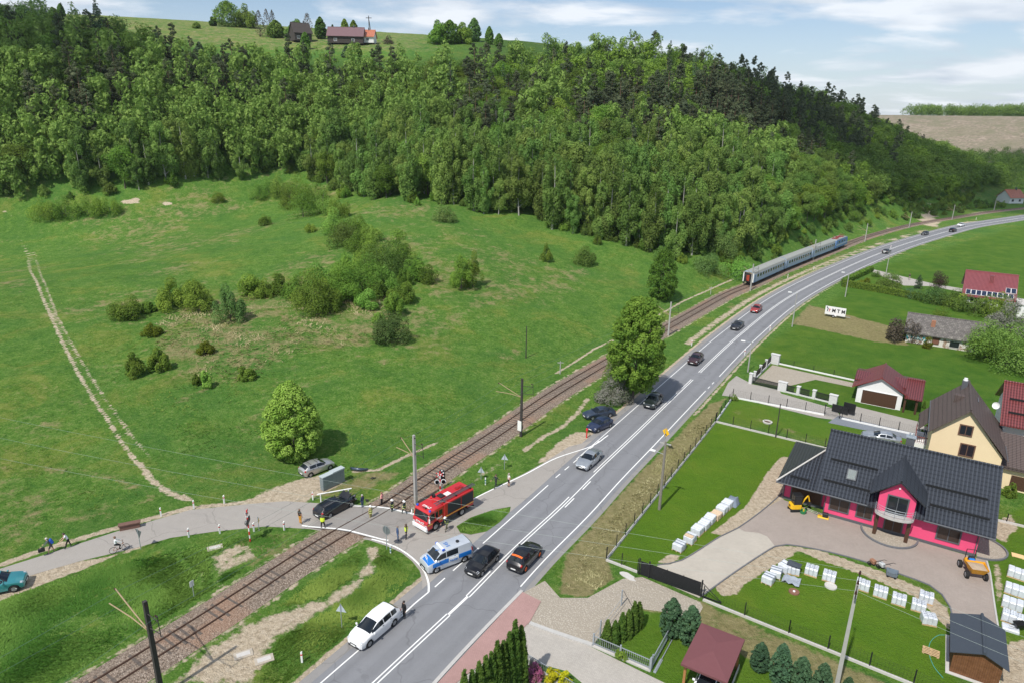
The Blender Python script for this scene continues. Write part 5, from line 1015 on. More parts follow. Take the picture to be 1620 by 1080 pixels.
# --- garage with cross gable
Gg = thing('garage', 'white double garage with maroon cross gabled roof and brown door', 'garage', UV(-5, 108.8), TH)
m = gable_walls(0, 6, 0, 6.4, 2.45, 4.35, 'v', 2.95); m.build('wall', M_WHITE, Gg)
gable_roof(-.75, 6.75, -.45, 6.9, 2.5, 4.62, 'v', 2.95).build('roof', M_TMARV, Gg); m = gable_roof(6.2, 8.5, -.8, 9.3, 2.40, 3.85, 'u', 3.9); m.xprism([(1.6, 3.1), (3.9, 3.8), (3.9, 3.6), (1.6, 2.9)], -.7, 6.2); m.xprism([(3.9, 3.8), (9.3, 2.4), (9.3, 2.2), (3.9, 3.6)], -.7, 6.2); m.build('cross_roof', M_TMAR, Gg)
window(Gg, 3.05, 0, .03, 4.6, 2.1, M_WHITE, M_BROWNW, 'garage_door', 0, .1)
for u, v in [(7.9, -.4), (7.9, 3.5), (6.4, -.4)]: mm = MB(); mm.box(u-.14, u+.14, v-.14, v+.14, 0, 2.4); mm.build('post', M_BROWNW, Gg)
# --- far house with solar panels
S_ = thing('family_house', 'white house with red roof and a row of solar panels along its eaves', 'house', UV(9.6, 186.2), TH)
gable_walls(0, 9.4, 0, 13, 2.5, 6.9, 'u').build('wall', M_WHITE, S_); gable_roof(-.5, 9.9, -.8, 13.8, 2.5, 7.2, 'u').build('roof', M_TRED, S_)
zs = lambda v: 2.5+(v+.8)*(4.7/7.3); m = MB(); m.box(4.4, 5.2, 3.4, 4.3, 4.8, 7.0); m.build('chimney', M_TRED, S_); pa = math.atan(4.7/7.3)
for i, (u, v) in enumerate([(.15+1.02*i, .35) for i in range(9)]+[(7.7, 1.9), (8.72, 1.9)]):
    mm = MB(); mm.cbox((0, 0, .06), (.98, 1.62, .05)); p_ = mm.build('solar_panel', M_WHITE, S_); p_.location = (u+.5, v, zs(v)); p_.rotation_euler = (pa, 0, 0); mm = MB(); mm.cbox((0, 0, .09), (.86, 1.5, .02)); mm.build('cell_glass', mat('blue_black_cells', (.02, .03, .06), .2, 0, .6), p_)
window(S_, 2, 0, .9, 1.3, 1.2, M_WHITE, M_GLASS); window(S_, 7.4, 0, .9, 1.3, 1.2, M_WHITE, M_GLASS)
# neighbour's pale outbuilding
Ob = thing('outbuilding', 'low white outbuilding with flat grey roof at the right edge', 'outbuilding', UV(19.6, 181), TH); m = MB(); m.box(0, 8, 0, 6, 0, 2.8); m.build('wall', M_WHITE, Ob); m = MB(); m.box(-.2, 8.2, -.2, 6.2, 2.8, 3.0); m.build('roof', M_CONC, Ob)
# --- derelict house
kd_ = NT('old_asbestos_slates', .95, .1); m_ = kd_.n('ShaderNodeTexBrick'); kd_.l(kd_.obj(), m_.inputs['Vector']); m_.inputs['Scale'].default_value = 1; m_.inputs['Brick Width'].default_value = .4; m_.inputs['Row Height'].default_value = .3; m_.inputs['Mortar Size'].default_value = .02
m_.inputs['Color1'].default_value = (.12, .11, .105, 1); m_.inputs['Color2'].default_value = (.18, .165, .155, 1); m_.inputs['Mortar'].default_value = (.07, .065, .06, 1)
kd_.col(kd_.mix(kd_.step(kd_.noise(1.6, 6, kd_.obj(), .75), .52, .7), m_.outputs[0], (.26, .25, .22)))
kp = NT('peeling_plaster', .95, .1); kp.col(kp.mix(kp.step(kp.noise(1.3, 6, kp.obj(), .7), .48, .58), (.66, .63, .58), (.33, .23, .17)))
Dh = thing('derelict_house', 'abandoned low house with grey slate roof, peeling white walls and turquoise graffiti', 'house', UV(-.2, 146.9), TH)
gable_walls(0, 12, 0, 7, 2.05, 4.85, 'u', 3.2).build('wall', kp.m, Dh); gable_roof(-.5, 12.4, -.5, 7.6, 2.05, 5.0, 'u', 3.2).build('roof', kd_.m, Dh)
window(Dh, 4.95, 0, .5, 1.0, 1.1, M_BROWNW, mat('rusty_shutter', (.20, .09, .06), .8), 'boarded_window', 0, .08); window(Dh, 8.0, 0, .35, 1.5, 1.1, M_CONC, M_GLASS, 'open_window', 0, .1)
m = MB(); m.box(3.7, 4.4, 1.1, 1.9, 3.1, 4.5); m.build('broken_chimney', mat('crumbling_brick', (.34, .16, .10), .95, var=.4, scale=7), Dh)
M_TEAL = mat('turquoise_spray_paint', (.03, .42, .46), .7); M_INK = mat('dark_spray_paint', (.03, .04, .06), .7); gf = MB(); ink = MB(); rs = random.Random(3)
for i, (cu, cz) in enumerate([(.35, 1.0), (.8, 1.2), (1.35, 1.15), (1.9, 1.2), (2.3, .9), (2.75, 1.05), (3.25, .95)]):
    pts = [(cu+rs.uniform(-.28, .28), -.012, cz+rs.uniform(-.45, .45)) for _ in range(5)]
    gf.tube(pts, .085, 6); ink.tube([(p[0]+.05, -.03, p[2]-.05) for p in pts[:3]], .035, 5)
g_ = gf.build('graffiti', M_TEAL, Dh, 60); ink.build('graffiti_outline', M_INK, g_, 60)
# --- garden shed and carport
Sh = thing('garden_shed', 'brown timber garden shed with blue black felt gable roof', 'shed', UV(7.3, 53.8), TH)
kw = NT('brown_stained_boards', .75, .3); sp = kw.n('ShaderNodeSeparateXYZ'); kw.l(kw.obj(), sp.inputs[0]); fr = kw.math('FRACT', kw.math('MULTIPLY', sp.outputs[0], 7)); kw.col(kw.mix(kw.step(fr, .86, .98), kw.ramp(kw.noise(3, 4, kw.obj()), [(.3, (.13, .055, .022)), (.7, (.20, .09, .04))]), (.05, .02, .01))); kw.bump(fr, .2, .02)
gable_walls(0, 3.1, 0, 4.3, 2.0, 2.65, 'v', 1.75).build('wall', kw.m, Sh); gable_roof(-.3, 3.45, -.35, 4.7, 2.02, 2.8, 'v', 1.75, t=.06).build('roof', M_FLATDARK, Sh); m = MB(); m.box(-.25, 3.3, -.3, 4.5, 0, .06); m.build('slab', M_CONC, Sh)
m = MB(); m.box(1.0, 2.0, -.03, .0, .1, 1.9); m.build('door', kw.m, Sh)
Cp = thing('carport', 'timber carport with flat maroon felt roof sheltering a white car', 'carport', UV(-9.8, 40.6), TH)
m = MB(); m.add([(0, 0, 2.6), (3.35, 0, 2.6), (3.35, 5, 2.6), (0, 5, 2.6), (0, 0, 2.42), (3.35, 0, 2.42), (3.35, 5, 2.42), (0, 5, 2.42), (1.7, 2.2, 2.85), (1.7, 3.2, 2.85)], [(0, 1, 8), (1, 2, 9, 8), (2, 3, 9), (3, 0, 8, 9), (0, 4, 5, 1), (1, 5, 6, 2), (2, 6, 7, 3), (3, 7, 4, 0), (7, 6, 5, 4)]); m.build('roof', M_MARF, Cp)
for u, v in [(.22, .6), (3.1, .6), (.22, 4.6), (3.1, 4.6)]: mm = MB(); mm.box(u-.09, u+.09, v-.09, v+.09, 0, 2.42); mm.build('post', mat('varnished_orange_timber', (.36, .17, .06), .6, var=.25, scale=5), Cp)
m = MB(); m.box(3.25, 3.3, .6, 4.7, .0, .45); m.build('side_board', M_CONC, Cp)
# --- fences
def mesh_fence(path, label, step=2.3, h=1.25, base=.22, mesh=True, post_m=None, base_m=None, group=None):
    """posts and a thin-wire mesh on a concrete plinth"""
    P = [Vector((*p[:2], 0)) for p in path]; f = thing('wire_fence', label, 'fence', P[0], 0, group); o = P[0]; b = MB(); w = MB(); post = None; pm = MB(); pm.box(-.035, .035, -.035, .035, 0, h+.25)
    for a, c in zip(P[:-1], P[1:]):
        d = c-a; L = d.length; d /= L; nrm = Vector((-d.y, d.x, 0))*.09; z = Vector((0, 0, base)); A, C_ = a-o, c-o
        b.add([A-nrm, C_-nrm, C_+nrm, A+nrm, A-nrm+z, C_-nrm+z, C_+nrm+z, A+nrm+z], [(4, 5, 6, 7), (0, 1, 5, 4), (1, 2, 6, 5), (2, 3, 7, 6), (3, 0, 4, 7)])
        n = max(1, round(L/step))
        for i in range(n+1):
            q = A+d*L*i/n
            if post is None: post = pm.build('post', post_m or M_BLACK, f); k_ = post
            else: k_ = post.copy(); link(k_, f)
            k_.location = q
        if mesh:
            for zz in np.arange(base+.06, h+.2, .2): w.tube([A+Vector((0, 0, zz)), C_+Vector((0, 0, zz))], .006, 3, cap=False)
            for t in np.arange(0, L, .25): w.tube([A+d*t+Vector((0, 0, base)), A+d*t+Vector((0, 0, h+.2))], .005, 3, cap=False)
    b.build('plinth', base_m or M_CONC, f)
    if mesh: w.build('wire_mesh', M_BLACK, f)
    return f
uv2 = lambda *a: [UV(*p) for p in a]
mesh_fence(uv2((-20.7, 52.3), (-20.7, 89.3)), 'dark wire mesh fence between the road verge and the pink house lawn')
mesh_fence(uv2((-20.7, 89.5), (-4.2, 89.2)), 'dark wire mesh fence separating the upper lawn from the pink house lawn')
mesh_fence(uv2((-20.7, 52.2), (-17.5, 52.1)), 'short dark wire mesh fence left of the black sliding gate', 1.6)
mesh_fence(uv2((-11.2, 51.6), (-4, 51.2), (14, 50.2)), 'dark wire mesh fence along the lower edge of the pallet lawn', 2.9)
mesh_fence(uv2((-20.7, 89.7), (-21, 99.8), (-8.2, 100.6)), 'dark wire mesh fence around the corner lawn below the grey drive', 2.4, base_m=M_WHITE)
mesh_fence(uv2((-5.9, 100.6), (3.6, 100.4)), 'dark wire mesh fence between the grey drive and the slate drive', 2.4, base_m=M_WHITE)
mesh_fence([G(1225, 574), G(1352, 602)], 'low wire fence behind the gravel court beside the field', 3, .9, base_m=M_WHITE)
mesh_fence([G(1478, 655), G(1560, 672)], 'white based wire fence behind the yellow house', 3, .9, base_m=M_WHITE)
mesh_fence([G(1500, 805), G(1640, 838)], 'wire fence behind the pink house on a pale plinth', 3, .9)
# sliding gate
gt = thing('sliding_gate', 'black horizontal slat sliding gate at the end of the paved drive', 'gate', UV(-17.3, 52.0), TH)
m = MB(); [m.box(.1, 5.7, -.02, .02, z, z+.10) for z in np.arange(.2, 1.5, .13)]; [m.box(u-.03, u+.03, .02, .05, .12, 1.55) for u in (1.15, 2.6, 4.1)]; m.build('slats', M_BLACK, gt)
m = MB(); m.box(.05, 7.6, -.04, .04, .06, .16); m.tube([(5.75, 0, 1.5), (7.6, 0, .15)], .035, 6); m.build('rail_frame', M_BLACK, gt)
for u in (0, .95, 5.8): mm = MB(); mm.box(u-.06, u+.06, -.1, .02, 0, 1.75); mm.build('gate_post', M_BLACK, gt)
# white stone and black steel boundary of the next plot
wf = thing('stone_pillar_fence', 'pale stone pillar fence with black steel panels along the grey drive', 'fence', G(1188, 605))
O_ = G(1188, 605); P1 = [G(1187, 606), G(1237, 618), G(1262, 624), G(1287, 630), G(1317, 639)]; dirn = (P1[-1]-P1[0]).normalized(); yaw = math.atan2(dirn.y, dirn.x)
for i, (p, w, h) in enumerate(zip(P1, (.5, 1.3, .45, .45, 1.1), (1.7, 1.5, 1.35, 1.35, 1.5))):
    m = MB(); m.at(p-O_, yaw).bbox(-w/2, w/2, -.25, .25, 0, h, .02); m.at(p-O_, yaw).box(-w/2-.06, w/2+.06, -.31, .31, h, h+.09); m.build('stone_pillar', M_STONEW, wf)
for i, (a, b) in enumerate(zip(P1[:-1], P1[1:])):
    L = (b-a).length; m = MB(); m.at(a-O_, yaw); n = int(L/.12); [m.box(.35+j*.12, .43+j*.12, -.02, .02, .18, 1.25) for j in range(max(1, int((L-(.9 if i != 3 else .9))/.12)))]; m.box(.3, L-.4, -.03, .03, .3, .36); m.box(.3, L-.4, -.03, .03, 1.1, 1.16); m.build('gate_leaf' if i == 0 else 'steel_panel', M_BLACK, wf)
    if i: m = MB(); m.at(a-O_, yaw).box(.2, L-.2, -.15, .15, 0, .2); m.build('plinth', M_STONEW, wf)
wg = thing('stone_pillar_fence', 'short pale stone fence with black panels beside the road, ending in a wide pillar', 'fence', G(1193, 601)); P2 = [G(1193, 601), G(1202, 591), G(1211, 582), G(1221, 574)]; O_ = P2[0]; d2 = (P2[-1]-P2[0]).normalized(); y2 = math.atan2(d2.y, d2.x)
for i, p in enumerate(P2):
    m = MB()
    if i == 3: m.at(p-O_, yaw).bbox(-.2, 1.2, -.3, .3, 0, 1.7, .02); m.box(-.26, 1.26, -.36, .36, 1.7, 1.8)
    else: m.at(p-O_, y2).bbox(-.17, .17, -.17, .17, 0, 1.5, .02); m.box(-.22, .22, -.22, .22, 1.5, 1.58)
    m.build('stone_pillar', M_STONEW, wg)
for a, b in zip(P2[:-1], P2[1:]):
    L = (b-a).length; m = MB(); m.at(a-O_, y2); [m.box(.25+j*.12, .33+j*.12, -.02, .02, .35, 1.4) for j in range(int((L-.5)/.12)+1)]; m.build('steel_panel', M_BLACK, wg); m = MB(); m.at(a-O_, y2).box(.17, L-.17, -.12, .12, 0, .32); m.build('plinth', M_STONEW, wg)
gk = thing('wicket_gate', 'black steel wicket gate and letterbox panel at the end of the stone fence', 'gate', G(1322, 652), yaw); m = MB(); m.box(-.6, 1.6, -.04, .04, .15, 1.25); m.build('gate_leaf', M_BLACK, gk); m = MB(); m.box(.8, 2.4, .4, .5, .2, 1.8); m.build('letterbox_panel', M_BLACK, gk)
gk = thing('wicket_gate', 'arched black wrought iron gate with round posts beside the corner lawn', 'gate', UV(-8.1, 100.6), TH); m = MB(); m.tube([(-.1, 0, 0), (-.1, 0, 1.5)], .05, 8); m.tube([(1.9, 0, 0), (1.9, 0, 1.5)], .05, 8); m.ball((-.1, 0, 1.6), .13); m.ball((1.9, 0, 1.6), .1); m.build('gate_post', M_BLACK, gk, 50); m = MB(); [m.tube([(u, 0, .1), (u, 0, 1.0+.35*math.sin(PI*(u+.05)/1.9))], .014, 5) for u in np.arange(0, 1.9, .16)]; m.tube([(u, 0, 1.0+.35*math.sin(PI*(u+.05)/1.9)) for u in np.arange(0, 1.95, .19)], .025, 6); m.build('gate_leaf', M_BLACK, gk)
# galvanised railing round the corner lawn
rl = thing('railing', 'galvanised grey railing with upright bars in front of the six thujas', 'railing', UV(-17.0, 41.4), TH); m = MB(); [m.box(u-.012, u+.012, -.012, .012, .25, 1.1) for u in np.arange(.15, 4.7, .16)]; m.box(0, 4.75, -.025, .025, .3, .35); m.box(0, 4.75, -.025, .025, 1.0, 1.05); m.build('bars', M_GALV, rl)
for u in (0, 2.3, 4.75): mm = MB(); mm.box(u-.06, u+.06, -.06, .06, 0, 1.25); mm.build('post', M_GALV, rl)
m = MB(); m.box(-.1, 4.8, -.12, .12, 0, .16); m.build('plinth', M_CONC, rl)
rl = thing('sliding_gate', 'open galvanised gate standing beside the corner lawn', 'gate', UV(-12.2, 41.4), TH); m = MB(); [m.box(-.012, .012, v-.012, v+.012, .2, 1.05) for v in np.arange(.2, 4.3, .16)]; [m.box(-.03, .03, .1, 4.3, z, z+.05) for z in (.18, 1.0)]; m.build('bars', M_GALV, rl); m = MB(); m.box(.3, .36, .1, 4.0, .05, .14); m.box(.2, .42, 0, 1.6, 0, .05); m.build('guide_rail', M_GALV, rl)
for v in (0, .3): mm = MB(); mm.box(-.05, .05, v-.05, v+.05, 0, 1.35); mm.build('post', M_GALV, rl)
rl = thing('railing', 'grey fence of thin wire between the gravel and the thujas', 'railing', UV(-17, 41.5), TH); m = MB(); m.tube([(0, 0, 1.1), (.2, 5.6, 1.1)], .015, 5); m.tube([(0, 0, .5), (.2, 5.6, .5)], .015, 5); m.build('wires', M_GALV, rl)
for v in (1.2, 5.6): mm = MB(); mm.box(-.05, .05, v-.05, v+.05, 0, 1.6); mm.build('post', M_GALV, rl)
mm = MB(); mm.tube([(.1, 5.6, 1.6), (1.5, 5.2, .1)], .02, 5); mm.build('brace', M_BLACK, rl)
rl = thing('railing', 'grey garden railing behind the flowering azaleas', 'railing', G(829, 1046), yaw); m = MB(); [m.box(u-.012, u+.012, -.012, .012, .2, .95) for u in np.arange(.1, 5, .16)]; m.box(0, 5, -.02, .02, .9, .95); m.build('bars', M_GALV, rl); m = MB(); m.box(-.2, 5.2, -.12, .12, 0, .16); m.build('plinth', M_CONC, rl)
# --- stacks of paving, pallets, machines
M_HATCH = mat('weathered_hatch_concrete', (.42, .37, .30), .9, var=.2); M_WRAP = mat('white_plastic_wrap', (.60, .63, .67), .3, 0, .5, var=.28, scale=4); M_BAND = mat('dark_strap', (.16, .19, .24), .5); M_STONE = mat('tan_paving_stone', (.60, .46, .32), .9, var=.2, scale=6); M_TARP = mat('grey_blue_tarpaulin', (.20, .24, .30), .5, var=.2)
def pallet_mesh(L, Wd, h, name_parent, top, bands, seedv):
    r = random.Random(seedv); p = MB()
    for y in (-Wd/2+.06, 0, Wd/2-.06): p.box(-L/2, L/2, y-.05, y+.05, .0, .10)
    for i in range(5): x = -L/2+.06+i*(L-.12)/4; p.box(x-.05, x+.05, -Wd/2, Wd/2, .10, .13)
    p.build('pallet_base', M_TIMB, name_parent)
    m = MB(); n = 3; hh = (h-.13)
    for k_ in range(n):       # wrapped courses with slightly different outlines
        e = r.uniform(-.03, .03); x0 = -L/2+k_*L/n; m.bbox(x0+.005, x0+L/n-.005, -Wd/2+e, Wd/2+e, .13, .13+hh*(1+r.uniform(-.05, .05)), .05)
    o = m.build('wrapped_load', M_WRAP if top != 'stone' else M_STONE, name_parent)
    if top == 'open':
        m = MB(); [m.bbox(-L/2+.05+j*.12, -L/2+.15+j*.12, -Wd/2+.08, Wd/2-.08, h-.02, h+.09, .01) for j in range(4)]; m.build('loose_stones', M_STONE, name_parent)
    if bands:
        m = MB()
        for b in bands: m.box(b-.035, b+.035, -Wd/2-.06, Wd/2+.06, h+.012, h+.022); m.box(b-.035, b+.035, -Wd/2-.065, -Wd/2-.055, .2, h+.022)
        m.build('strap', M_BAND, name_parent)
    if top == 'print':      # rows of dark print across the wrapping
        m = MB(); rr_ = random.Random(seedv)
        for y in (-.22, .02, .26):
            for j in range(7): x = -L/2+.12+j*(L-.2)/7; m.box(x, x+rr_.uniform(.05, .1), y*Wd, y*Wd+.05, h+.04, h+.05)
        m.build('printing', M_BAND, name_parent)
def pallet(px, py, label, L=1.15, Wd=.95, h=.9, rz=0, top='wrap', bands=(), z=0, group=None):
    p = G(px, py, z); t = thing('paving_pallet', label, 'pallet', (p.x, p.y, z), rz, group); pallet_mesh(L, Wd, h, t, top, bands, int(px*3+py)); return t
RW = math.atan2(*(np.array(G(1150, 795)[:2])-np.array(G(1075, 868)[:2]))[::-1])
row = [(1074, 868, 'wrap', (-.2, .22), 'front wrapped pallet with two dark straps at the near end of the lawn row'), (1091, 856, 'open', (.1,), 'wrapped pallet topped with loose tan stones, second from the near end of the lawn row'), (1103, 843, 'wrap', (), 'pleated white wrapped pallet third in the lawn row'), (1113, 834, 'wrap', (), 'white wrapped pallet in the middle of the lawn row'), (1122, 825, 'wrap', (), 'white wrapped pallet just before the uncovered tan one in the lawn row'), (1132, 818, 'stone', (), 'uncovered tan paving stones between the white wrapped pallets'), (1141, 810, 'wrap', (), 'white wrapped pallet just beyond the uncovered tan one'), (1150, 802, 'wrap', (), 'far white wrapped pallet next to the grey tarpaulin')]
for px, py, tp, bd, lab in row: pallet(px, py, lab, 1.15, 1.0, .8 if tp != 'stone' else .65, RW, tp, bd)
m = MB(); rs = random.Random(5); gpts = [[(x*.28-.7, y*.28-.7, .55+.35*rs.random() if 0 < x < 5 and 0 < y < 5 else .05) for x in range(6)] for y in range(6)]
m.add([p for r__ in gpts for p in r__], [(y*6+x, y*6+x+1, y*6+x+7, y*6+x+6) for y in range(5) for x in range(5)]); p = G(1158, 796); tag(m.build('tarpaulin', M_TARP, None, 50, (p.x, p.y, 0), RW), 'grey blue tarpaulin heaped at the far end of the lawn row', 'tarpaulin')
p2 = [(1215, 920, 'wrap', (-.2, .2), RW, 'strapped white pallet at the left end of the lower pallet group'), (1227, 910, 'wrap', (-.2, .2), RW+.2, 'strapped white pallet behind the left one of the lower group'), (1241, 902, 'wrap', (.0, .3), RW-.2, 'strapped white pallet beside the grey foil sheet'), (1254, 905, 'wrap', (), TH+.2, 'half unwrapped white pallet under the dark sheet'),
 (1283, 907, 'print', (), TH, 'printed white pallet standing alone right of the dark sheet'), (1311, 916, 'print', (), TH, 'printed white pallet just above the concrete well ring'), (1364, 930, 'print', (), TH, 'printed white pallet beside the top of the concrete pole'), (1392, 941, 'print', (), TH, 'printed white pallet right of the concrete pole top'), (1421, 953, 'print', (), TH, 'printed white pallet third right of the concrete pole'), (1452, 963, 'print', (), TH, 'printed white pallet in front of the kerb side pallet'), (1464, 950, 'print', (), TH, 'printed white pallet against the dark curved kerb'), (1468, 984, 'print', (), TH+.25, 'printed white pallet nearest the garden shed roof')]
for px, py, tp, bd, rz, lab in p2: pallet(px, py, lab, 1.1, .95, .78, rz, tp, bd)
m = MB(); m.add([(-.6, -.4, .95), (.6, -.45, .98), (.65, .45, .9), (-.55, .42, 1.02), (0, 0, 1.03)], [(0, 1, 4), (1, 2, 4), (2, 3, 4), (3, 0, 4)]); p = G(1254, 905); tag(m.build('dark_sheet', mat('dark_plastic_sheet', (.06, .07, .085), .4), None, None, (p.x, p.y, 0), TH), 'dark plastic sheet lying on the half unwrapped pallet', 'plastic sheet')
m = MB(); rs = random.Random(8); m.add([(x*.3, y*.3, .12+.3*rs.random()) for y in range(5) for x in range(6)], [(y*6+x, y*6+x+1, y*6+x+7, y*6+x+6) for y in range(4) for x in range(5)]); p = G(1246, 918); tag(m.build('foil_sheet', mat('grey_foil', (.42, .46, .52), .25, .3), None, 40, (p.x-.7, p.y-.3, 0), TH), 'crumpled grey foil on the grass before the pallet group', 'foil')
p3 = [(1608, 912, 'wrap', (), 'white wrapped pallet topmost at the right edge'), (1604, 938, 'wrap', (), 'larger white wrapped pallet second from the top at the right edge'), (1600, 960, 'wrap', (), 'white wrapped pallet third from the top at the right edge'), (1600, 982, 'print', (), 'printed white pallet beside the black barrow at the right edge')]
for px, py, tp, bd, lab in p3: pallet(px, py, lab, 1.5, 1.0, .8, TH-.1, tp, bd)
p = G(1598, 995); m = MB(); m.bbox(-.6, .6, -.45, .45, .0, .25, .05); tag(m.build('plastic_bundle', M_WRAP, None, None, (p.x, p.y, 0), TH), 'flat white bundle of wrapping under the black barrow', 'bundle')
w_ = thing('wheelbarrow', 'black wheelbarrow tipped onto the white bundle', 'wheelbarrow', (p.x+.5, p.y-.1, .25), TH+.5); m = MB(); m.add([(-.35, -.3, .5), (.5, -.35, .55), (.5, .35, .55), (-.35, .3, .5), (-.2, -.2, .15), (.3, -.22, .2), (.3, .22, .2), (-.2, .2, .15)], [(4, 5, 6, 7), (0, 4, 7, 3), (1, 2, 6, 5), (0, 1, 5, 4), (3, 7, 6, 2)]); m.build('tray', M_BLACK, w_)
for s in (-1, 1): mm = MB(); mm.tube([(.55, s*.05, .12), (-.2, s*.22, .14), (-.95, s*.28, .42)], .02, 6); mm.build('handle', M_BLACK, w_)
mm = MB(); mm.at((.6, 0, .16), 0, R(90)).lathe([(.05, -.04), (.17, -.04), (.19, 0), (.17, .04), (.05, .04)], 14); mm.build('wheel', M_BLACK, w_, 60)
# empty pallet, board, well rings, hose
pe = thing('empty_pallet', 'empty raw timber pallet on the grass beside the garden shed', 'pallet', UV(6.05, 55.3), TH-.05); m = MB(); [m.box(-.6, .6, y-.05, y+.05, .1, .13) for y in np.linspace(-.38, .38, 5)]; m.build('deck_boards', M_TIMB, pe)
for y in (-.36, 0, .36): mm = MB(); [mm.box(x-.07, x+.07, y-.05, y+.05, 0, .1) for x in (-.5, 0, .5)]; mm.build('block_row', M_TIMB, pe)
p = G(1610, 879); m = MB(); m.box(-.5, .5, -.35, .35, .03, .08); m.box(-.45, -.35, -.35, .35, 0, .03); m.box(.35, .45, -.35, .35, 0, .03); tag(m.build('timber_board', mat('pale_board', (.75, .52, .26), .8), None, None, (p.x, p.y, 0), TH), 'pale timber board lying on the lawn by the corner gravel bed', 'board')
def well(px, py, r, m_, label, rim=True, h=.12):
    p = G(px, py); m = MB(); m.lathe([(0, h*.7), (r*.75, h*.7), (r*.78, h), (r, h), (r*1.02, 0)], 24); return tag(m.build('well_cover', m_, None, 40, (p.x, p.y, 0)), label, 'cover')
well(1314, 927, .52, M_CONC, 'round pale concrete well cover on the pallet lawn'); w2 = well(1256, 936, .45, mat('rust_brown_cover', (.22, .11, .075), .8), 'round rust brown cover on the pallet lawn'); m = MB(); m.lathe([(0, .15), (.1, .15), (.11, .08)], 12); m.build('lid_knob', M_WHITE, w2)
p = G(1214, 668); m = MB(); m.lathe([(.45, .0), (.62, .0), (.66, .2), (.5, .24), (.45, .05)], 24); fl = tag(m.build('flower_ring', M_CONC, None, 40, (p.x, p.y, 0)), 'round pale concrete flower ring on the upper lawn', 'planter'); m = MB(); m.lathe([(0, .08), (.46, .08)], 20); m.build('soil', M_BROWNW, fl)
well(743, 1051, .42, mat('brown_iron_cover', (.24, .20, .17), .8), 'round iron manhole cover in the beige pavement', h=.03)
for px, py, lab in [(385, 1035, 'left rectangular concrete hatch on the sandy patch'), (418, 1043, 'right rectangular concrete hatch on the sandy patch'), (340, 866, 'single concrete hatch in the grass left of the railway')]:
    p = G(px, py); t = thing('concrete_hatch', lab, 'hatch', (p.x, p.y, 0), R(28)); m = MB(); m.box(-.7, .7, -.40, .40, 0, .07); m.build('frame', M_HATCH, t); m = MB(); m.box(-.5, .5, -.22, .22, .07, .095); m.build('lid', M_CONC, t)
p = G(993, 911); m = MB(); rs = random.Random(2); pl = [(.9*math.cos(a)*rs.uniform(.7, 1.1), .45*math.sin(a)*rs.uniform(.7, 1.1)) for a in np.linspace(0, 2*PI, 14)[:-1]]; m.prism(pl, 0, .06); tag(m.build('lime_heap', M_CONC, None, None, (p.x, p.y, 0), TH-.3), 'flat white lime patch beside the black gate', 'lime')
hp = [(1494, 1004), (1486, 1004), (1476, 1010), (1470, 1020), (1470, 1035), (1478, 1055), (1492, 1072)]; m = MB(); q = spline([G(*x) for x in hp], .3); m.tube([(a, b, .03) for a, b in q], .022, 6); tag(m.build('garden_hose', mat('teal_hose', (.10, .42, .36), .5), None, 60), 'teal garden hose curling over the lawn to the shed', 'hose')
# ================================================================ vehicles
M_TYRE = mat('black_tyre_rubber', (.018, .018, .018), .9); M_RIM = mat('alloy_rim', (.42, .43, .44), .35, .8, var=.2, scale=9); M_PLASTIC = mat('black_bumper_plastic', (.025, .026, .028), .6)
M_CGLASS = mat('car_window_glass', (.012, .016, .020), .05, 0, .7, var=.2); M_HEAD = mat('headlight_glass', (.62, .64, .66), .1, .3, .7); M_TAIL = mat('red_tail_light', (.42, .012, .012), .2, 0, .5); M_PLATE = mat('white_number_plate', (.80, .80, .78), .5); M_ORANGE = mat('orange_accent', (.85, .16, .03), .4)
def paint(name, c, metal=.25): 
    if name not in MATS: mat(name, c, .32, metal, .5, var=.06, scale=1.5, coat=.7)
    return MATS[name]
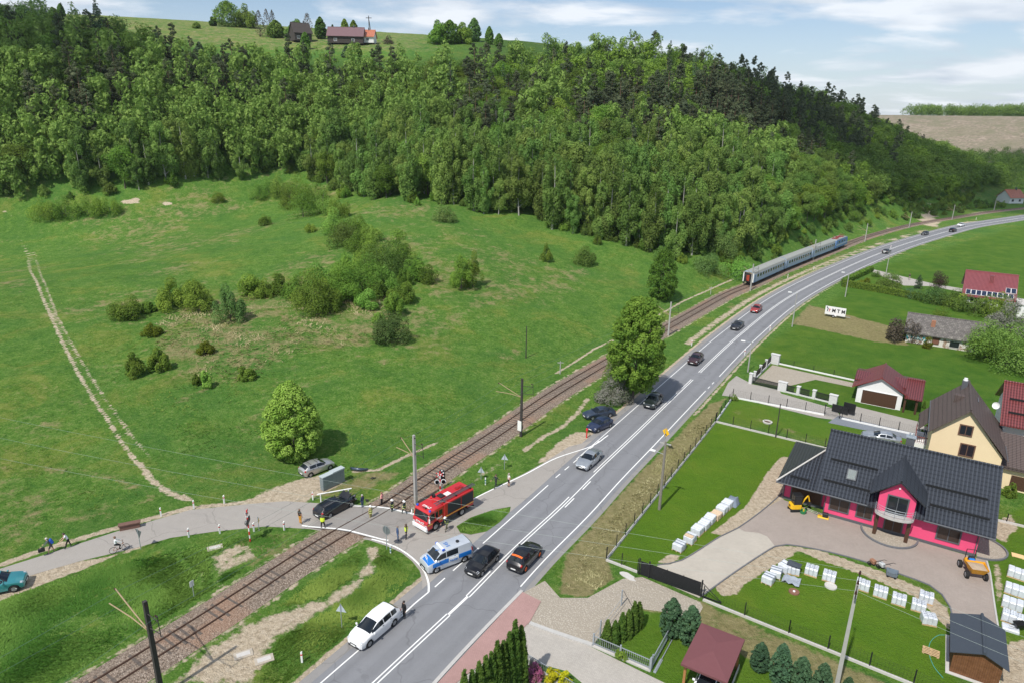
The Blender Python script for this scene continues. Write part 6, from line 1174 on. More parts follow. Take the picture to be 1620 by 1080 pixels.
# station keys, front to rear: x, z_bottom, z_shoulder, z_top, half width, half width of top
SPEC = {
 'hatch': dict(keys=[(2.02, .34, .56, .60, .58, .40), (1.92, .24, .70, .74, .76, .52), (1.45, .22, .84, .90, .85, .60), (.92, .22, .92, .99, .87, .62), (.18, .22, .95, 1.40, .875, .58), (-.45, .22, .97, 1.46, .875, .58), (-1.35, .22, 1.0, 1.40, .86, .55), (-1.86, .24, 1.0, 1.06, .80, .58), (-2.02, .34, .86, .90, .70, .50)], ws=(.92, .18), rw=(-1.35, -1.86), split=[-.42], end=-1.30, wheels=(1.28, -1.28), r=.31),
 'sedan': dict(keys=[(2.34, .34, .56, .60, .60, .42), (2.22, .22, .68, .72, .80, .54), (1.6, .2, .82, .87, .88, .62), (.98, .2, .90, .96, .90, .64), (.18, .2, .93, 1.36, .90, .57), (-.5, .2, .95, 1.42, .90, .57), (-1.15, .2, .96, 1.34, .89, .55), (-1.72, .22, .95, 1.02, .87, .60), (-2.2, .24, .92, .97, .80, .58), (-2.36, .34, .80, .84, .70, .50)], ws=(.98, .18), rw=(-1.15, -1.72), split=[-.45], end=-1.25, wheels=(1.42, -1.35), r=.32),
 'suv': dict(keys=[(2.14, .42, .70, .74, .66, .46), (2.04, .32, .86, .90, .82, .58), (1.5, .3, .98, 1.04, .90, .64), (.95, .3, 1.06, 1.13, .92, .66), (.28, .3, 1.08, 1.55, .92, .62), (-.5, .3, 1.10, 1.62, .92, .62), (-1.5, .3, 1.13, 1.54, .90, .58), (-1.98, .32, 1.12, 1.18, .84, .62), (-2.14, .42, .95, 1.0, .74, .54)], ws=(.95, .28), rw=(-1.5, -1.98), split=[-.42], end=-1.45, wheels=(1.34, -1.32), r=.36),
 'mpv': dict(keys=[(2.36, .34, .60, .64, .58, .40), (2.22, .24, .78, .83, .80, .55), (1.75, .22, .92, .99, .90, .66), (1.28, .22, 1.0, 1.08, .92, .68), (.25, .22, 1.04, 1.52, .925, .64), (-.6, .22, 1.06, 1.62, .925, .64), (-1.75, .22, 1.09, 1.56, .91, .60), (-2.24, .24, 1.08, 1.14, .84, .62), (-2.38, .34, .9, .95, .74, .54)], ws=(1.28, .25), rw=(-1.75, -2.24), split=[-.25, -1.15], end=-1.8, wheels=(1.45, -1.4), r=.34),
 'estate': dict(keys=[(2.32, .34, .56, .60, .60, .42), (2.2, .22, .68, .72, .80, .54), (1.6, .2, .82, .87, .88, .62), (.98, .2, .90, .96, .90, .64), (.18, .2, .94, 1.36, .90, .57), (-.6, .2, .97, 1.43, .90, .57), (-1.85, .22, 1.0, 1.36, .87, .54), (-2.22, .24, .98, 1.04, .82, .58), (-2.38, .34, .84, .88, .72, .52)], ws=(.98, .18), rw=(-1.85, -2.22), split=[-.42, -1.2], end=-1.85, wheels=(1.4, -1.36), r=.32),
 'van': dict(keys=[(2.42, .36, .72, .76, .70, .50), (2.30, .26, .98, 1.03, .86, .60), (1.95, .24, 1.12, 1.18, .93, .68), (1.62, .24, 1.18, 1.26, .95, .72), (.95, .24, 1.22, 1.84, .95, .74), (.2, .24, 1.22, 1.95, .95, .76), (-2.2, .24, 1.22, 1.95, .95, .76), (-2.38, .26, 1.18, 1.80, .93, .74), (-2.45, .36, .9, 1.0, .90, .72)], ws=(1.62, .95), rw=(-2.22, -2.40), split=[.42], end=-.85, wheels=(1.5, -1.5), r=.34),
}
class CarGeo:
    def __init__(s, kind):
        d = SPEC[kind]; s.d = d; K = np.array(sorted(d['keys']), float); s.K = K; xs = list(K[:, 0]); r = d['r']+.07
        for w in d['wheels']: xs += [w+r*q for q in (-1, -.94, -.75, -.4, 0, .4, .75, .94, 1)]
        s.x = np.array(sorted(set(np.round(np.concatenate([xs, np.arange(K[0, 0], K[-1, 0], .16)]), 3))))
    def par(s, x): return [float(np.interp(x, s.K[:, 0], s.K[:, i])) for i in range(1, 6)]
    def ring(s, x, arch=True):
        zb, zs, zt, hw, ht = s.par(x); r = s.d['r']+.07
        if arch:
            for w in s.d['wheels']:
                if abs(x-w) < r: zb = max(zb, s.d['r']+math.sqrt(max(0, r*r-(x-w)**2))*.98)
        zm = max(zb+.02, zb+.30*(zs-zb)); h = [(hw-.05 if zb < .4 else hw-.01, zb), (hw-.005, zm), (hw, max(zm+.01, zs-.10)), (hw-.045, zs), (ht+.03, zt-.05), (ht*.6, zt), (0, zt+.018)]
        return h+[(-a, b) for a, b in h[-2::-1]]
    def surf(s, x, q):
        R_ = s.ring(x, False); i = int(min(max(q, 0), 11.999)); t = q-i; a, b = R_[i], R_[i+1]; return Vector((x, a[0]+(b[0]-a[0])*t, a[1]+(b[1]-a[1])*t))
    def patch(s, x0, x1, q0, q1, out=.012, nx_=5, nq=5, taper=0):
        V = []
        for i in range(nx_+1):
            for j in range(nq+1):
                x = x0+(x1-x0)*i/nx_; q = q0+(q1-q0)*j/nq
                p = s.surf(x, q); e = .03; n = (s.surf(x+e, q)-s.surf(x-e, q)).cross(s.surf(x, min(q+.08, 12))-s.surf(x, max(q-.08, 0))); n.normalize()
                c = Vector((x, 0, .75)); n = -n if n.dot(p-c) < 0 else n; V.append(p+n*out)
        F = [(i*(nq+1)+j, i*(nq+1)+j+1, (i+1)*(nq+1)+j+1, (i+1)*(nq+1)+j) for i in range(nx_) for j in range(nq)]; return V, F
    def body(s):
        m = MB(); rings = [[(x, y, z) for y, z in s.ring(x)] for x in s.x]; V = [p for r_ in rings for p in r_]; n = 13; F = []
        for i in range(len(rings)-1):
            for j in range(n): F.append((i*n+j, i*n+(j+1) % n, (i+1)*n+(j+1) % n, (i+1)*n+j))
        F += [tuple(range(n)), tuple(range(len(V)-n, len(V)))[::-1]]; m.add(V, F); return m
GEO = {}
def wheel_mesh(r, w=.2):
    t = MB(); t.at((0, 0, 0), 0, R(90)).lathe([(r*.60, -w/2), (r*.92, -w/2), (r, -w*.38), (r, w*.38), (r*.92, w/2), (r*.60, w/2), (r*.60, -w/2)], 20)
    k = MB(); k.at((0, 0, 0), 0, R(90)).lathe([(.0, w*.36), (r*.15, w*.40), (r*.62, w*.44)], 20)
    for i in range(5): a = 2*PI*i/5; k.at((0, 0, 0), 0, R(90)).tube([(r*.12*math.cos(a), r*.12*math.sin(a), w*.44), (r*.60*math.cos(a), r*.60*math.sin(a), w*.46)], r*.07, 5)
    k.at((0, 0, 0), 0, R(90)).lathe([(.0, -w*.36), (r*.62, -w*.44)], 20); return t, k
WH = {}
def add_wheel(parent, x, y, r, w=.2, rim=None):
    if (r, w, rim) not in WH:
        t, k = wheel_mesh(r, w); o = t.build('wheel', M_TYRE, None, 50); q = k.build('rim', rim or M_RIM, o, 40); WH[(r, w, rim)] = (o.data, q.data); bpy.data.objects.remove(q); bpy.data.objects.remove(o)
    a, b = WH[(r, w, rim)]; o = link(bpy.data.objects.new('wheel', a), parent); o.location = (x, y, r); o.rotation_euler = (0, 0, PI if y > 0 else 0); link(bpy.data.objects.new('rim', b), o); return o
def patch_obj(g, name, mt, parent, *a, **k):
    V, F = g.patch(*a, **k); m = MB(); m.add(V, F); return m.build(name, mt, parent, 40)
def car(kind, body_m, loc, rz, label, cat='car', name='parked_car', roof_m=None, extras=(), group=None, rim=None):
    g = GEO.setdefault(kind, CarGeo(kind)); d = g.d; t = thing(name, label, cat, loc, rz, group); g.body().build('body', body_m, t, 38)
    A, B = d['ws']; C, D_ = d['rw']; xf = g.K[-1, 0]; xr = g.K[0, 0]
    patch_obj(g, 'windscreen', M_CGLASS, t, A-.04, B+.05, 3.9, 8.1, nx_=6, nq=8); patch_obj(g, 'rear_window', M_CGLASS, t, C-.06, D_+.05, 4.0 if kind != 'van' else 4.05, 8.0, nx_=4, nq=8)
    xs = [A-.22]+d['split']+[d['end']]
    for q0, q1 in ((3.12, 3.90), (8.10, 8.88)):
        for i in range(len(xs)-1): patch_obj(g, 'side_window', M_CGLASS, t, xs[i]-(.035 if i else 0), xs[i+1]+.035, q0, q1, nx_=6, nq=3)
        for i, (a, b) in enumerate(zip([A-.05]+d['split'], d['split']+[d['end']+.25])):
            if i < 2: dd = patch_obj(g, 'door', body_m, t, a-.02, b+.02, 1.15 if q0 < 6 else 9.1, 2.9 if q0 < 6 else 10.85, out=.006, nx_=4, nq=4); hh = MB(); p = g.surf(b+.16, 2.6 if q0 < 6 else 9.4); hh.cbox((p.x, p.y+(.015 if p.y > 0 else -.015), p.z), (.16, .03, .03)); hh.build('door_handle', M_PLASTIC, dd)
    for q0, q1 in ((2.25, 4.0), (8.0, 9.75)): patch_obj(g, 'headlight', M_HEAD, t, xf-.30, xf-.07, q0, q1, out=.010, nx_=4, nq=4)
    for q0, q1 in ((1.9, 3.4), (8.6, 10.1)): patch_obj(g, 'tail_light', M_TAIL, t, xr+.05, xr+.20, q0, q1, out=.012, nx_=3, nq=4)
    for xx, s_ in ((xf, 1), (xr, -1)):
        zb, zs, zt, hw, ht = g.par(xx); m = MB(); m.bbox(min(xx-.14*s_, xx+.03*s_), max(xx-.14*s_, xx+.03*s_), -hw*.97, hw*.97, zb-.06, zb+.10, .02); m.build('bumper', M_PLASTIC, t)
        m = MB(); m.cbox((xx+.04*s_, 0, zb+.13), (.02, .5, .11)); m.build('number_plate', M_PLATE, t)
    zb, zs, zt, hw, ht = g.par(xf); m = MB(); m.cbox((xf+.012, 0, (zb+zs)/2+.07), (.03, hw*1.15, (zs-zb)*.42)); m.build('grille', M_PLASTIC, t)
    for s_ in (-1, 1):
        p = g.surf(A-.30, 3.1 if s_ > 0 else 8.9); m = MB(); m.bbox(p.x-.06, p.x+.07, min(p.y+.03*s_, p.y+.22*s_), max(p.y+.03*s_, p.y+.22*s_), p.z-.02, p.z+.12, .03); m.build('door_mirror', body_m, t)
    hw0 = g.par(d['wheels'][0])[3]
    for w in d['wheels']:
        for s_ in (-1, 1): add_wheel(t, w, s_*(hw0-.115), d['r'], .21, rim)
    m = MB(); m.box(xr+.35, xf-.35, -hw0+.26, hw0-.26, .2, .55); m.build('underbody', M_PLASTIC, t)
    if roof_m: patch_obj(g, 'roof_panel', roof_m, t, B-.10, C+.12, 4.1, 7.9, out=.008, nx_=8, nq=8)
    if 'rails' in extras:
        for q in (4.35, 7.65): m = MB(); m.tube([g.surf(x, q)+Vector((0, 0, .05)) for x in np.linspace(B-.25, C+.15, 6)], .022, 6); m.build('roof_rail', M_RIM, t, 60)
    if 'bars' in extras:
        for x in (B-.35, C+.35): m = MB(); m.tube([g.surf(x, 4.2)+Vector((0, 0, .06)), g.surf(x, 7.8)+Vector((0, 0, .06))], .025, 6); m.build('roof_bar', M_PLASTIC, t, 60)
    if 'spoiler' in extras: patch_obj(g, 'rear_spoiler', M_ORANGE, t, C+.12, C-.05, 4.2, 7.8, out=.03, nx_=2, nq=6)
    return t
def along(px, py, rev=False, off=None, z=.016):
    """stand on the road at a photo pixel, heading along it"""
    p = np.array(G(px, py)[:2]); i = int(np.argmin(((ROAD-p)**2).sum(1))); t = ROAD[min(i+1, len(ROAD)-1)]-ROAD[max(i-1, 0)]; a = math.atan2(t[1], t[0])
    return (p[0], p[1], z), a+(PI if rev else 0)
def two(rear, front, z=.012):
    a, b = G(*rear), G(*front); c = (a+b)/2; return (c.x, c.y, z), math.atan2(b.y-a.y, b.x-a.x)
P_BLACK = paint('black_paint', (.010, .010, .012)); P_WHITE = paint('white_paint', (.78, .79, .80), 0); P_SILVER = paint('silver_paint', (.40, .43, .46), .6); P_NAVY = paint('navy_paint', (.018, .030, .075)); P_BLUEG = paint('blue_grey_paint', (.040, .058, .090), .4); P_GREEN = paint('dark_green_grey_paint', (.020, .028, .026)); P_MAROON = paint('dark_maroon_paint', (.045, .014, .018)); P_RED = paint('red_car_paint', (.34, .028, .025)); P_TEAL = paint('teal_paint', (.055, .30, .33), .4); P_CHAMP = paint('pale_silver_paint', (.50, .50, .49), .6)
car('hatch', P_BLACK, *along(763, 895, True), 'black hatchback driving towards the camera behind the police van', name='driving_car')
car('suv', P_BLACK, *along(830, 888), 'black compact crossover with orange spoiler and trim, seen from behind', name='driving_car', extras=('spoiler',), rim=M_ORANGE)
car('mpv', P_WHITE, *along(593, 999, True), 'white people carrier standing at the left kerb line in front of a person in black', name='parked_car')
car('sedan', P_SILVER, *along(932, 732, True), 'silver saloon car driving on the main road beside the slip lane', name='driving_car')
car('suv', P_GREEN, *along(1033, 640, True), 'dark green grey crossover driving below the tall roadside tree', name='driving_car', extras=('bars',))
pk = car('suv', P_MAROON, *along(1100, 573, True), 'dark maroon pickup truck driving on the main road', name='pickup_truck', cat='pickup')
m = MB(); m.box(-2.0, -.85, -.72, .72, 1.0, 1.14); m.build('cargo_bed', M_PLASTIC, pk)
car('sedan', P_BLACK, *along(1166, 519, True), 'black car between the pickup and the red car on the main road', name='driving_car')
car('hatch', P_RED, *along(1196, 493, True), 'red car driving on the main road', name='driving_car')
car('sedan', P_GREEN, *along(1402, 400.5, False), 'dark car alone on the right lane of the far bend', name='driving_car')
car('hatch', P_BLACK, *along(1463, 372, True), 'dark car nearest the dirt ramp on the far bend', name='driving_car')
car('suv', P_BLACK, *along(1507, 367, False), 'dark car farther along the right lane of the far bend', name='driving_car')
car('sedan', P_WHITE, *along(1520, 358.2, True), 'pale car farthest away on the main road', name='driving_car')
car('sedan', P_BLUEG, *two((968, 655), (926, 662)), 'blue grey saloon parked on the grass verge behind the navy hatchback')
car('hatch', P_NAVY, *two((962, 671), (935, 683)), 'navy blue hatchback parked on the verge in front of the blue grey saloon')
ps = T(500, 744)
car('hatch', P_CHAMP, *two((482, 752), (521, 737), max(0, ps.z)), 'silver hatchback with roof bars parked on the meadow by the grey cabinet', extras=('bars',))
car('suv', P_TEAL, *two((-26, 938), (22, 928)), 'teal car cut off by the left edge on the lane')
car('sedan', P_SILVER, *two((1412, 701), (1374, 694)), 'silver car half hidden behind the roof of the pink bungalow')
car('hatch', P_WHITE, UV(-8.0, 42.0), TH-PI/2, 'white car parked under the maroon carport')
# the wrecked estate on the crossing: bonnet up, front torn open
wr = car('estate', P_BLACK, *two((509, 818), (553, 795), .05), 'black estate car with wrecked open front beside the level crossing', extras=('rails',))
M_ENG = mat('exposed_engine_parts', (.11, .11, .115), .5, .6, var=.7, scale=9); m = MB(); rs = random.Random(4)
for i in range(26): m.at((rs.uniform(1.15, 2.2), rs.uniform(-.7, .7), rs.uniform(.62, .98)), rs.random()*3, rs.random(), rs.random()).cbox((0, 0, 0), (rs.uniform(.1, .4), rs.uniform(.08, .35), rs.uniform(.06, .2)))
m.build('engine', M_ENG, wr); m = MB(); m.add([(1.05, -.72, 1.02), (1.05, .72, 1.02), (1.62, .60, 1.45), (1.5, 0, 1.38), (1.64, -.62, 1.40), (1.09, -.72, 1.0), (1.09, .72, 1.0), (1.66, .60, 1.43), (1.54, 0, 1.36), (1.68, -.62, 1.38)], [(0, 1, 2, 3), (0, 3, 4), (6, 5, 8, 7), (5, 9, 8), (1, 6, 7, 2), (5, 0, 4, 9)]); m.build('raised_bonnet', P_BLACK, wr)
p = G(566, 744, T(566, 744).z); bp = MB(); bp.tube([(-1.0, .45, .12), (-.85, .1, .22), (-.4, -.12, .28), (.4, -.12, .28), (.9, .1, .2), (1.05, .5, .1)], [.10, .16, .2, .2, .16, .1], 8); tag(bp.build('torn_bumper', P_BLUEG, None, 50, (p.x, p.y, T(566, 744).z), R(-8)), 'torn off dark grey bumper lying on the sandy track', 'bumper')
for i, (px, py, lab) in enumerate([(580, 793, 'dark debris scrap beside the wrecked car'), (556, 757, 'flat debris piece beside the torn bumper'), (590, 757, 'small dark scrap in the grass beyond the torn bumper')]):
    q = T(px, py); m = MB(); rs = random.Random(i); m.add([(rs.uniform(-.4, .4), rs.uniform(-.3, .3), rs.uniform(.02, .2)) for _ in range(8)], [(0, 1, 2, 3), (3, 2, 4, 5), (5, 4, 6, 7)]); tag(m.build('debris', M_PLASTIC, None, None, (q.x, q.y, max(q.z, .02))), lab, 'debris')
# --- police van
M_PBLUE = mat('police_blue', (.012, .16, .52), .35, 0, .5); M_BLUELENS = mat('blue_beacon', (.02, .10, .60), .15, 0, .6)
pvn = car('van', paint('pale_police_silver', (.56, .60, .65), .3), *two((730, 880), (681, 899), .012), 'silver and blue police van with roof light bar at the junction', 'van', 'police_van', rim=None)
g = GEO['van']; patch_obj(g, 'bonnet_stripe', M_PBLUE, pvn, 2.24, 1.66, 3.3, 7.4, out=.012, nx_=5, nq=8)
for q0, q1 in ((1.15, 2.55), (9.45, 10.85)):
    for a, b, mm_, nm in ((1.9, .25, M_PBLUE, 'side_stripe'), (-.85, -2.2, M_PBLUE, 'side_stripe'), (.2, -.8, M_PLATE, 'name_panel')): patch_obj(g, nm, mm_, pvn, a, b, q0+.2, q1-.1, out=.016, nx_=8, nq=4)
m = MB(); m.bbox(.50, .74, -.66, .66, 1.97, 2.12, .03); lb = m.build('light_bar', mat('pale_light_bar', (.7, .74, .78), .3), pvn); m = MB(); m.bbox(.48, .76, -.72, -.60, 1.96, 2.13, .03); m.bbox(.48, .76, .60, .72, 1.96, 2.13, .03); m.build('beacon', M_BLUELENS, lb)
m = MB(); m.cyl((-1.15, .15, 1.96), .16, .12, 14); m.build('roof_vent', M_PLASTIC, pvn, 40)
text_mesh('roof_number', '545', .55, M_PBLUE, pvn, (-.1, 0, 1.985), (0, 0, R(-90))); text_mesh('roof_letter', 'P', .5, M_PBLUE, pvn, (1.0, .2, 1.93), (0, R(8), R(-90)))
text_mesh('bonnet_text', 'POLICJA', .27, M_WHITE, pvn, (1.98, .05, 1.185), (R(0), R(14), R(90)), .01, bold=True)
for s_ in (1, -1): text_mesh('side_text', 'POLICJA', .24, M_PBLUE, pvn, (-.3, s_*.978, .82), (R(90), 0, R(180) if s_ > 0 else 0), .006, bold=True)
# --- fire engine
M_FRED = mat('fire_engine_red', (.52, .018, .020), .3, 0, .5, var=.05, coat=.6); M_SHUT = mat('dark_roller_shutter', (.045, .052, .058), .5, .3); M_ALU = mat('bare_aluminium', (.55, .56, .58), .35, .8); M_YSTR = mat('yellow_reflective_stripe', (.85, .62, .10), .4)
loc, rz = two((744, 809), (684, 843), .012); c_, s_ = math.cos(rz), math.sin(rz); L2 = 3.55; W2 = 1.16
# the pixel pair marks the near (left) side of the engine: shift half a width towards its far side
loc = (loc[0]+s_*W2*1.0, loc[1]-c_*W2*1.0, .012)
ft = thing('fire_engine', 'red fire engine with ladder on its roof standing across the junction lane', 'fire engine', loc, rz); ft.scale = (.93, .93, .91)
prof = [(3.5, .55), (3.55, 1.35), (3.42, 1.5), (3.22, 2.45), (3.05, 2.62), (1.15, 2.70), (1.15, .75), (1.75, .75), (1.85, 1.05), (2.1, 1.22), (2.45, 1.22), (2.7, 1.05), (2.8, .55)]
m = MB(); m.yprism(prof, -W2, W2); m.build('cab', M_FRED, ft, 30)
m = MB(); m.bbox(-3.55, 1.08, -W2-.04, W2+.04, 1.0, 2.82, .07); m.box(-3.5, -2.5, -W2, W2, .75, 1.0); m.build('equipment_body', M_FRED, ft, 30); m = MB(); m.box(-.95, 1.05, -W2+.02, W2-.02, .5, 1.0); m.box(-3.45, -2.55, -W2+.02, W2-.02, .5, .75); m.build('skirt_locker', M_SHUT, ft)
m = MB(); m.yprism([(3.42, 1.55), (3.24, 2.40), (3.255, 2.405), (3.435, 1.555)], -1.05, 1.05); ws_ = m.build('windscreen', M_CGLASS, ft)
for sd_ in (1, -1):
    y0, y1 = sorted((sd_*(W2+.0), sd_*(W2+.012)))
    for a, b, z0, z1 in ((2.45, 3.2, 1.55, 2.35), (1.95, 2.3, 1.6, 2.35), (1.3, 1.8, 1.75, 2.35)):
        mm = MB(); mm.yprism([(a, z0), (b+(.0 if b < 3 else -.02), z0), (b-(.14 if b > 3 else 0), z1), (a, z1)], y0, y1); mm.build('side_window', M_CGLASS, ft)
    y0, y1 = sorted((sd_*(W2+.04), sd_*(W2+.06)))
    for a, b in ((-1.45, .55), (-3.4, -1.6)):
        mm = MB(); mm.box(a, b, y0, y1, 1.28, 2.6); sh = mm.build('roller_shutter', M_SHUT, ft); mm = MB(); [mm.box(a+.04, b-.04, min(sd_*(W2+.06), sd_*(W2+.066)), max(sd_*(W2+.06), sd_*(W2+.066)), z, z+.015) for z in np.arange(1.36, 2.55, .12)]; mm.build('shutter_slats', M_PLASTIC, sh)
    mm = MB(); mm.box(-3.5, 1.05, min(sd_*(W2+.04), sd_*(W2+.052)), max(sd_*(W2+.04), sd_*(W2+.052)), 1.10, 1.17); mm.box(1.15, 1.75, min(sd_*W2, sd_*(W2+.012)), max(sd_*W2, sd_*(W2+.012)), 1.10, 1.17); mm.box(2.8, 3.45, min(sd_*W2, sd_*(W2+.012)), max(sd_*W2, sd_*(W2+.012)), 1.10, 1.17); mm.build('reflective_stripe', M_YSTR, ft)
    text_mesh('side_lettering', 'STRAŻ', .26, M_WHITE, ft, (1.75, sd_*(W2+.016), 1.42), (R(90), 0, R(180) if sd_ > 0 else 0), .006, bold=True)
    mm = MB(); mm.tube([(3.3, sd_*W2, 2.35), (3.45, sd_*(W2+.28), 2.3), (3.45, sd_*(W2+.28), 2.0)], .02, 6); mm.bbox(3.40, 3.5, sd_*(W2+.28)-.1, sd_*(W2+.28)+.1, 1.6, 2.1, .03); mm.build('wing_mirror', M_PLATE, ft)
m = MB(); m.bbox(3.4, 3.68, -W2, W2, .42, .86, .04); m.build('bumper', mat('white_bumper', (.80, .80, .80), .45), ft)
text_mesh('front_lettering', 'STRAŻ', .34, M_WHITE, ft, (3.565, 0, 1.18), (R(90), 0, R(90)), .006, bold=True, sx=1.3)
text_mesh('roof_lettering', 'STRAŻ', .42, M_WHITE, ft, (2.55, 0, 2.675), (0, R(-2), R(90)), .006, bold=True)
for y in (-.95, .95): mm = MB(); mm.bbox(3.45, 3.6, y-.17, y+.17, .92, 1.08, .02); mm.build('headlight', M_HEAD, ft)
for y in (-1.0, 1.0): mm = MB(); mm.cyl((2.98, y, 2.64), .13, .16, 12); mm.build('beacon', M_BLUELENS, ft, 40)
m = MB(); m.cyl((2.85, .2, 2.66), .1, .12, 10); m.tube([(2.85, .2, 2.74), (2.95, -.2, 2.74)], .04, 6); m.build('air_horn', M_PLASTIC, ft, 40)
m = MB(); m.bbox(-.15, .5, -.65, .1, 2.82, 2.98, .03); m.cyl((.85, -.75, 2.82), .2, .3, 12); m.tube([(.85, -.75, 3.1), (1.25, -.75, 3.25)], .06, 8); m.build('water_monitor', M_PLASTIC, ft, 40)
m = MB(); m.bbox(-1.0, -.3, -.45, .2, 2.82, 2.9, .02); m.build('roof_hatch', M_WHITE, ft); m = MB(); m.cyl((-2.2, -.2, 2.82), .25, .1, 14); m.bbox(-2.9, -2.5, -.3, .2, 2.82, 2.95, .02); m.build('roof_fan', mat('dark_red_cover', (.30, .02, .02), .5), ft)
ld = MB(); [ld.box(-3.95, 2.1, y-.025, y+.025, 3.02, 3.1) for y in (.62, .98)]; [ld.box(x-.02, x+.02, .62, .98, 3.04, 3.08) for x in np.arange(-3.8, 2.1, .3)]; [ld.box(-3.9, 1.6, y-.02, y+.02, 3.14, 3.2) for y in (.67, .93)]; ld.build('ladder', mat('dark_ladder_alloy', (.20, .20, .21), .5, .5), ft); m = MB(); [m.box(x-.03, x+.03, .55, 1.05, 2.8, 3.02) for x in (-3.2, -1, .8)]; m.build('ladder_rack', M_PLASTIC, ft)
for x in (2.28, -1.72):
    for sd_ in (1, -1): add_wheel(ft, x, sd_*(W2-.16), .48, .30)
m = MB(); m.box(-3.3, 3.2, -.5, .5, .42, .8); m.box(-3.6, -3.45, -W2, W2, .45, .6); m.build('chassis', M_PLASTIC, ft)
for y in (-.9, .9): mm = MB(); mm.box(-3.6, -3.56, y-.12, y+.12, .75, .95); mm.build('tail_light', M_TAIL, ft)
# --- train
M_CGREY = mat('weathered_grey_roof', (.30, .31, .29), .8, var=.14, scale=.6); M_CBLUE = mat('pale_blue_grey_side', (.34, .42, .52), .5, var=.07); M_CDARK = mat('mid_blue_window_band', (.17, .25, .38), .5); M_LOCO = mat('locomotive_blue', (.10, .20, .40), .5); M_PANTO = mat('red_roof_gear', (.26, .06, .055), .6)
def on_track(u0, u1):
    a, _ = on_rail(u0); b, _ = on_rail(u1); return ((a[0]+b[0])/2, (a[1]+b[1])/2, .375), math.atan2(b[1]-a[1], b[0]-a[0])
def bogie(parent, x):
    m = MB(); m.box(x-1.5, x+1.5, -1.05, 1.05, .35, .75); m.build('bogie', M_PLASTIC, parent)
    for dx in (-1.15, 1.15):
        for y in (-.82, .82): mm = MB(); mm.at((x+dx, y, .46), 0, R(90)).lathe([(0, -.06), (.46, -.06), (.46, .06), (0, .06)], 18); mm.build('wheel', M_RAIL, parent, 40)
def coach(u0, u1, label, end=False):
    loc, rz = on_track(u0, u1); L = (u1-u0)/2-.35; t = thing('passenger_coach', label, 'train coach', loc, rz)
    sec = [(-1.38, .85), (-1.42, 2.0), (-1.40, 2.95), (-1.22, 3.45), (-.7, 3.78), (0, 3.88), (.7, 3.78), (1.22, 3.45), (1.40, 2.95), (1.42, 2.0), (1.38, .85)]
    m = MB(); m.xprism(sec, -L, L); m.build('body', M_CBLUE, t, 35); rf = [(-1.425, 2.93), (-1.24, 3.47), (-.71, 3.805), (0, 3.905), (.71, 3.805), (1.24, 3.47), (1.425, 2.93), (1.2, 3.3), (0, 3.7), (-1.2, 3.3)]; m = MB(); m.xprism(rf, -L+.02, L-.02); m.build('roof', M_CGREY, t, 35)
    for s_ in (1, -1):
        m = MB(); m.box(-L+1.4, L-1.4, min(s_*1.40, s_*1.437), max(s_*1.40, s_*1.437), 1.85, 2.85); m.build('window_band', M_CBLUE if not end else M_CBLUE, t)
        for x in np.arange(-L+2.2, L-1.8, 1.85): mm = MB(); mm.box(x, x+1.15, min(s_*1.437, s_*1.452), max(s_*1.437, s_*1.452), 1.95, 2.78); mm.build('window', M_CGLASS, t)
        for x in (-L+.75, L-.75): mm = MB(); mm.box(x-.42, x+.42, min(s_*1.40, s_*1.445), max(s_*1.40, s_*1.445), .95, 2.85); mm.build('door', M_CDARK, t)
        m = MB(); m.box(-L, L, min(s_*1.38, s_*1.43), max(s_*1.38, s_*1.43), .85, 1.05); m.build('sill', M_CDARK, t)
    for x in (-L+3, L-3): bogie(t, x)
    for x in (-L, L):
        m = MB(); m.box(min(x, x*1.02), max(x, x*1.02), -.62, .62, .9, 3.2); gw = m.build('gangway', M_PLASTIC, t)
        for y in (-.88, .88): mm = MB(); mm.at((x, y, .68), 0, 0, R(90) if x > 0 else R(-90)).lathe([(.08, 0), (.08, .45), (.24, .47), (.24, .52), (0, .52)], 12); mm.build('buffer', M_PLASTIC, t, 40)
    if end:
        m = MB(); m.box(-L-.34, -L-.30, -.36, .36, 1.2, 2.7); m.build('end_door', mat('orange_red_end_door', (.36, .06, .03), .6), t); m = MB(); [m.box(-L-.06, -L, min(y, y*1.22), max(y, y*1.22), .9, 3.2) for y in (-1.12, 1.12)]; m.build('end_panel', M_PLATE, t); m = MB(); m.box(-L-.05, -L, -1.1, 1.1, .9, 3.35); m.build('end_wall', M_PLASTIC, t)
    return t
U0 = rail_u(1184, 453); U1 = rail_u(1234, 429.5); U2 = rail_u(1275.5, 412); U3 = rail_u(1312.6, 397.5); U4 = rail_u(1333, 389.5)
coach(U0, U1, 'last grey roofed passenger coach of the train, with a dark end and orange red door', True); coach(U1, U2, 'middle pale blue grey passenger coach of the stopped train'); coach(U2, U3, 'pale blue passenger coach coupled to the locomotive')
loc, rz = on_track(U3, U4); L = (U4-U3)/2-.35; lt = thing('locomotive', 'blue electric locomotive with red roof gear at the head of the train', 'locomotive', loc, rz)
m = MB(); m.yprism([(-L, .9), (-L+.1, 2.0), (-L+.5, 3.3), (L-.5, 3.3), (L-.1, 2.0), (L, .9)], -1.45, 1.45); m.build('body', M_LOCO, lt, 30); m = MB(); m.yprism([(-L+.5, 3.3), (-L+.7, 3.55), (L-.7, 3.55), (L-.5, 3.3)], -1.3, 1.3); m.build('roof', M_CGREY, lt, 30)
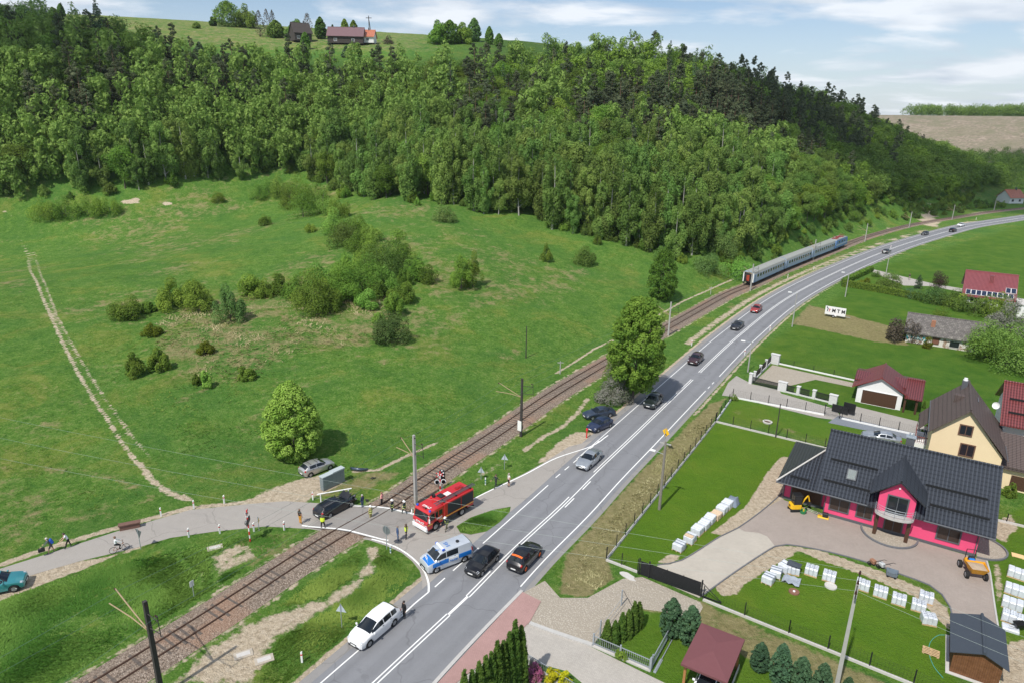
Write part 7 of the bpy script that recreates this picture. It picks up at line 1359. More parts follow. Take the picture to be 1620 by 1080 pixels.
for s_ in (1, -1):
    m = MB(); m.box(-L+.8, L-.8, min(s_*1.45, s_*1.465), max(s_*1.45, s_*1.465), 1.5, 2.0); m.build('pale_stripe', M_CBLUE, lt); mm = MB(); mm.box(s_*(L-.33)-.05, s_*(L-.33)+.05, -1.1, 1.1, 2.2, 2.95); mm.build('windscreen', M_CGLASS, lt)
    for x in (-L*.45, 0, L*.45): mm = MB(); mm.box(x-.5, x+.5, min(s_*1.45, s_*1.47), max(s_*1.45, s_*1.47), 2.3, 2.9); mm.build('side_window', M_CGLASS, lt)
for x in (-L*.5, L*.5): m = MB(); m.box(x-1.0, x+1.0, -.8, .8, 3.55, 3.72); m.tube([(x-.9, -.6, 3.75), (x+.6, -.3, 4.2), (x+.6, .3, 4.2), (x-.9, .6, 3.75)], .05, 6); m.tube([(x+.6, -.9, 4.25), (x+.6, .9, 4.25)], .05, 6); m.build('pantograph', M_PANTO, lt)
m = MB(); [m.box(x-.3, x+.3, -.5, .5, 3.55, 3.9) for x in (-.9, .9)]; m.build('roof_equipment', M_PANTO, lt)
for x in (-L*.55, L*.55): bogie(lt, x)
# --- building machines
M_YELM = mat('machine_yellow', (.82, .48, .02), .45); M_ORM = mat('dumper_orange', (.78, .36, .02), .5, var=.15)
ex = thing('mini_excavator', 'yellow mini excavator with dark cab canopy in front of the pink garage door', 'excavator', G(1257, 806), TH+R(35))
ex.scale = (.86, .86, .86)
for y in (-.42, .42): m = MB(); m.bbox(-.75, .75, y-.13, y+.13, 0, .36, .1); m.build('track', M_TYRE, ex)
m = MB(); m.prism([(-.75+.0, -.3), (-.6, -.52), (.55, -.52), (.65, -.3), (.65, .3), (.55, .52), (-.6, .52), (-.75, .3)], .42, .98); m.build('engine_cover', M_YELM, ex, 30); m = MB(); [m.box(-.765, -.75, -.2, .2, z, z+.05) for z in (.6, .7, .8)]; m.build('vent_grille', M_PLASTIC, ex)
m = MB(); [m.tube([(x, y, .95), (x, y, 2.2)], .04, 6) for x in (-.35, .55) for y in (-.45, .42)]; m.bbox(-.45, .65, -.52, .5, 2.2, 2.3, .04); m.build('cab_frame', M_BLACK, ex); m = MB(); m.bbox(-.3, .15, -.2, .2, .98, 1.6, .06); m.build('seat', M_PLASTIC, ex)
m = MB(); m.box(-.32, .5, .42, .44, 1.0, 2.15); m.box(-.38, .58, -.44, -.42, 1.0, 2.15); m.box(.56, .58, -.42, .42, 1.0, 2.15); m.box(-.40, -.38, -.42, .42, 1.0, 2.15); m.build('cab_glass', M_CGLASS, ex)
bm_ = MB(); bm_.tube([(.65, 0, .6), (1.15, 0, 1.6), (1.5, 0, 2.1)], .09, 8); bm_.tube([(1.5, 0, 2.1), (1.75, 0, 1.2)], .075, 8); bm_.build('boom', M_YELM, ex); m = MB(); m.yprism([(1.65, 1.2), (1.95, 1.1), (1.9, .7), (1.6, .75)], -.2, .2); m.build('bucket', M_PLASTIC, ex); m = MB(); m.bbox(.85, 1.0, -.55, .55, .05, .4, .02); m.build('dozer_blade', M_YELM, ex)
gb = G(1270, 811); m = MB(); m.lathe([(0, 0), (.28, 0), (.36, .38), (.33, .38), (.26, .05), (0, .05)], 16); tag(m.build('green_tub', mat('green_plastic', (.03, .22, .08), .5), None, 40, (gb.x, gb.y, .012)), 'round green tub beside the mini excavator', 'tub')
cp = thing('plate_compactor', 'yellow and black plate compactor in front of the pink wall', 'compactor', G(1302, 818), TH+.1); m = MB(); m.bbox(-.55, .55, -.28, .28, .02, .14, .05); m.build('base_plate', M_YELM, cp); m = MB(); m.bbox(-.1, .45, -.22, .22, .2, .62, .05); m.build('motor', M_PLASTIC, cp); m = MB(); m.tube([(-.2, -.18, .3), (-1.0, -.18, .95), (-1.0, .18, .95), (-.2, .18, .3)], .022, 6); m.build('handle', M_PLASTIC, cp)
tl = thing('paving_tool', 'greenish wheeled paving clamp lying left of the plate compactor', 'tool', G(1283, 808), TH-.3); m = MB(); m.tube([(-.5, -.15, .1), (.7, -.15, .1)], .03, 6); m.tube([(-.5, .15, .1), (.7, .15, .1)], .03, 6); [m.tube([(x, -.15, .1), (x, .15, .1)], .03, 6) for x in (-.5, .1, .7)]; m.build('frame', mat('pale_green_steel', (.40, .50, .32), .5), tl)
for y in (-.22, .22): mm = MB(); mm.at((-.45, y, .14), 0, R(90)).lathe([(0, -.03), (.14, -.03), (.14, .03), (0, .03)], 12); mm.build('wheel', M_TYRE, tl, 40)
dp = thing('site_dumper', 'orange site dumper with sand filled skip at the right end of the yard', 'dumper', G(1538, 907), TH-R(72))
def slab(t, top, bot, z0, z1, m_, nm):
    m = MB(); m.add([(x, y, z0) for x, y in bot]+[(x, y, z1) for x, y in top], [(3, 2, 1, 0), (0, 1, 5, 4), (1, 2, 6, 5), (2, 3, 7, 6), (3, 0, 4, 7)]); return m.build(nm, m_, t)
sk = slab(dp, [(-.15, -.85), (1.35, -.7), (1.35, .7), (-.15, .85)], [(0, -.55), (.9, -.5), (.9, .5), (0, .55)], .62, 1.35, M_ORM, 'skip')
m = MB(); rs = random.Random(1); m.add([(x*.25-.1, y*.27-.67, 1.18+.16*math.sin(PI*x/5)*math.sin(PI*y/5)+rs.random()*.03) for y in range(6) for x in range(6)], [(y*6+x, y*6+x+1, y*6+x+7, y*6+x+6) for y in range(5) for x in range(5)]); m.build('sand_load', mat('damp_sand', (.40, .31, .22), .95, var=.2, scale=6), sk)
m = MB(); m.bbox(-1.3, -.2, -.42, .42, .55, .95, .06); m.build('chassis', M_ORM, dp); m = MB(); m.bbox(-1.0, -.6, -.28, .28, .95, 1.35, .08); m.build('seat', M_PLASTIC, dp); m = MB(); [m.tube([(-1.15, y, .9), (-1.15, y, 1.9)], .035, 6) for y in (-.4, .4)]; m.tube([(-1.15, -.4, 1.9), (-1.15, .4, 1.9)], .035, 6); m.build('roll_bar', M_BLACK, dp); m = MB(); m.bbox(-.5, -.2, -.4, .1, .96, 1.4, .06); m.build('blue_canister', mat('bright_blue_plastic', (.02, .20, .62), .4), dp)
for x in (.75, -.95):
    for y in (-.78, .78): add_wheel(dp, x, y, .36, .26)
for (px, py, lab, cc) in [(1380, 893, 'rusty walk behind tiller standing on the yard by the kerb', (.30, .15, .09)), (1394, 898, 'pale grey walk behind tiller right of the rusty one', (.50, .52, .52))]:
    t = thing('garden_tiller', lab, 'tiller', G(px, py), TH+R(140)); m = MB(); m.bbox(-.28, .28, -.2, .2, .28, .62, .06); m.build('motor', mat('tiller_paint_%d' % px, cc, .6, var=.3), t); m = MB(); m.tube([(-.2, -.1, .5), (-.9, -.3, 1.15), (-1.15, -.3, 1.2)], .025, 6); m.tube([(-.2, .1, .5), (-.9, .3, 1.15), (-1.15, .3, 1.2)], .025, 6); m.build('handlebar', M_PLASTIC, t); m = MB(); m.tube([(.1, -.35, .2), (.1, .35, .2)], .05, 6); [m.at((.1, y, .2), 0, R(90)).lathe([(.16, -.03), (.22, -.03), (.22, .03), (.16, .03), (.16, -.03)], 12) for y in (-.3, .3)]; m.build('tines', M_BLACK, t)
tb = thing('mortar_tub', 'grey blue wheeled mortar tub beside the tillers', 'tub', G(1410, 911), TH); slab(tb, [(-.5, -.4), (.5, -.4), (.5, .4), (-.5, .4)], [(-.4, -.3), (.4, -.3), (.4, .3), (-.4, .3)], .15, .6, mat('grey_blue_plastic', (.16, .20, .24), .5), 'tray'); m = MB(); [m.at((x, y, .1), 0, R(90)).lathe([(0, -.03), (.1, -.03), (.1, .03), (0, .03)], 10) for x in (-.3, .3) for y in (-.3, .3)]; m.build('wheels', M_TYRE, tb)
# --- advertising trailer
at_ = thing('billboard_trailer', 'white billboard trailer lettered MTM standing on the dry field strip', 'trailer', G(1320, 503), TH-R(4))
m = MB(); m.box(-2.05, 2.05, -.05, .05, .55, 2.35); bd = m.build('board', M_WHITE, at_); m = MB(); m.box(-2.0, 2.0, .05, .75, .45, .58); m.tube([(2.0, .4, .5), (3.0, .4, .45)], .05, 6); m.build('chassis', M_GALV, at_)
for y in (-.12, .8): add_wheel(at_, -.3, y, .3, .2)
m = MB(); m.box(-.05, .35, -.12, -.06, .35, .6); m.build('mudguard', M_PLATE, at_)
text_mesh('lettering', 'M T M', 1.05, M_BLACK, bd, (.62, -.065, 1.5), (R(90), 0, 0), .012, bold=True, sx=.92)
m = MB(); m.tube([(-1.75, -.065, 2.1), (-1.5, -.065, 1.85), (-1.6, -.065, 1.25)], .09, 6); m.ball((-1.72, -.06, 2.15), .1, .03, .1); m.build('logo_figure', M_INK, bd); m = MB(); m.tube([(-1.3, -.065, 1.8), (-1.15, -.065, 1.65), (-1.25, -.065, 1.2)], .08, 6); m.tube([(-1.15, -.065, 1.62), (-.95, -.065, 1.8)], .05, 6); m.build('logo_mark', mat('logo_red', (.55, .10, .12), .6), bd)
text_mesh('small_print', 'tel.', .2, M_PBLUE, bd, (.0, -.06, .85), (R(90), 0, 0), .008) if False else None
# ================================================================ masts, poles, wires, signs, people
M_MAST = mat('dark_weathered_mast', (.05, .045, .042), .85, var=.3); M_CMAST = mat('grey_concrete_mast', (.38, .37, .35), .9, var=.15); M_INSUL = mat('brown_porcelain', (.07, .035, .03), .3); M_WIRE = mat('aged_copper_wire', (.28, .33, .31), .6, .3); M_TUBE = mat('tan_bracket_tube', (.34, .26, .15), .7); M_RW = mat('signal_white', (.82, .82, .80), .5); M_RR = mat('signal_red', (.62, .04, .04), .5); M_SIGNB = mat('grey_sign_back', (.24, .27, .29), .5, .5)
WIRE_TOP = {}
def up_h(p, px, py):
    """height above ground point p of the photo pixel (px, py), measured on the vertical through p"""
    zs = np.arange(0, 18, .05); q = np.column_stack([np.full(len(zs), p[0]), np.full(len(zs), p[1]), p[2]+zs-CAM_H]); yy = 540-FPX*(q@UP)/(q@FW); return float(zs[np.argmin(abs(yy-py))])
def rail_dir(p):
    i = int(np.argmin(((RAIL-np.array(p[:2]))**2).sum(1))); t = RAIL[min(i+1, len(RAIL)-1)]-RAIL[max(i-1, 0)]; t /= np.linalg.norm(t); n = RAIL[i]-np.array(p[:2]); return t, n, RAIL[i]
def catenary_mast(px, py, top, m_, label, w=.14):
    p = T(px, py) if py < 470 else G(px, py); p = Vector((p.x, p.y, max(p.z, 0) if py >= 470 else p.z)); h = max(6.5, min(10, up_h(p, *top))); t, n, c = rail_dir(p); rz = math.atan2(n[1], n[0]); dist = float(np.linalg.norm(n))
    k = thing('catenary_mast', label, 'mast', p, rz); m = MB(); m.add([(-w, -w, -.3), (w, -w, -.3), (w, w, -.3), (-w, w, -.3), (-w*.75, -w*.75, h), (w*.75, -w*.75, h), (w*.75, w*.75, h), (-w*.75, w*.75, h)], [(4, 5, 6, 7), (0, 1, 5, 4), (1, 2, 6, 5), (2, 3, 7, 6), (3, 0, 4, 7)]); m.build('column', m_, k)
    a = MB(); a.tube([(0, 0, h-2.6), (dist*.55, 0, h-1.9), (dist+.3, 0, h-1.15)], .05, 6); a.tube([(0, 0, h-2.6), (dist*.5, .2, h-2.3), (dist+.5, .5, h-2.2)], .045, 6); a.build('cantilever_tube', M_TUBE, k)
    b = MB(); b.tube([(0, 0, h-1.0), (-1.5, 0, h-.9)], .03, 6); b.tube([(0, 0, h-2.2), (-1.6, 0, h-1.9)], .03, 6); b.tube([(0, 0, h-2.2), (-1.5, 0, h-.9)], .025, 6); b.tube([(-1.5, 0, h-.5), (-1.6, 0, h-2.1)], .03, 6); b.build('bracket_arm', M_MAST, k)
    for x, z in ((.30, h-2.5), (dist+.2, h-1.2), (-1.5, h-.55), (-.2, h-.3)):
        mm = MB(); [mm.cyl((x+i*.07, 0, z), .07, .03, 8, axis='x') for i in range(4)]; mm.build('insulator', M_INSUL, k)
    return (c[0], c[1], p.z+h-1.2), (c[0], c[1], p.z+h-2.5), tuple(k.matrix_basis @ Vector((-1.5, 0, h-.5))), tuple(k.matrix_basis @ Vector((0, 0, h)))
k_ = lambda *a: catenary_mast(*a)
MASTS = [catenary_mast(256, 1100, (228, 950), M_MAST, 'dark leaning catenary mast with tan bracket tubes cut by the bottom edge', .17), catenary_mast(658, 797, (654, 688), M_CMAST, 'grey concrete catenary mast behind the fire engine', .16), catenary_mast(824, 690, (823, 598), M_MAST, 'dark catenary mast with white plate beside the track', .15), catenary_mast(1057, 531, (1062, 478), M_CMAST, 'grey catenary mast beyond the tall roadside tree', .15), catenary_mast(1187, 460, (1190, 418), M_CMAST, 'grey catenary mast in front of the last coach', .14), catenary_mast(1286, 413, (1292, 380), M_CMAST, 'grey catenary mast beside the middle of the train', .14), catenary_mast(1368, 383, (1374, 355), M_CMAST, 'grey catenary mast just beyond the locomotive', .14), catenary_mast(1438, 361, (1444, 337), M_CMAST, 'grey catenary mast second beyond the locomotive', .14), catenary_mast(1506, 348, (1511, 329), M_CMAST, 'grey catenary mast near the dirt ramp', .14), catenary_mast(1572, 334.5, (1578, 318), M_CMAST, 'farthest grey catenary mast before the orange roofed house', .14)]
m = MB(); q = G(824, 690); m.at((q.x, q.y, 0)).box(-.02, .02, -.3, .3, 1.0, 2.2); m.at((q.x-.22, q.y-.1, 0), R(-40)).box(-.3, .3, -.03, .03, .9, 2.3); mk = tag(m.build('mast_plate', M_RW), 'white information plate hanging on the dark catenary mast', 'plate')
M_DWIRE = mat('dark_patina_wire', (.12, .19, .17), .6, .3)
def wire(name, pts, label, sag=.5, r=.0075, m_=None):
    m = MB()
    for a, b in zip(pts[:-1], pts[1:]):
        a, b = Vector(a), Vector(b); m.tube([a+(b-a)*t-Vector((0, 0, sag*4*t*(1-t))) for t in np.linspace(0, 1, 9)], r, 4, cap=False)
    return tag(m.build(name, m_ or M_WIRE), label, 'wire')
def ext(pts, d): a, b = Vector(pts[0]), Vector(pts[1]); return [tuple(a+(a-b).normalized()*d)]+list(pts)
wire('overhead_wire', ext([x[0] for x in MASTS], 40), 'upper messenger wire hanging over the railway track', .5, .011, M_DWIRE); wire('overhead_wire', ext([x[1] for x in MASTS], 40), 'lower contact wire hanging over the railway track', .1, .011, M_DWIRE); wire('feeder_wire', ext([x[2] for x in MASTS[:5]], 40), 'feeder wire on the road side of the catenary masts', .7, .011, M_DWIRE)
# low line of small posts in the meadow
for px, py, top, h_l in [(832, 566, (833, 516), 'thin dark pole standing alone in the meadow'), (886, 591, (886, 571), 'short pale post with cross arm beside the sandy track'), (1124, 466, (1124, 454), 'short grey post beside the track before the train')]:
    p = T(px, py); h = up_h(p, *top); t = thing('meadow_post', h_l, 'post', p); m = MB(); m.tube([(0, 0, -.2), (0, 0, h)], [.1, .07], 8); m.build('pole', M_MAST if 'dark' in h_l else M_CMAST, t)
    if 'dark' not in h_l: mm = MB(); mm.box(-.5, .5, -.04, .04, h-.3, h-.2); mm.build('cross_arm', M_CMAST, t)
# power line pole bottom right with triangular arm
pp = G(1321, 1096); hp_ = 9.6; pt = thing('power_pole', 'tall concrete power pole with triangular cross arm in the lower right', 'power pole', pp, TH); m = MB(); m.add([(-.16, -.13, -.3), (.16, -.13, -.3), (.16, .13, -.3), (-.16, .13, -.3), (-.10, -.08, hp_), (.10, -.08, hp_), (.10, .08, hp_), (-.10, .08, hp_)], [(4, 5, 6, 7), (0, 1, 5, 4), (1, 2, 6, 5), (2, 3, 7, 6), (3, 0, 4, 7)]); m.build('column', M_CMAST, pt)
m = MB(); m.tube([(0, -1.0, hp_-.2), (0, 1.1, hp_+.1)], .035, 6); m.tube([(0, -1.0, hp_-.2), (0, 0, hp_-1.2)], .03, 6); m.tube([(0, 1.1, hp_+.1), (0, 0, hp_-1.0)], .03, 6); m.build('cross_arm', M_BLACK, pt)
ends = [(0, -1.0, hp_-.2), (0, 1.1, hp_+.1), (0, 0, hp_)]
for e in ends: mm = MB(); [mm.cyl((e[0], e[1], e[2]+.04+.1*i), .085-.012*i, .07, 10) for i in range(3)]; mm.build('insulator', M_INSUL, pt, 60)
lp = thing('street_lamp', 'old wooden lamp pole with white lamp leaning over the dry verge', 'street lamp', G(1043, 805), R(150)); hl = up_h(G(1043, 805), 1047, 698); m = MB(); m.tube([(0, 0, -.3), (0, 0, hl)], [.17, .12], 10); m.build('column', mat('grey_wooden_pole', (.22, .20, .17), .9, var=.25), lp); m = MB(); m.box(-.6, .6, -.05, .05, hl-.3, hl-.18); m.build('cross_arm', M_CMAST, lp); m = MB(); m.tube([(0, 0, hl-1.5), (1.1, 0, hl-1.35)], .03, 6); m.build('lamp_arm', M_GALV, lp); m = MB(); m.bbox(1.0, 1.6, -.13, .13, hl-1.42, hl-1.28, .03); m.build('lamp_head', M_RW, lp)
PW = [lp.matrix_basis @ Vector((x, 0, hl)) for x in (-.5, 0, .5)]
ep = [pt.matrix_basis @ Vector((e[0], e[1], e[2]+.3)) for e in ends]; fl_ = [Vector(G(-170, y_, 9.5)) for y_ in (690, 624, 656)]; rt_ = [Vector(UV(40, 43+i, 9.4)) for i in (0, 2, 1)]
for i, nm in enumerate(('near', 'far', 'middle')): wire('power_line', [rt_[i], ep[i], fl_[i]], nm+' wire of the power line crossing over the road to the concrete pole', 1.0 if i != 1 else .7)
for px, py, top, lab, side in [(1183, 588, (1195, 541), 'slender street lamp at the corner of the stone pillar fence', 160), (1253, 517, (1256, 464), 'street lamp with transformer box at the road edge by the field', 160), (1337, 470, (1340, 432), 'street lamp rising above the clipped hedge', 160), (1401, 436, (1403, 399), 'street lamp at the start of the far garden path', 160)]:
    p = G(px, py); h = up_h(p, *top); t = thing('street_lamp', lab, 'street lamp', p, R(side)); m = MB(); m.tube([(0, 0, 0), (0, 0, h)], [.12, .07], 8); m.build('column', M_CMAST, t); m = MB(); m.tube([(0, 0, h-.1), (1.2, 0, h+.05)], .035, 6); m.build('lamp_arm', M_GALV, t); m = MB(); m.bbox(1.0, 1.7, -.15, .15, h-.02, h+.12, .04); m.build('lamp_head', M_RW, t)
p = G(1227, 691); h = up_h(p, 1236, 638); tag((lambda m: (m.tube([(0, 0, -.2), (0, 0, h)], [.09, .06], 8), m.build('line_post', M_MAST, None, 60, p))[1])(MB()), 'thin dark post standing in the upper lawn behind the pink house', 'post')
for px, py, lab in [(1450, 678, 'black garden lantern left of the yellow house'), (1455, 676, 'second black garden lantern nearer the yellow house')]: t = thing('garden_lantern', lab, 'lantern', G(px, py)); m = MB(); m.tube([(0, 0, 0), (0, 0, 1.9)], .04, 6); m.build('post', M_BLACK, t); m = MB(); m.lathe([(.05, 1.9), (.14, 2.2), (.16, 2.22), (0, 2.36)], 8); m.build('lamp', M_BLACK, t)
# delineator posts
def delineator(px, py, label, group='white roadside marker posts'):
    p = G(px, py) if py > 480 else T(px, py); t = thing('marker_post', label, 'marker post', p, random.random(), group); m = MB(); m.add([(-.07, -.05, -.1), (.07, -.05, -.1), (.07, .05, -.1), (-.07, .05, -.1), (-.07, -.05, .95), (.07, -.05, 1.05), (.07, .05, 1.05), (-.07, .05, .95)], [(4, 5, 6, 7), (0, 1, 5, 4), (1, 2, 6, 5), (2, 3, 7, 6), (3, 0, 4, 7)]); m.build('post', M_RW, t); mm = MB(); mm.box(-.075, .075, -.055, .055, .68, .80); mm.build('reflector', M_RR, t)
for px, py in [(255, 816), (307, 804), (355, 796), (299, 849), (348, 843), (402, 840), (450, 838), (495, 790)]: delineator(px, py, 'white marker post with red reflector beside the lane', 'marker posts along the lane')
for px, py in [(478, 1047), (1094, 547), (1178, 561), (1218, 523), (1287, 427), (1246, 440), (1544, 348), (1409, 393)]: delineator(px, py, 'white marker post beside the main road', 'marker posts along the main road')
m = MB(); p = G(928, 692); tag((m.tube([(0, 0, 0), (0, 0, 1.0)], .09, 8), m.lathe([(.09, 1.0), (.16, 1.05), (.14, 1.35), (0, 1.42)], 10), m.build('hydrant', M_RR, None, 50, p))[-1], 'red hydrant on the sandy verge beside the parked cars', 'hydrant')
# signs seen from behind
def sign(px, py, top, shape, face, label, rz, size=.45, back=M_SIGNB, pole=M_GALV):
    p = G(px, py); h = max(1.6, min(3.6, up_h(p, *top))); t = thing('road_sign', label, 'road sign', p, rz+(PI if 'behind' in label or 'back' in label or 'pale' in label else 0)); m = MB(); m.tube([(0, 0, -.1), (0, 0, h+.05)], .035, 8); m.build('post', pole, t); c = h-size
    P = {'tri': [(-size, -size*.7), (size, -size*.7), (0, size)], 'inv': [(-size, size*.7), (size, size*.7), (0, -size)], 'round': [(size*math.cos(a), size*math.sin(a)) for a in np.linspace(0, 2*PI, 20)[:-1]], 'rect': [(-size*.7, -size), (size*.7, -size), (size*.7, size), (-size*.7, size)], 'dia': [(-size, 0), (0, -size), (size, 0), (0, size)]}[shape]
    m = MB(); m.yprism([(a, c+b) for a, b in P], .04, .06); o = m.build('plate', back, t); m = MB(); m.yprism([(a*.94, c+b*.94) for a, b in P], .061, .066); m.build('face', face, o); return t
M_SF = mat('sign_yellow', (.80, .50, .02), .5); M_SB = mat('sign_blue', (.02, .16, .5), .5)
sign(612, 868, (609, 832), 'round', M_RR, 'round road sign seen from behind at the junction corner', R(150)); sign(541, 992, (540, 955), 'tri', M_SF, 'triangular road sign seen from behind at the lower roadside', R(170), .45, mat('pale_sign_back', (.50, .55, .60), .5)); sign(223, 868, (217, 836), 'inv', M_RR, 'dark triangular sign seen from behind beside the cyclist', R(150), .5, mat('dark_sign_back', (.10, .12, .12), .6)); sign(410, 839, (408, 818), 'tri', M_SF, 'small grey sign back between the lane posts', R(100), .35); sign(798, 742, (798, 718), 'tri', M_SF, 'pale triangular sign by the slip lane grass', R(170), .42, mat('pale_sign_back', (.50, .55, .60), .5)); sign(761, 758, (760, 739), 'tri', M_SF, 'second pale triangular sign nearer the railway', R(170), .42, mat('pale_sign_back', (.50, .55, .60), .5)); sign(307, 943, (305, 928), 'rect', M_RW, 'small white railway board in the grass left of the track', R(60), .28, M_RW)
yt = sign(1050, 716, (1055, 676), 'dia', M_SB, 'yellow backed warning sign beside the road at the dry verge', R(120), .62, mat('bright_yellow_sign', (.90, .52, .01), .5)); m = MB(); m.tube([(-.2, .03, 2.4), (0, .03, 2.7), (.22, .03, 2.55)], .05, 6); m.build('arrow_symbol', M_BLACK, yt)
for px, py, lab in [(618, 874, 'short white and blue striped post at the junction corner'), (768, 766, 'small green topped marker in the slip lane grass')]: t = thing('striped_post', lab, 'post', G(px, py)); m = MB(); m.tube([(0, 0, 0), (0, 0, .9)], .07, 8); m.build('post', M_RW, t); m = MB(); [m.tube([(0, 0, z), (0, 0, z+.15)], .075, 8) for z in (.2, .5)]; m.build('bands', mat('teal_band', (.05, .25, .28), .5), t)
# crossing signals
def crossing_signal(px, py, top, rz, label, seen_back):
    p = G(px, py); h = max(3.2, min(4.6, up_h(p, *top))); t = thing('crossing_signal', label, 'railway signal', p, rz); m = MB(); n = MB(); zs = np.linspace(0, h, 10)
    for i in range(9): (m if i % 2 else n).tube([(0, 0, zs[i]), (0, 0, zs[i+1])], .07, 8)
    m.build('post', M_RW, t, 60); n.build('red_bands', M_RR, t, 60)
    b = MB(); b.bbox(-.08, .0, -.62, .62, h-1.45, h-.95, .02); b.build('backing_board', M_BLACK, t)
    for y in (-.34, .34):
        mm = MB(); mm.at((.01, y, h-1.2), 0, 0, R(90)).lathe([(.0, .02), (.16, .02), (.16, .16), (.20, .16), (.20, .0)], 14); lh = mm.build('lamp', M_BLACK, t, 40); mm = MB(); mm.at((.03, y, h-1.2), 0, 0, R(90)).lathe([(.21, 0), (.30, 0), (.30, .02), (.21, .02)], 18); mm.build('lamp_rim', M_RW, lh, 40)
    for s_ in (1, -1):
        cr_ = MB(); r2_ = MB()
        for j in range(6):
            a0, a1 = -1.0+j/3, -1.0+(j+1)/3; (cr_ if j % 2 else r2_).at((.05+.02*s_, 0, h-.35), 0, R(28*s_)).box(-.012, .012, a0*.48, a1*.48, -.055, .055)
        bk_ = MB(); bk_.at((.02, 0, h-.35), 0, R(28*s_)).box(-.03, -.016+.02*s_, -.48, .48, -.055, .055); bk_.build('cross_back', M_SIGNB, t); k2 = cr_.build('warning_cross_arm', M_RW, t); r2_.build('red_segments', M_RR, k2)
    return t
crossing_signal(697, 795, (692, 745), R(-80), 'red and white crossing signal with warning cross behind the fire engine', False); crossing_signal(396, 856, (391, 806), R(188), 'red and white banded crossing signal seen from behind beside the lane', True)
t = thing('crossing_signal', 'second banded signal post with dark case behind the fire engine', 'railway signal', G(700, 792), R(-60)); m = MB(); m.tube([(0, 0, 0), (0, 0, 3.8)], .07, 8); m.build('post', M_RW, t); m = MB(); m.bbox(-.3, .3, -.25, .25, 2.7, 3.7, .05); m.build('signal_case', M_BLACK, t)
# white tube barrier and relay cabinet
bt = thing('tube_barrier', 'white tubular barrier beside the wrecked estate car', 'barrier', G(508, 794), math.atan2(*(np.array(G(552, 786)[:2])-np.array(G(508, 794)[:2]))[::-1])); Lb = (Vector(G(552, 786))-Vector(G(508, 794))).length; m = MB(); m.tube([(-.35, 0, 1.05), (Lb+.35, 0, 1.05)], .07, 8); m.build('top_rail', M_RW, bt)
for x in (0, Lb): mm = MB(); mm.tube([(x, 0, -.1), (x, 0, 1.03)], .07, 8); mm.build('post', M_RW, bt)
ca, cb = G(512, 777), G(546, 761); cb_ = thing('relay_cabinet', 'long grey steel relay cabinet beside the sandy forecourt', 'cabinet', ca, math.atan2(cb.y-ca.y, cb.x-ca.x)); Lc = (cb-ca).length; kc = mat('grey_cabinet_steel', (.22, .26, .28), .5, .2, var=.1); m = MB(); m.bbox(0, Lc, 0, .6, .05, 1.65, .02); m.build('case', kc, cb_); m = MB(); m.box(-.05, Lc*.45, -.06, .66, 1.65, 1.75); m.box(Lc*.45, Lc+.05, -.06, .66, 1.66, 1.82); m.build('lid', mat('pale_grey_lid', (.42, .47, .48), .6), cb_)
for i in range(5): mm = MB(); mm.box(.06+i*Lc/5, (i+1)*Lc/5-.04, -.02, 0, .12, 1.58); mm.build('door', kc, cb_)
# culvert by the lane, chairs of the far field
p = G(206, 835); m = MB(); m.box(-.9, .9, -.2, .2, 0, .55); m.box(-1.0, 1.0, -.3, .3, .55, .65); tag(m.build('culvert_head', mat('dark_brown_brick', (.16, .09, .07), .9, var=.3), None, None, p, R(25)), 'dark brown culvert head beside the lane edge', 'culvert')
# hilltop and distant buildings
def far_house(px, py, w, d, h, hr, wall, roof, label, rz=0.0):
    p = T(px, py); t = thing('distant_house', label, 'house', p, rz); gable_walls(-w/2, w/2, -d/2, d/2, h, hr-.1, 'u').build('wall', wall, t); gable_roof(-w/2-.5, w/2+.5, -d/2-.7, d/2+.7, h-.3, hr, 'u').build('roof', roof, t)
    for u in (-w*.28, w*.22): window(t, u, -d/2, 1.0, 1.3, 1.2, M_WHITE, M_GLASS)
    m = MB(); m.box(w*.2, w*.2+.7, -.35, .35, hr-1, hr+1); m.build('chimney', M_GREYTRIM, t); return t
M_DKWOOD = mat('dark_barn_wood', (.06, .05, .045), .9); M_MAUVE = mat('mauve_brown_roof', (.17, .10, .11), .8)
far_house(549, 70, 18, 9, 3.6, 8, M_DKWOOD, M_MAUVE, 'wide dark house with mauve brown roof on the hilltop', .05); far_house(577, 69, 11, 8, 3.2, 6.5, M_WHITE, M_TRED2, 'white cottage with orange red roof on the hilltop', .0); far_house(476, 66, 9, 9, 4, 9, M_DKWOOD, M_DKWOOD, 'dark wooden barn among the hilltop trees', .6); far_house(1597, 321, 9, 8, 3.4, 7, M_WHITE, M_TRED2, 'white house with orange roof at the foot of the far wood', .2)
p = T(585, 68); t = thing('hilltop_pylon', 'wooden power pole beside the orange roofed hilltop cottage', 'power pole', p); m = MB(); m.tube([(0, 0, 0), (0, 0, 13)], .2, 6); m.tube([(1.6, 0, 0), (.1, 0, 11)], .15, 6); m.build('column', M_MAST, t); m = MB(); m.box(-1.5, 1.5, -.1, .1, 11.8, 12.1); m.build('cross_arm', M_MAST, t)
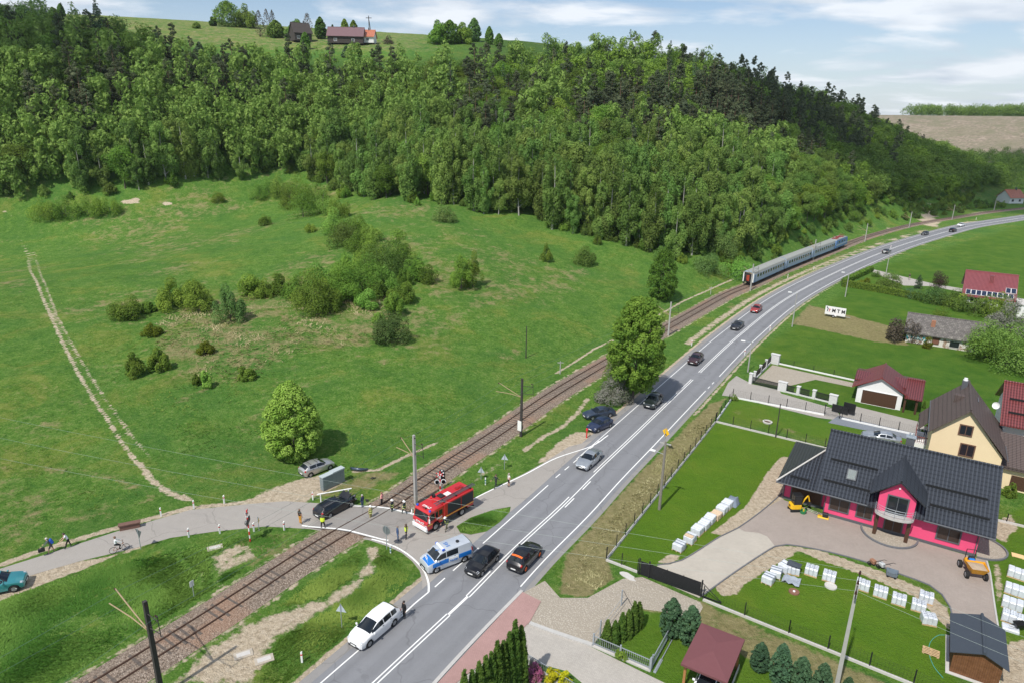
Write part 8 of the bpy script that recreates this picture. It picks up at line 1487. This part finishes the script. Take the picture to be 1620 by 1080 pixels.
# ---------------------------------------------------------------- people
SKIN = mat('skin_tone', (.52, .31, .22), .6, var=.06)
def person(px, py, rz, label, top, legs, shoes=(.04, .04, .045), hair=(.10, .07, .05), pose='stand', h=1.76, extras=(), z=None, seat=None, short=False, sleeves=True, name='person'):
    p = Vector((*G(px, py)[:2], .015)) if z is None else G(px, py, z); t = thing(name, label, 'person', p, rz); s = h/1.76
    st, le, ar, lean = .10, (0, 0), [(.06, 0), (.06, 0)], 0.0      # leg spread, leg swing (front/back), per arm: (outward, forward), body lean
    if pose == 'walk': le = (.26, -.24); ar = [(.05, -.3), (.05, .35)]
    if pose == 'wide': st = .22; le = (.08, -.06); ar = [(.16, .25), (.16, .25)]
    if pose == 'hips': st = .14; ar = [(.20, .18), (.20, .18)]
    if pose == 'lean': le = (.30, -.18); lean = .34; ar = [(.04, .45), (.04, .30)]
    if pose == 'carry': le = (.22, -.2); lean = .15; ar = [(.05, .35), (.12, .1)]
    V = {}; E_ = []; Rr = {}
    def nd(k, co, r, par=None):
        V[k] = Vector(co)*s; Rr[k] = r*s
        if par: E_.append((par, k))
    L = lambda z_: lean*(z_-.9)
    hip = .92 if pose != 'ride' else .92
    nd('pelvis', (0, 0, hip), .135); nd('waist', (L(1.08), 0, 1.08), .125, 'pelvis'); nd('chest', (L(1.30), 0, 1.32-lean*.06), .150, 'waist'); nd('neck', (L(1.48)+.01, 0, 1.47-lean*.1), .06, 'chest'); nd('head', (L(1.62)+.02, 0, 1.60-lean*.13), .098, 'neck'); nd('crown', (L(1.70)+.015, 0, 1.69-lean*.14), .085, 'head'); nd('nose', (L(1.62)+.115, 0, 1.60-lean*.13), .018, 'head')
    for i, sd_ in enumerate((1, -1)):
        y = sd_*.10
        if pose == 'ride': kn, an, to = (.36, y*1.2, .62+(.12 if i else 0)), (.22, y*1.1, .22+(.2 if i else 0)), (.38, y*1.1, .16+(.2 if i else 0))
        else: w_ = le[i]; kn, an, to = (w_*.55+.03, sd_*(st*.75+.02), .50), (w_, sd_*st, .09), (w_+.15, sd_*(st+.02), .05)
        nd('hip%d' % i, (0, y, hip-.05), .10, 'pelvis'); nd('knee%d' % i, kn, .068, 'hip%d' % i); nd('ankle%d' % i, an, .046, 'knee%d' % i); nd('toe%d' % i, to, .042, 'ankle%d' % i)
        o_, f_ = ar[i]; sh = (L(1.42), sd_*.19, 1.42-lean*.08); nd('shoulder%d' % i, sh, .062, 'chest')
        if pose == 'ride': el, wr_ = (.30, sd_*.24, 1.16), (.52, sd_*.25, 1.02)
        elif pose == 'hips': el, wr_ = (-.05, sd_*.40, 1.16), (.10, sd_*.20, 1.02)
        else: el, wr_ = (sh[0]+f_*.5, sd_*(.21+o_), 1.14-lean*.1), (sh[0]+f_*1.1+.05, sd_*(.22+o_), .90+abs(f_)*.25-lean*.1)
        nd('elbow%d' % i, el, .046, 'shoulder%d' % i); nd('wrist%d' % i, wr_, .032, 'elbow%d' % i); d = (Vector(wr_)-Vector(el)).normalized(); pm = Vector(wr_)+d*.07; nd('palm%d' % i, pm, .034, 'wrist%d' % i)
        for j in range(4): b = pm+Vector((0, 0, 0))+Vector((.0, (j-1.5)*.018, 0)) if abs(d.z) < .6 else pm+Vector(((j-1.5)*.018, 0, 0)); nd('knuckle%d%d' % (i, j), b+d*.035, .011, 'palm%d' % i); nd('tip%d%d' % (i, j), b+d*(.09-.008*abs(j-1))+Vector((.012, -sd_*.01, 0)), .008, 'knuckle%d%d' % (i, j))
        nd('thumb%d' % i, pm+d*.02+Vector((.045, 0, 0)), .011, 'palm%d' % i)
    keys = list(V); me = bpy.data.meshes.new('body'); me.from_pydata([V[k] for k in keys], [(keys.index(a), keys.index(b)) for a, b in E_], []); o = bpy.data.objects.new('body', me); COL.objects.link(o)
    md = o.modifiers.new('s', 'SKIN'); md.use_smooth_shade = True; sv = me.skin_vertices[0].data
    for i, k in enumerate(keys): r = Rr[k]; sv[i].radius = (r*(1.25 if k in ('chest', 'waist', 'pelvis') else 1), r); sv[i].use_root = (i == 0)
    md2 = o.modifiers.new('u', 'SUBSURF'); md2.levels = 1; md2.render_levels = 1
    dg = bpy.context.evaluated_depsgraph_get(); em = bpy.data.meshes.new_from_object(o.evaluated_get(dg)); bpy.data.objects.remove(o); em.name = 'body'; em.materials.clear()
    for mm_ in (SKIN, mat('cloth_%02d_%02d_%02d' % tuple(int(c*99) for c in top), top, .85, var=.12, scale=9), mat('cloth_%02d_%02d_%02d' % tuple(int(c*99) for c in legs), legs, .85, var=.12, scale=9), mat('cloth_%02d_%02d_%02d' % tuple(int(c*99) for c in shoes), shoes, .7)): em.materials.append(mm_)
    bones = [(V[a], V[b], a, b) for a, b in E_]
    def cls(q):
        best = min(bones, key=lambda e: (q-(e[0]+(e[1]-e[0])*max(0, min(1, (q-e[0]).dot(e[1]-e[0])/max(1e-6, (e[1]-e[0]).length_squared))))).length); a, b = best[2], best[3]
        if b in ('head', 'crown', 'nose') or b.startswith(('palm', 'knuckle', 'tip', 'thumb')): return 0
        if b.startswith('wrist'): return 1 if sleeves else 0
        if b.startswith('elbow') and not sleeves: return 1 if (q-best[0]).length < .16*s else 0
        if b.startswith('toe'): return 3
        if b.startswith('ankle'): return 0 if short else 2
        if b.startswith(('hip', 'knee')): return 2
        if a == 'pelvis' and q.z < 1.0*s: return 2
        return 0 if b == 'neck' and q.z > 1.46*s else 1
    for f in em.polygons: f.material_index = cls(f.center); f.use_smooth = True
    link(bpy.data.objects.new('body', em), t)
    hd = V['head']; m = MB()
    if 'helmet' in extras or 'hardhat' in extras: m.at(hd+Vector((0, 0, .045*s))).ball((0, 0, 0), .135*s, .125*s, .125*s, 12, 8); m.at(hd).box(-.17*s, .15*s, -.12*s, .12*s, .0, .02*s); m.build('helmet', M_RW, t, 50)
    elif hair: m.at(hd+Vector((-.02*s, 0, .045*s))).ball((0, 0, 0), .115*s, .108*s, .10*s, 12, 8); m.build('hair', mat('hair_%02d' % int(hair[0]*99), hair, .8), t, 60)
    for y in (-.035, .035): mm = MB(); mm.ball(hd+Vector((.092*s, y*s, .012*s)), .012*s); mm.build('eye', M_BLACK, t)
    def wrap(nm, mt, z0, z1, rx, ry): mm = MB(); n = 14; mm.add([(L(z)*s+rx*k2*s*math.cos(2*PI*i/n), ry*k2*s*math.sin(2*PI*i/n), z*s-lean*.05) for z, k2 in ((z0, .92), ((z0+z1)/2, 1.0), (z1, .88)) for i in range(n)], [(r_*n+i, r_*n+(i+1) % n, (r_+1)*n+(i+1) % n, (r_+1)*n+i) for r_ in range(2) for i in range(n)]); return mm.build(nm, mt, t, 60)
    if 'vest' in extras: wrap('vest', mat('fluorescent_yellow', (.72, .90, .06), .7), .98, 1.44, .175, .245)
    if 'stripes' in extras: wrap('reflective_band', mat('reflective_lime', (.60, .72, .20), .5), 1.10, 1.17, .182, .252); wrap('jacket_hem_band', mat('reflective_lime', (.60, .72, .20), .5), .86, .92, .18, .23)
    if 'pack' in extras: mm = MB(); mm.at((L(1.25)*s-.20, 0, 1.22*s), 0, 0, lean).bbox(-.12, .10, -.17, .17, -.24, .24, .05); mm.build('backpack', mat('bright_blue_pack', (.02, .09, .42), .7), t, 40)
    if 'bag' in extras: mm = MB(); q = V['palm0']; mm.bbox(q.x-.3, q.x+.25, q.y-.12, q.y+.12, q.z-.42, q.z-.06, .05); mm.tube([(q.x-.15, q.y, q.z-.08), (q.x, q.y, q.z), (q.x+.15, q.y, q.z-.08)], .015, 5); mm.build('bag', M_BLACK, t, 40)
    return t
face = lambda px, py, qx, qy: math.atan2(*(np.array(G(qx, qy)[:2])-np.array(G(px, py)[:2]))[::-1])
NAVY, BLK, DK = (.03, .045, .09), (.015, .015, .017), (.035, .035, .04)
person(475.5, 828, face(475, 828, 520, 800), 'person in black top and orange trousers watching from the lane', BLK, (.72, .34, .05), hair=(.20, .12, .08), sleeves=False, pose='stand')
person(511.5, 837, face(511, 837, 530, 790), 'person in yellow high visibility vest behind the wrecked car', DK, BLK, extras=('vest',), pose='wide')
person(574, 804, face(574, 804, 540, 795), 'person in dark jacket and jeans beside the front of the wrecked car', NAVY, (.07, .10, .17), hair=(.45, .42, .40))
person(604.5, 800, face(604, 800, 560, 795), 'person in pink shirt and black trousers standing on the track', (.80, .36, .34), BLK, pose='hips', hair=(.30, .16, .10))
person(587, 822, face(587, 822, 530, 800), 'firefighter in sand coloured suit and white helmet on the crossing', (.42, .36, .16), (.40, .34, .15), extras=('helmet', 'stripes'))
person(621, 812, face(621, 812, 560, 800), 'firefighter in dark suit with white helmet left of the other by the mast', (.025, .03, .04), (.025, .03, .04), extras=('helmet', 'stripes'), pose='stand')
person(640, 814, face(640, 814, 600, 800), 'firefighter in dark suit with white helmet next to the fire engine cab', (.03, .05, .05), (.03, .05, .05), extras=('helmet', 'stripes'), pose='walk')
person(707, 838, face(707, 838, 690, 850), 'firefighter with white helmet bending at the side of the fire engine', (.03, .03, .04), (.10, .10, .06), extras=('helmet', 'stripes'), pose='lean')
person(629.5, 855, face(629, 855, 660, 850), 'person in blue clothes talking beside the yellow vest at the junction', (.05, .09, .20), (.06, .12, .24), hair=(.25, .2, .17))
person(643, 852, face(643, 852, 620, 855), 'person in yellow vest and black trousers talking at the junction', DK, BLK, extras=('vest',), pose='stand')
person(640, 977, face(640, 977, 600, 1000), 'person dressed in black standing behind the white people carrier', BLK, BLK, hair=(.04, .03, .03), sleeves=True)
person(784.5, 771, face(784, 771, 740, 790), 'person in dark clothes walking on the grass edge of the slip lane', (.04, .055, .05), DK, pose='walk')
person(805, 769, face(805, 769, 780, 775), 'person in white shirt and black shorts standing at the slip lane', (.75, .70, .68), BLK, short=True, sleeves=False, hair=(.35, .3, .26))
person(824, 687, face(824, 687, 800, 700), 'person in dark clothes beside the foot of the dark catenary mast', DK, BLK)
person(83, 873, face(83, 873, 40, 885), 'person with blue backpack and light hair leaning forward on the lane', (.10, .12, .12), (.09, .09, .08), extras=('pack', 'bag'), pose='lean', hair=(.60, .56, .50), short=True)
person(110, 865, face(110, 865, 60, 880), 'person in white shirt and black trousers walking on the lane', (.78, .82, .86), BLK, pose='lean', hair=(.06, .05, .04), sleeves=False)
person(1463, 690, TH-PI/2, 'person in white top standing on the porch of the yellow house', (.74, .66, .70), NAVY, z=1.16)
person(1438, 443, R(-90), 'person walking on the far garden path', DK, (.30, .26, .2), pose='walk')
# cyclist
ra, fa = G(180, 875), G(198, 869.5); rzb = math.atan2(fa.y-ra.y, fa.x-ra.x); bk = thing('bicycle', 'bicycle ridden along the lane by the person in white', 'bicycle', (ra.x, ra.y, .012), rzb)
for x in (0, 1.05): m = MB(); m.at((x, 0, .34), 0, R(90)).lathe([(.31, -.02), (.34, -.02), (.345, 0), (.34, .02), (.31, .02), (.31, -.02)], 26); w_ = m.build('wheel', M_TYRE, bk, 40); m = MB(); [m.tube([(x, 0, .34), (x+.31*math.cos(a), 0, .34+.31*math.sin(a))], .004, 4) for a in np.linspace(0, 2*PI, 17)[:-1]]; m.build('spokes', M_RIM, w_)
m = MB(); [m.tube(a, .022, 6) for a in ([(0, 0, .34), (.42, 0, .30), (.30, 0, .82), (0, 0, .34)], [(.42, 0, .30), (.86, 0, .80), (.31, 0, .78)], [(1.05, 0, .34), (.88, 0, .72), (.84, 0, .98)])]; m.build('frame', mat('orange_brown_bike_frame', (.42, .17, .10), .4), bk); m = MB(); m.tube([(.95, -.28, 1.02), (.84, 0, 1.0), (.95, .28, 1.02)], .018, 6); m.build('handlebar', M_BLACK, bk); m = MB(); m.bbox(.14, .40, -.08, .08, .84, .90, .02); m.build('saddle', M_BLACK, bk); m = MB(); m.tube([(.42, -.12, .30), (.42, .12, .30)], .02, 6); m.tube([(.42, .12, .30), (.55, .14, .20)], .015, 6); m.tube([(.42, -.12, .30), (.30, -.14, .42)], .015, 6); m.build('pedal_crank', M_BLACK, bk)
cyc = person(180, 875, rzb, 'person in white jacket riding the bicycle on the lane', (.80, .82, .84), BLK, pose='ride', extras=(), hair=(.20, .2, .2)); cyc.location = bk.matrix_basis @ Vector((.30, 0, .03)); cyc.location.z = .05
# ---------------------------------------------------------------- passing clouds whose shadows darken parts of the hillside
kc_ = NT('cloud_vapour', 1, 0); kc_.col((.9, .9, .9)); tp_ = kc_.n('ShaderNodeBsdfTransparent'); mc_ = kc_.n('ShaderNodeMixShader'); mc_.inputs[0].default_value = .70; kc_.l(kc_.b.outputs[0], mc_.inputs[1]); kc_.l(tp_.outputs[0], mc_.inputs[2]); kc_.l(mc_.outputs[0], kc_.t.nodes['Material Output'].inputs[0])
def cloud(gx_, gy_, gz_, ex, ey, alt, seed):
    """cumulus above the hill, upwind along the sun's rays from the slope it shades"""
    t = (alt-gz_)/(-sd.z); c = Vector((gx_, gy_, gz_))-sd*t; rs = random.Random(seed); m = MB()
    for i in range(16):
        a = rs.random()*2*PI; q = math.sqrt(rs.random())*.72; r_ = rs.uniform(.22, .42); m.ball((c.x+ex*q*math.cos(a), c.y+ey*q*math.sin(a), c.z+rs.uniform(0, 14)), ex*r_, ey*r_, 20*r_+10, 16, 8)
    o = m.build('cloud', kc_.m, None, 80); o['kind'] = 'structure'
cloud(-215, 300, 45, 105, 62, 620, 1); cloud(225, 405, 20, 140, 105, 640, 2); cloud(150, 335, 30, 55, 52, 640, 3); cloud(430, 520, 10, 170, 130, 660, 5)
# ---------------------------------------------------------------- thin summer haze
hzm = bpy.data.materials.new('thin_summer_haze'); hzm.use_nodes = True; hzm.node_tree.nodes.clear(); pv_ = hzm.node_tree.nodes.new('ShaderNodeVolumePrincipled'); pv_.inputs['Density'].default_value = .00007; pv_.inputs['Color'].default_value = (.82, .90, 1, 1); pv_.inputs['Anisotropy'].default_value = .3
ho_ = hzm.node_tree.nodes.new('ShaderNodeOutputMaterial'); hzm.node_tree.links.new(pv_.outputs[0], ho_.inputs['Volume']); m = MB(); m.box(-800, 1300, -150, 1540, -2, 150); ho = m.build('haze', hzm); ho['kind'] = 'stuff'
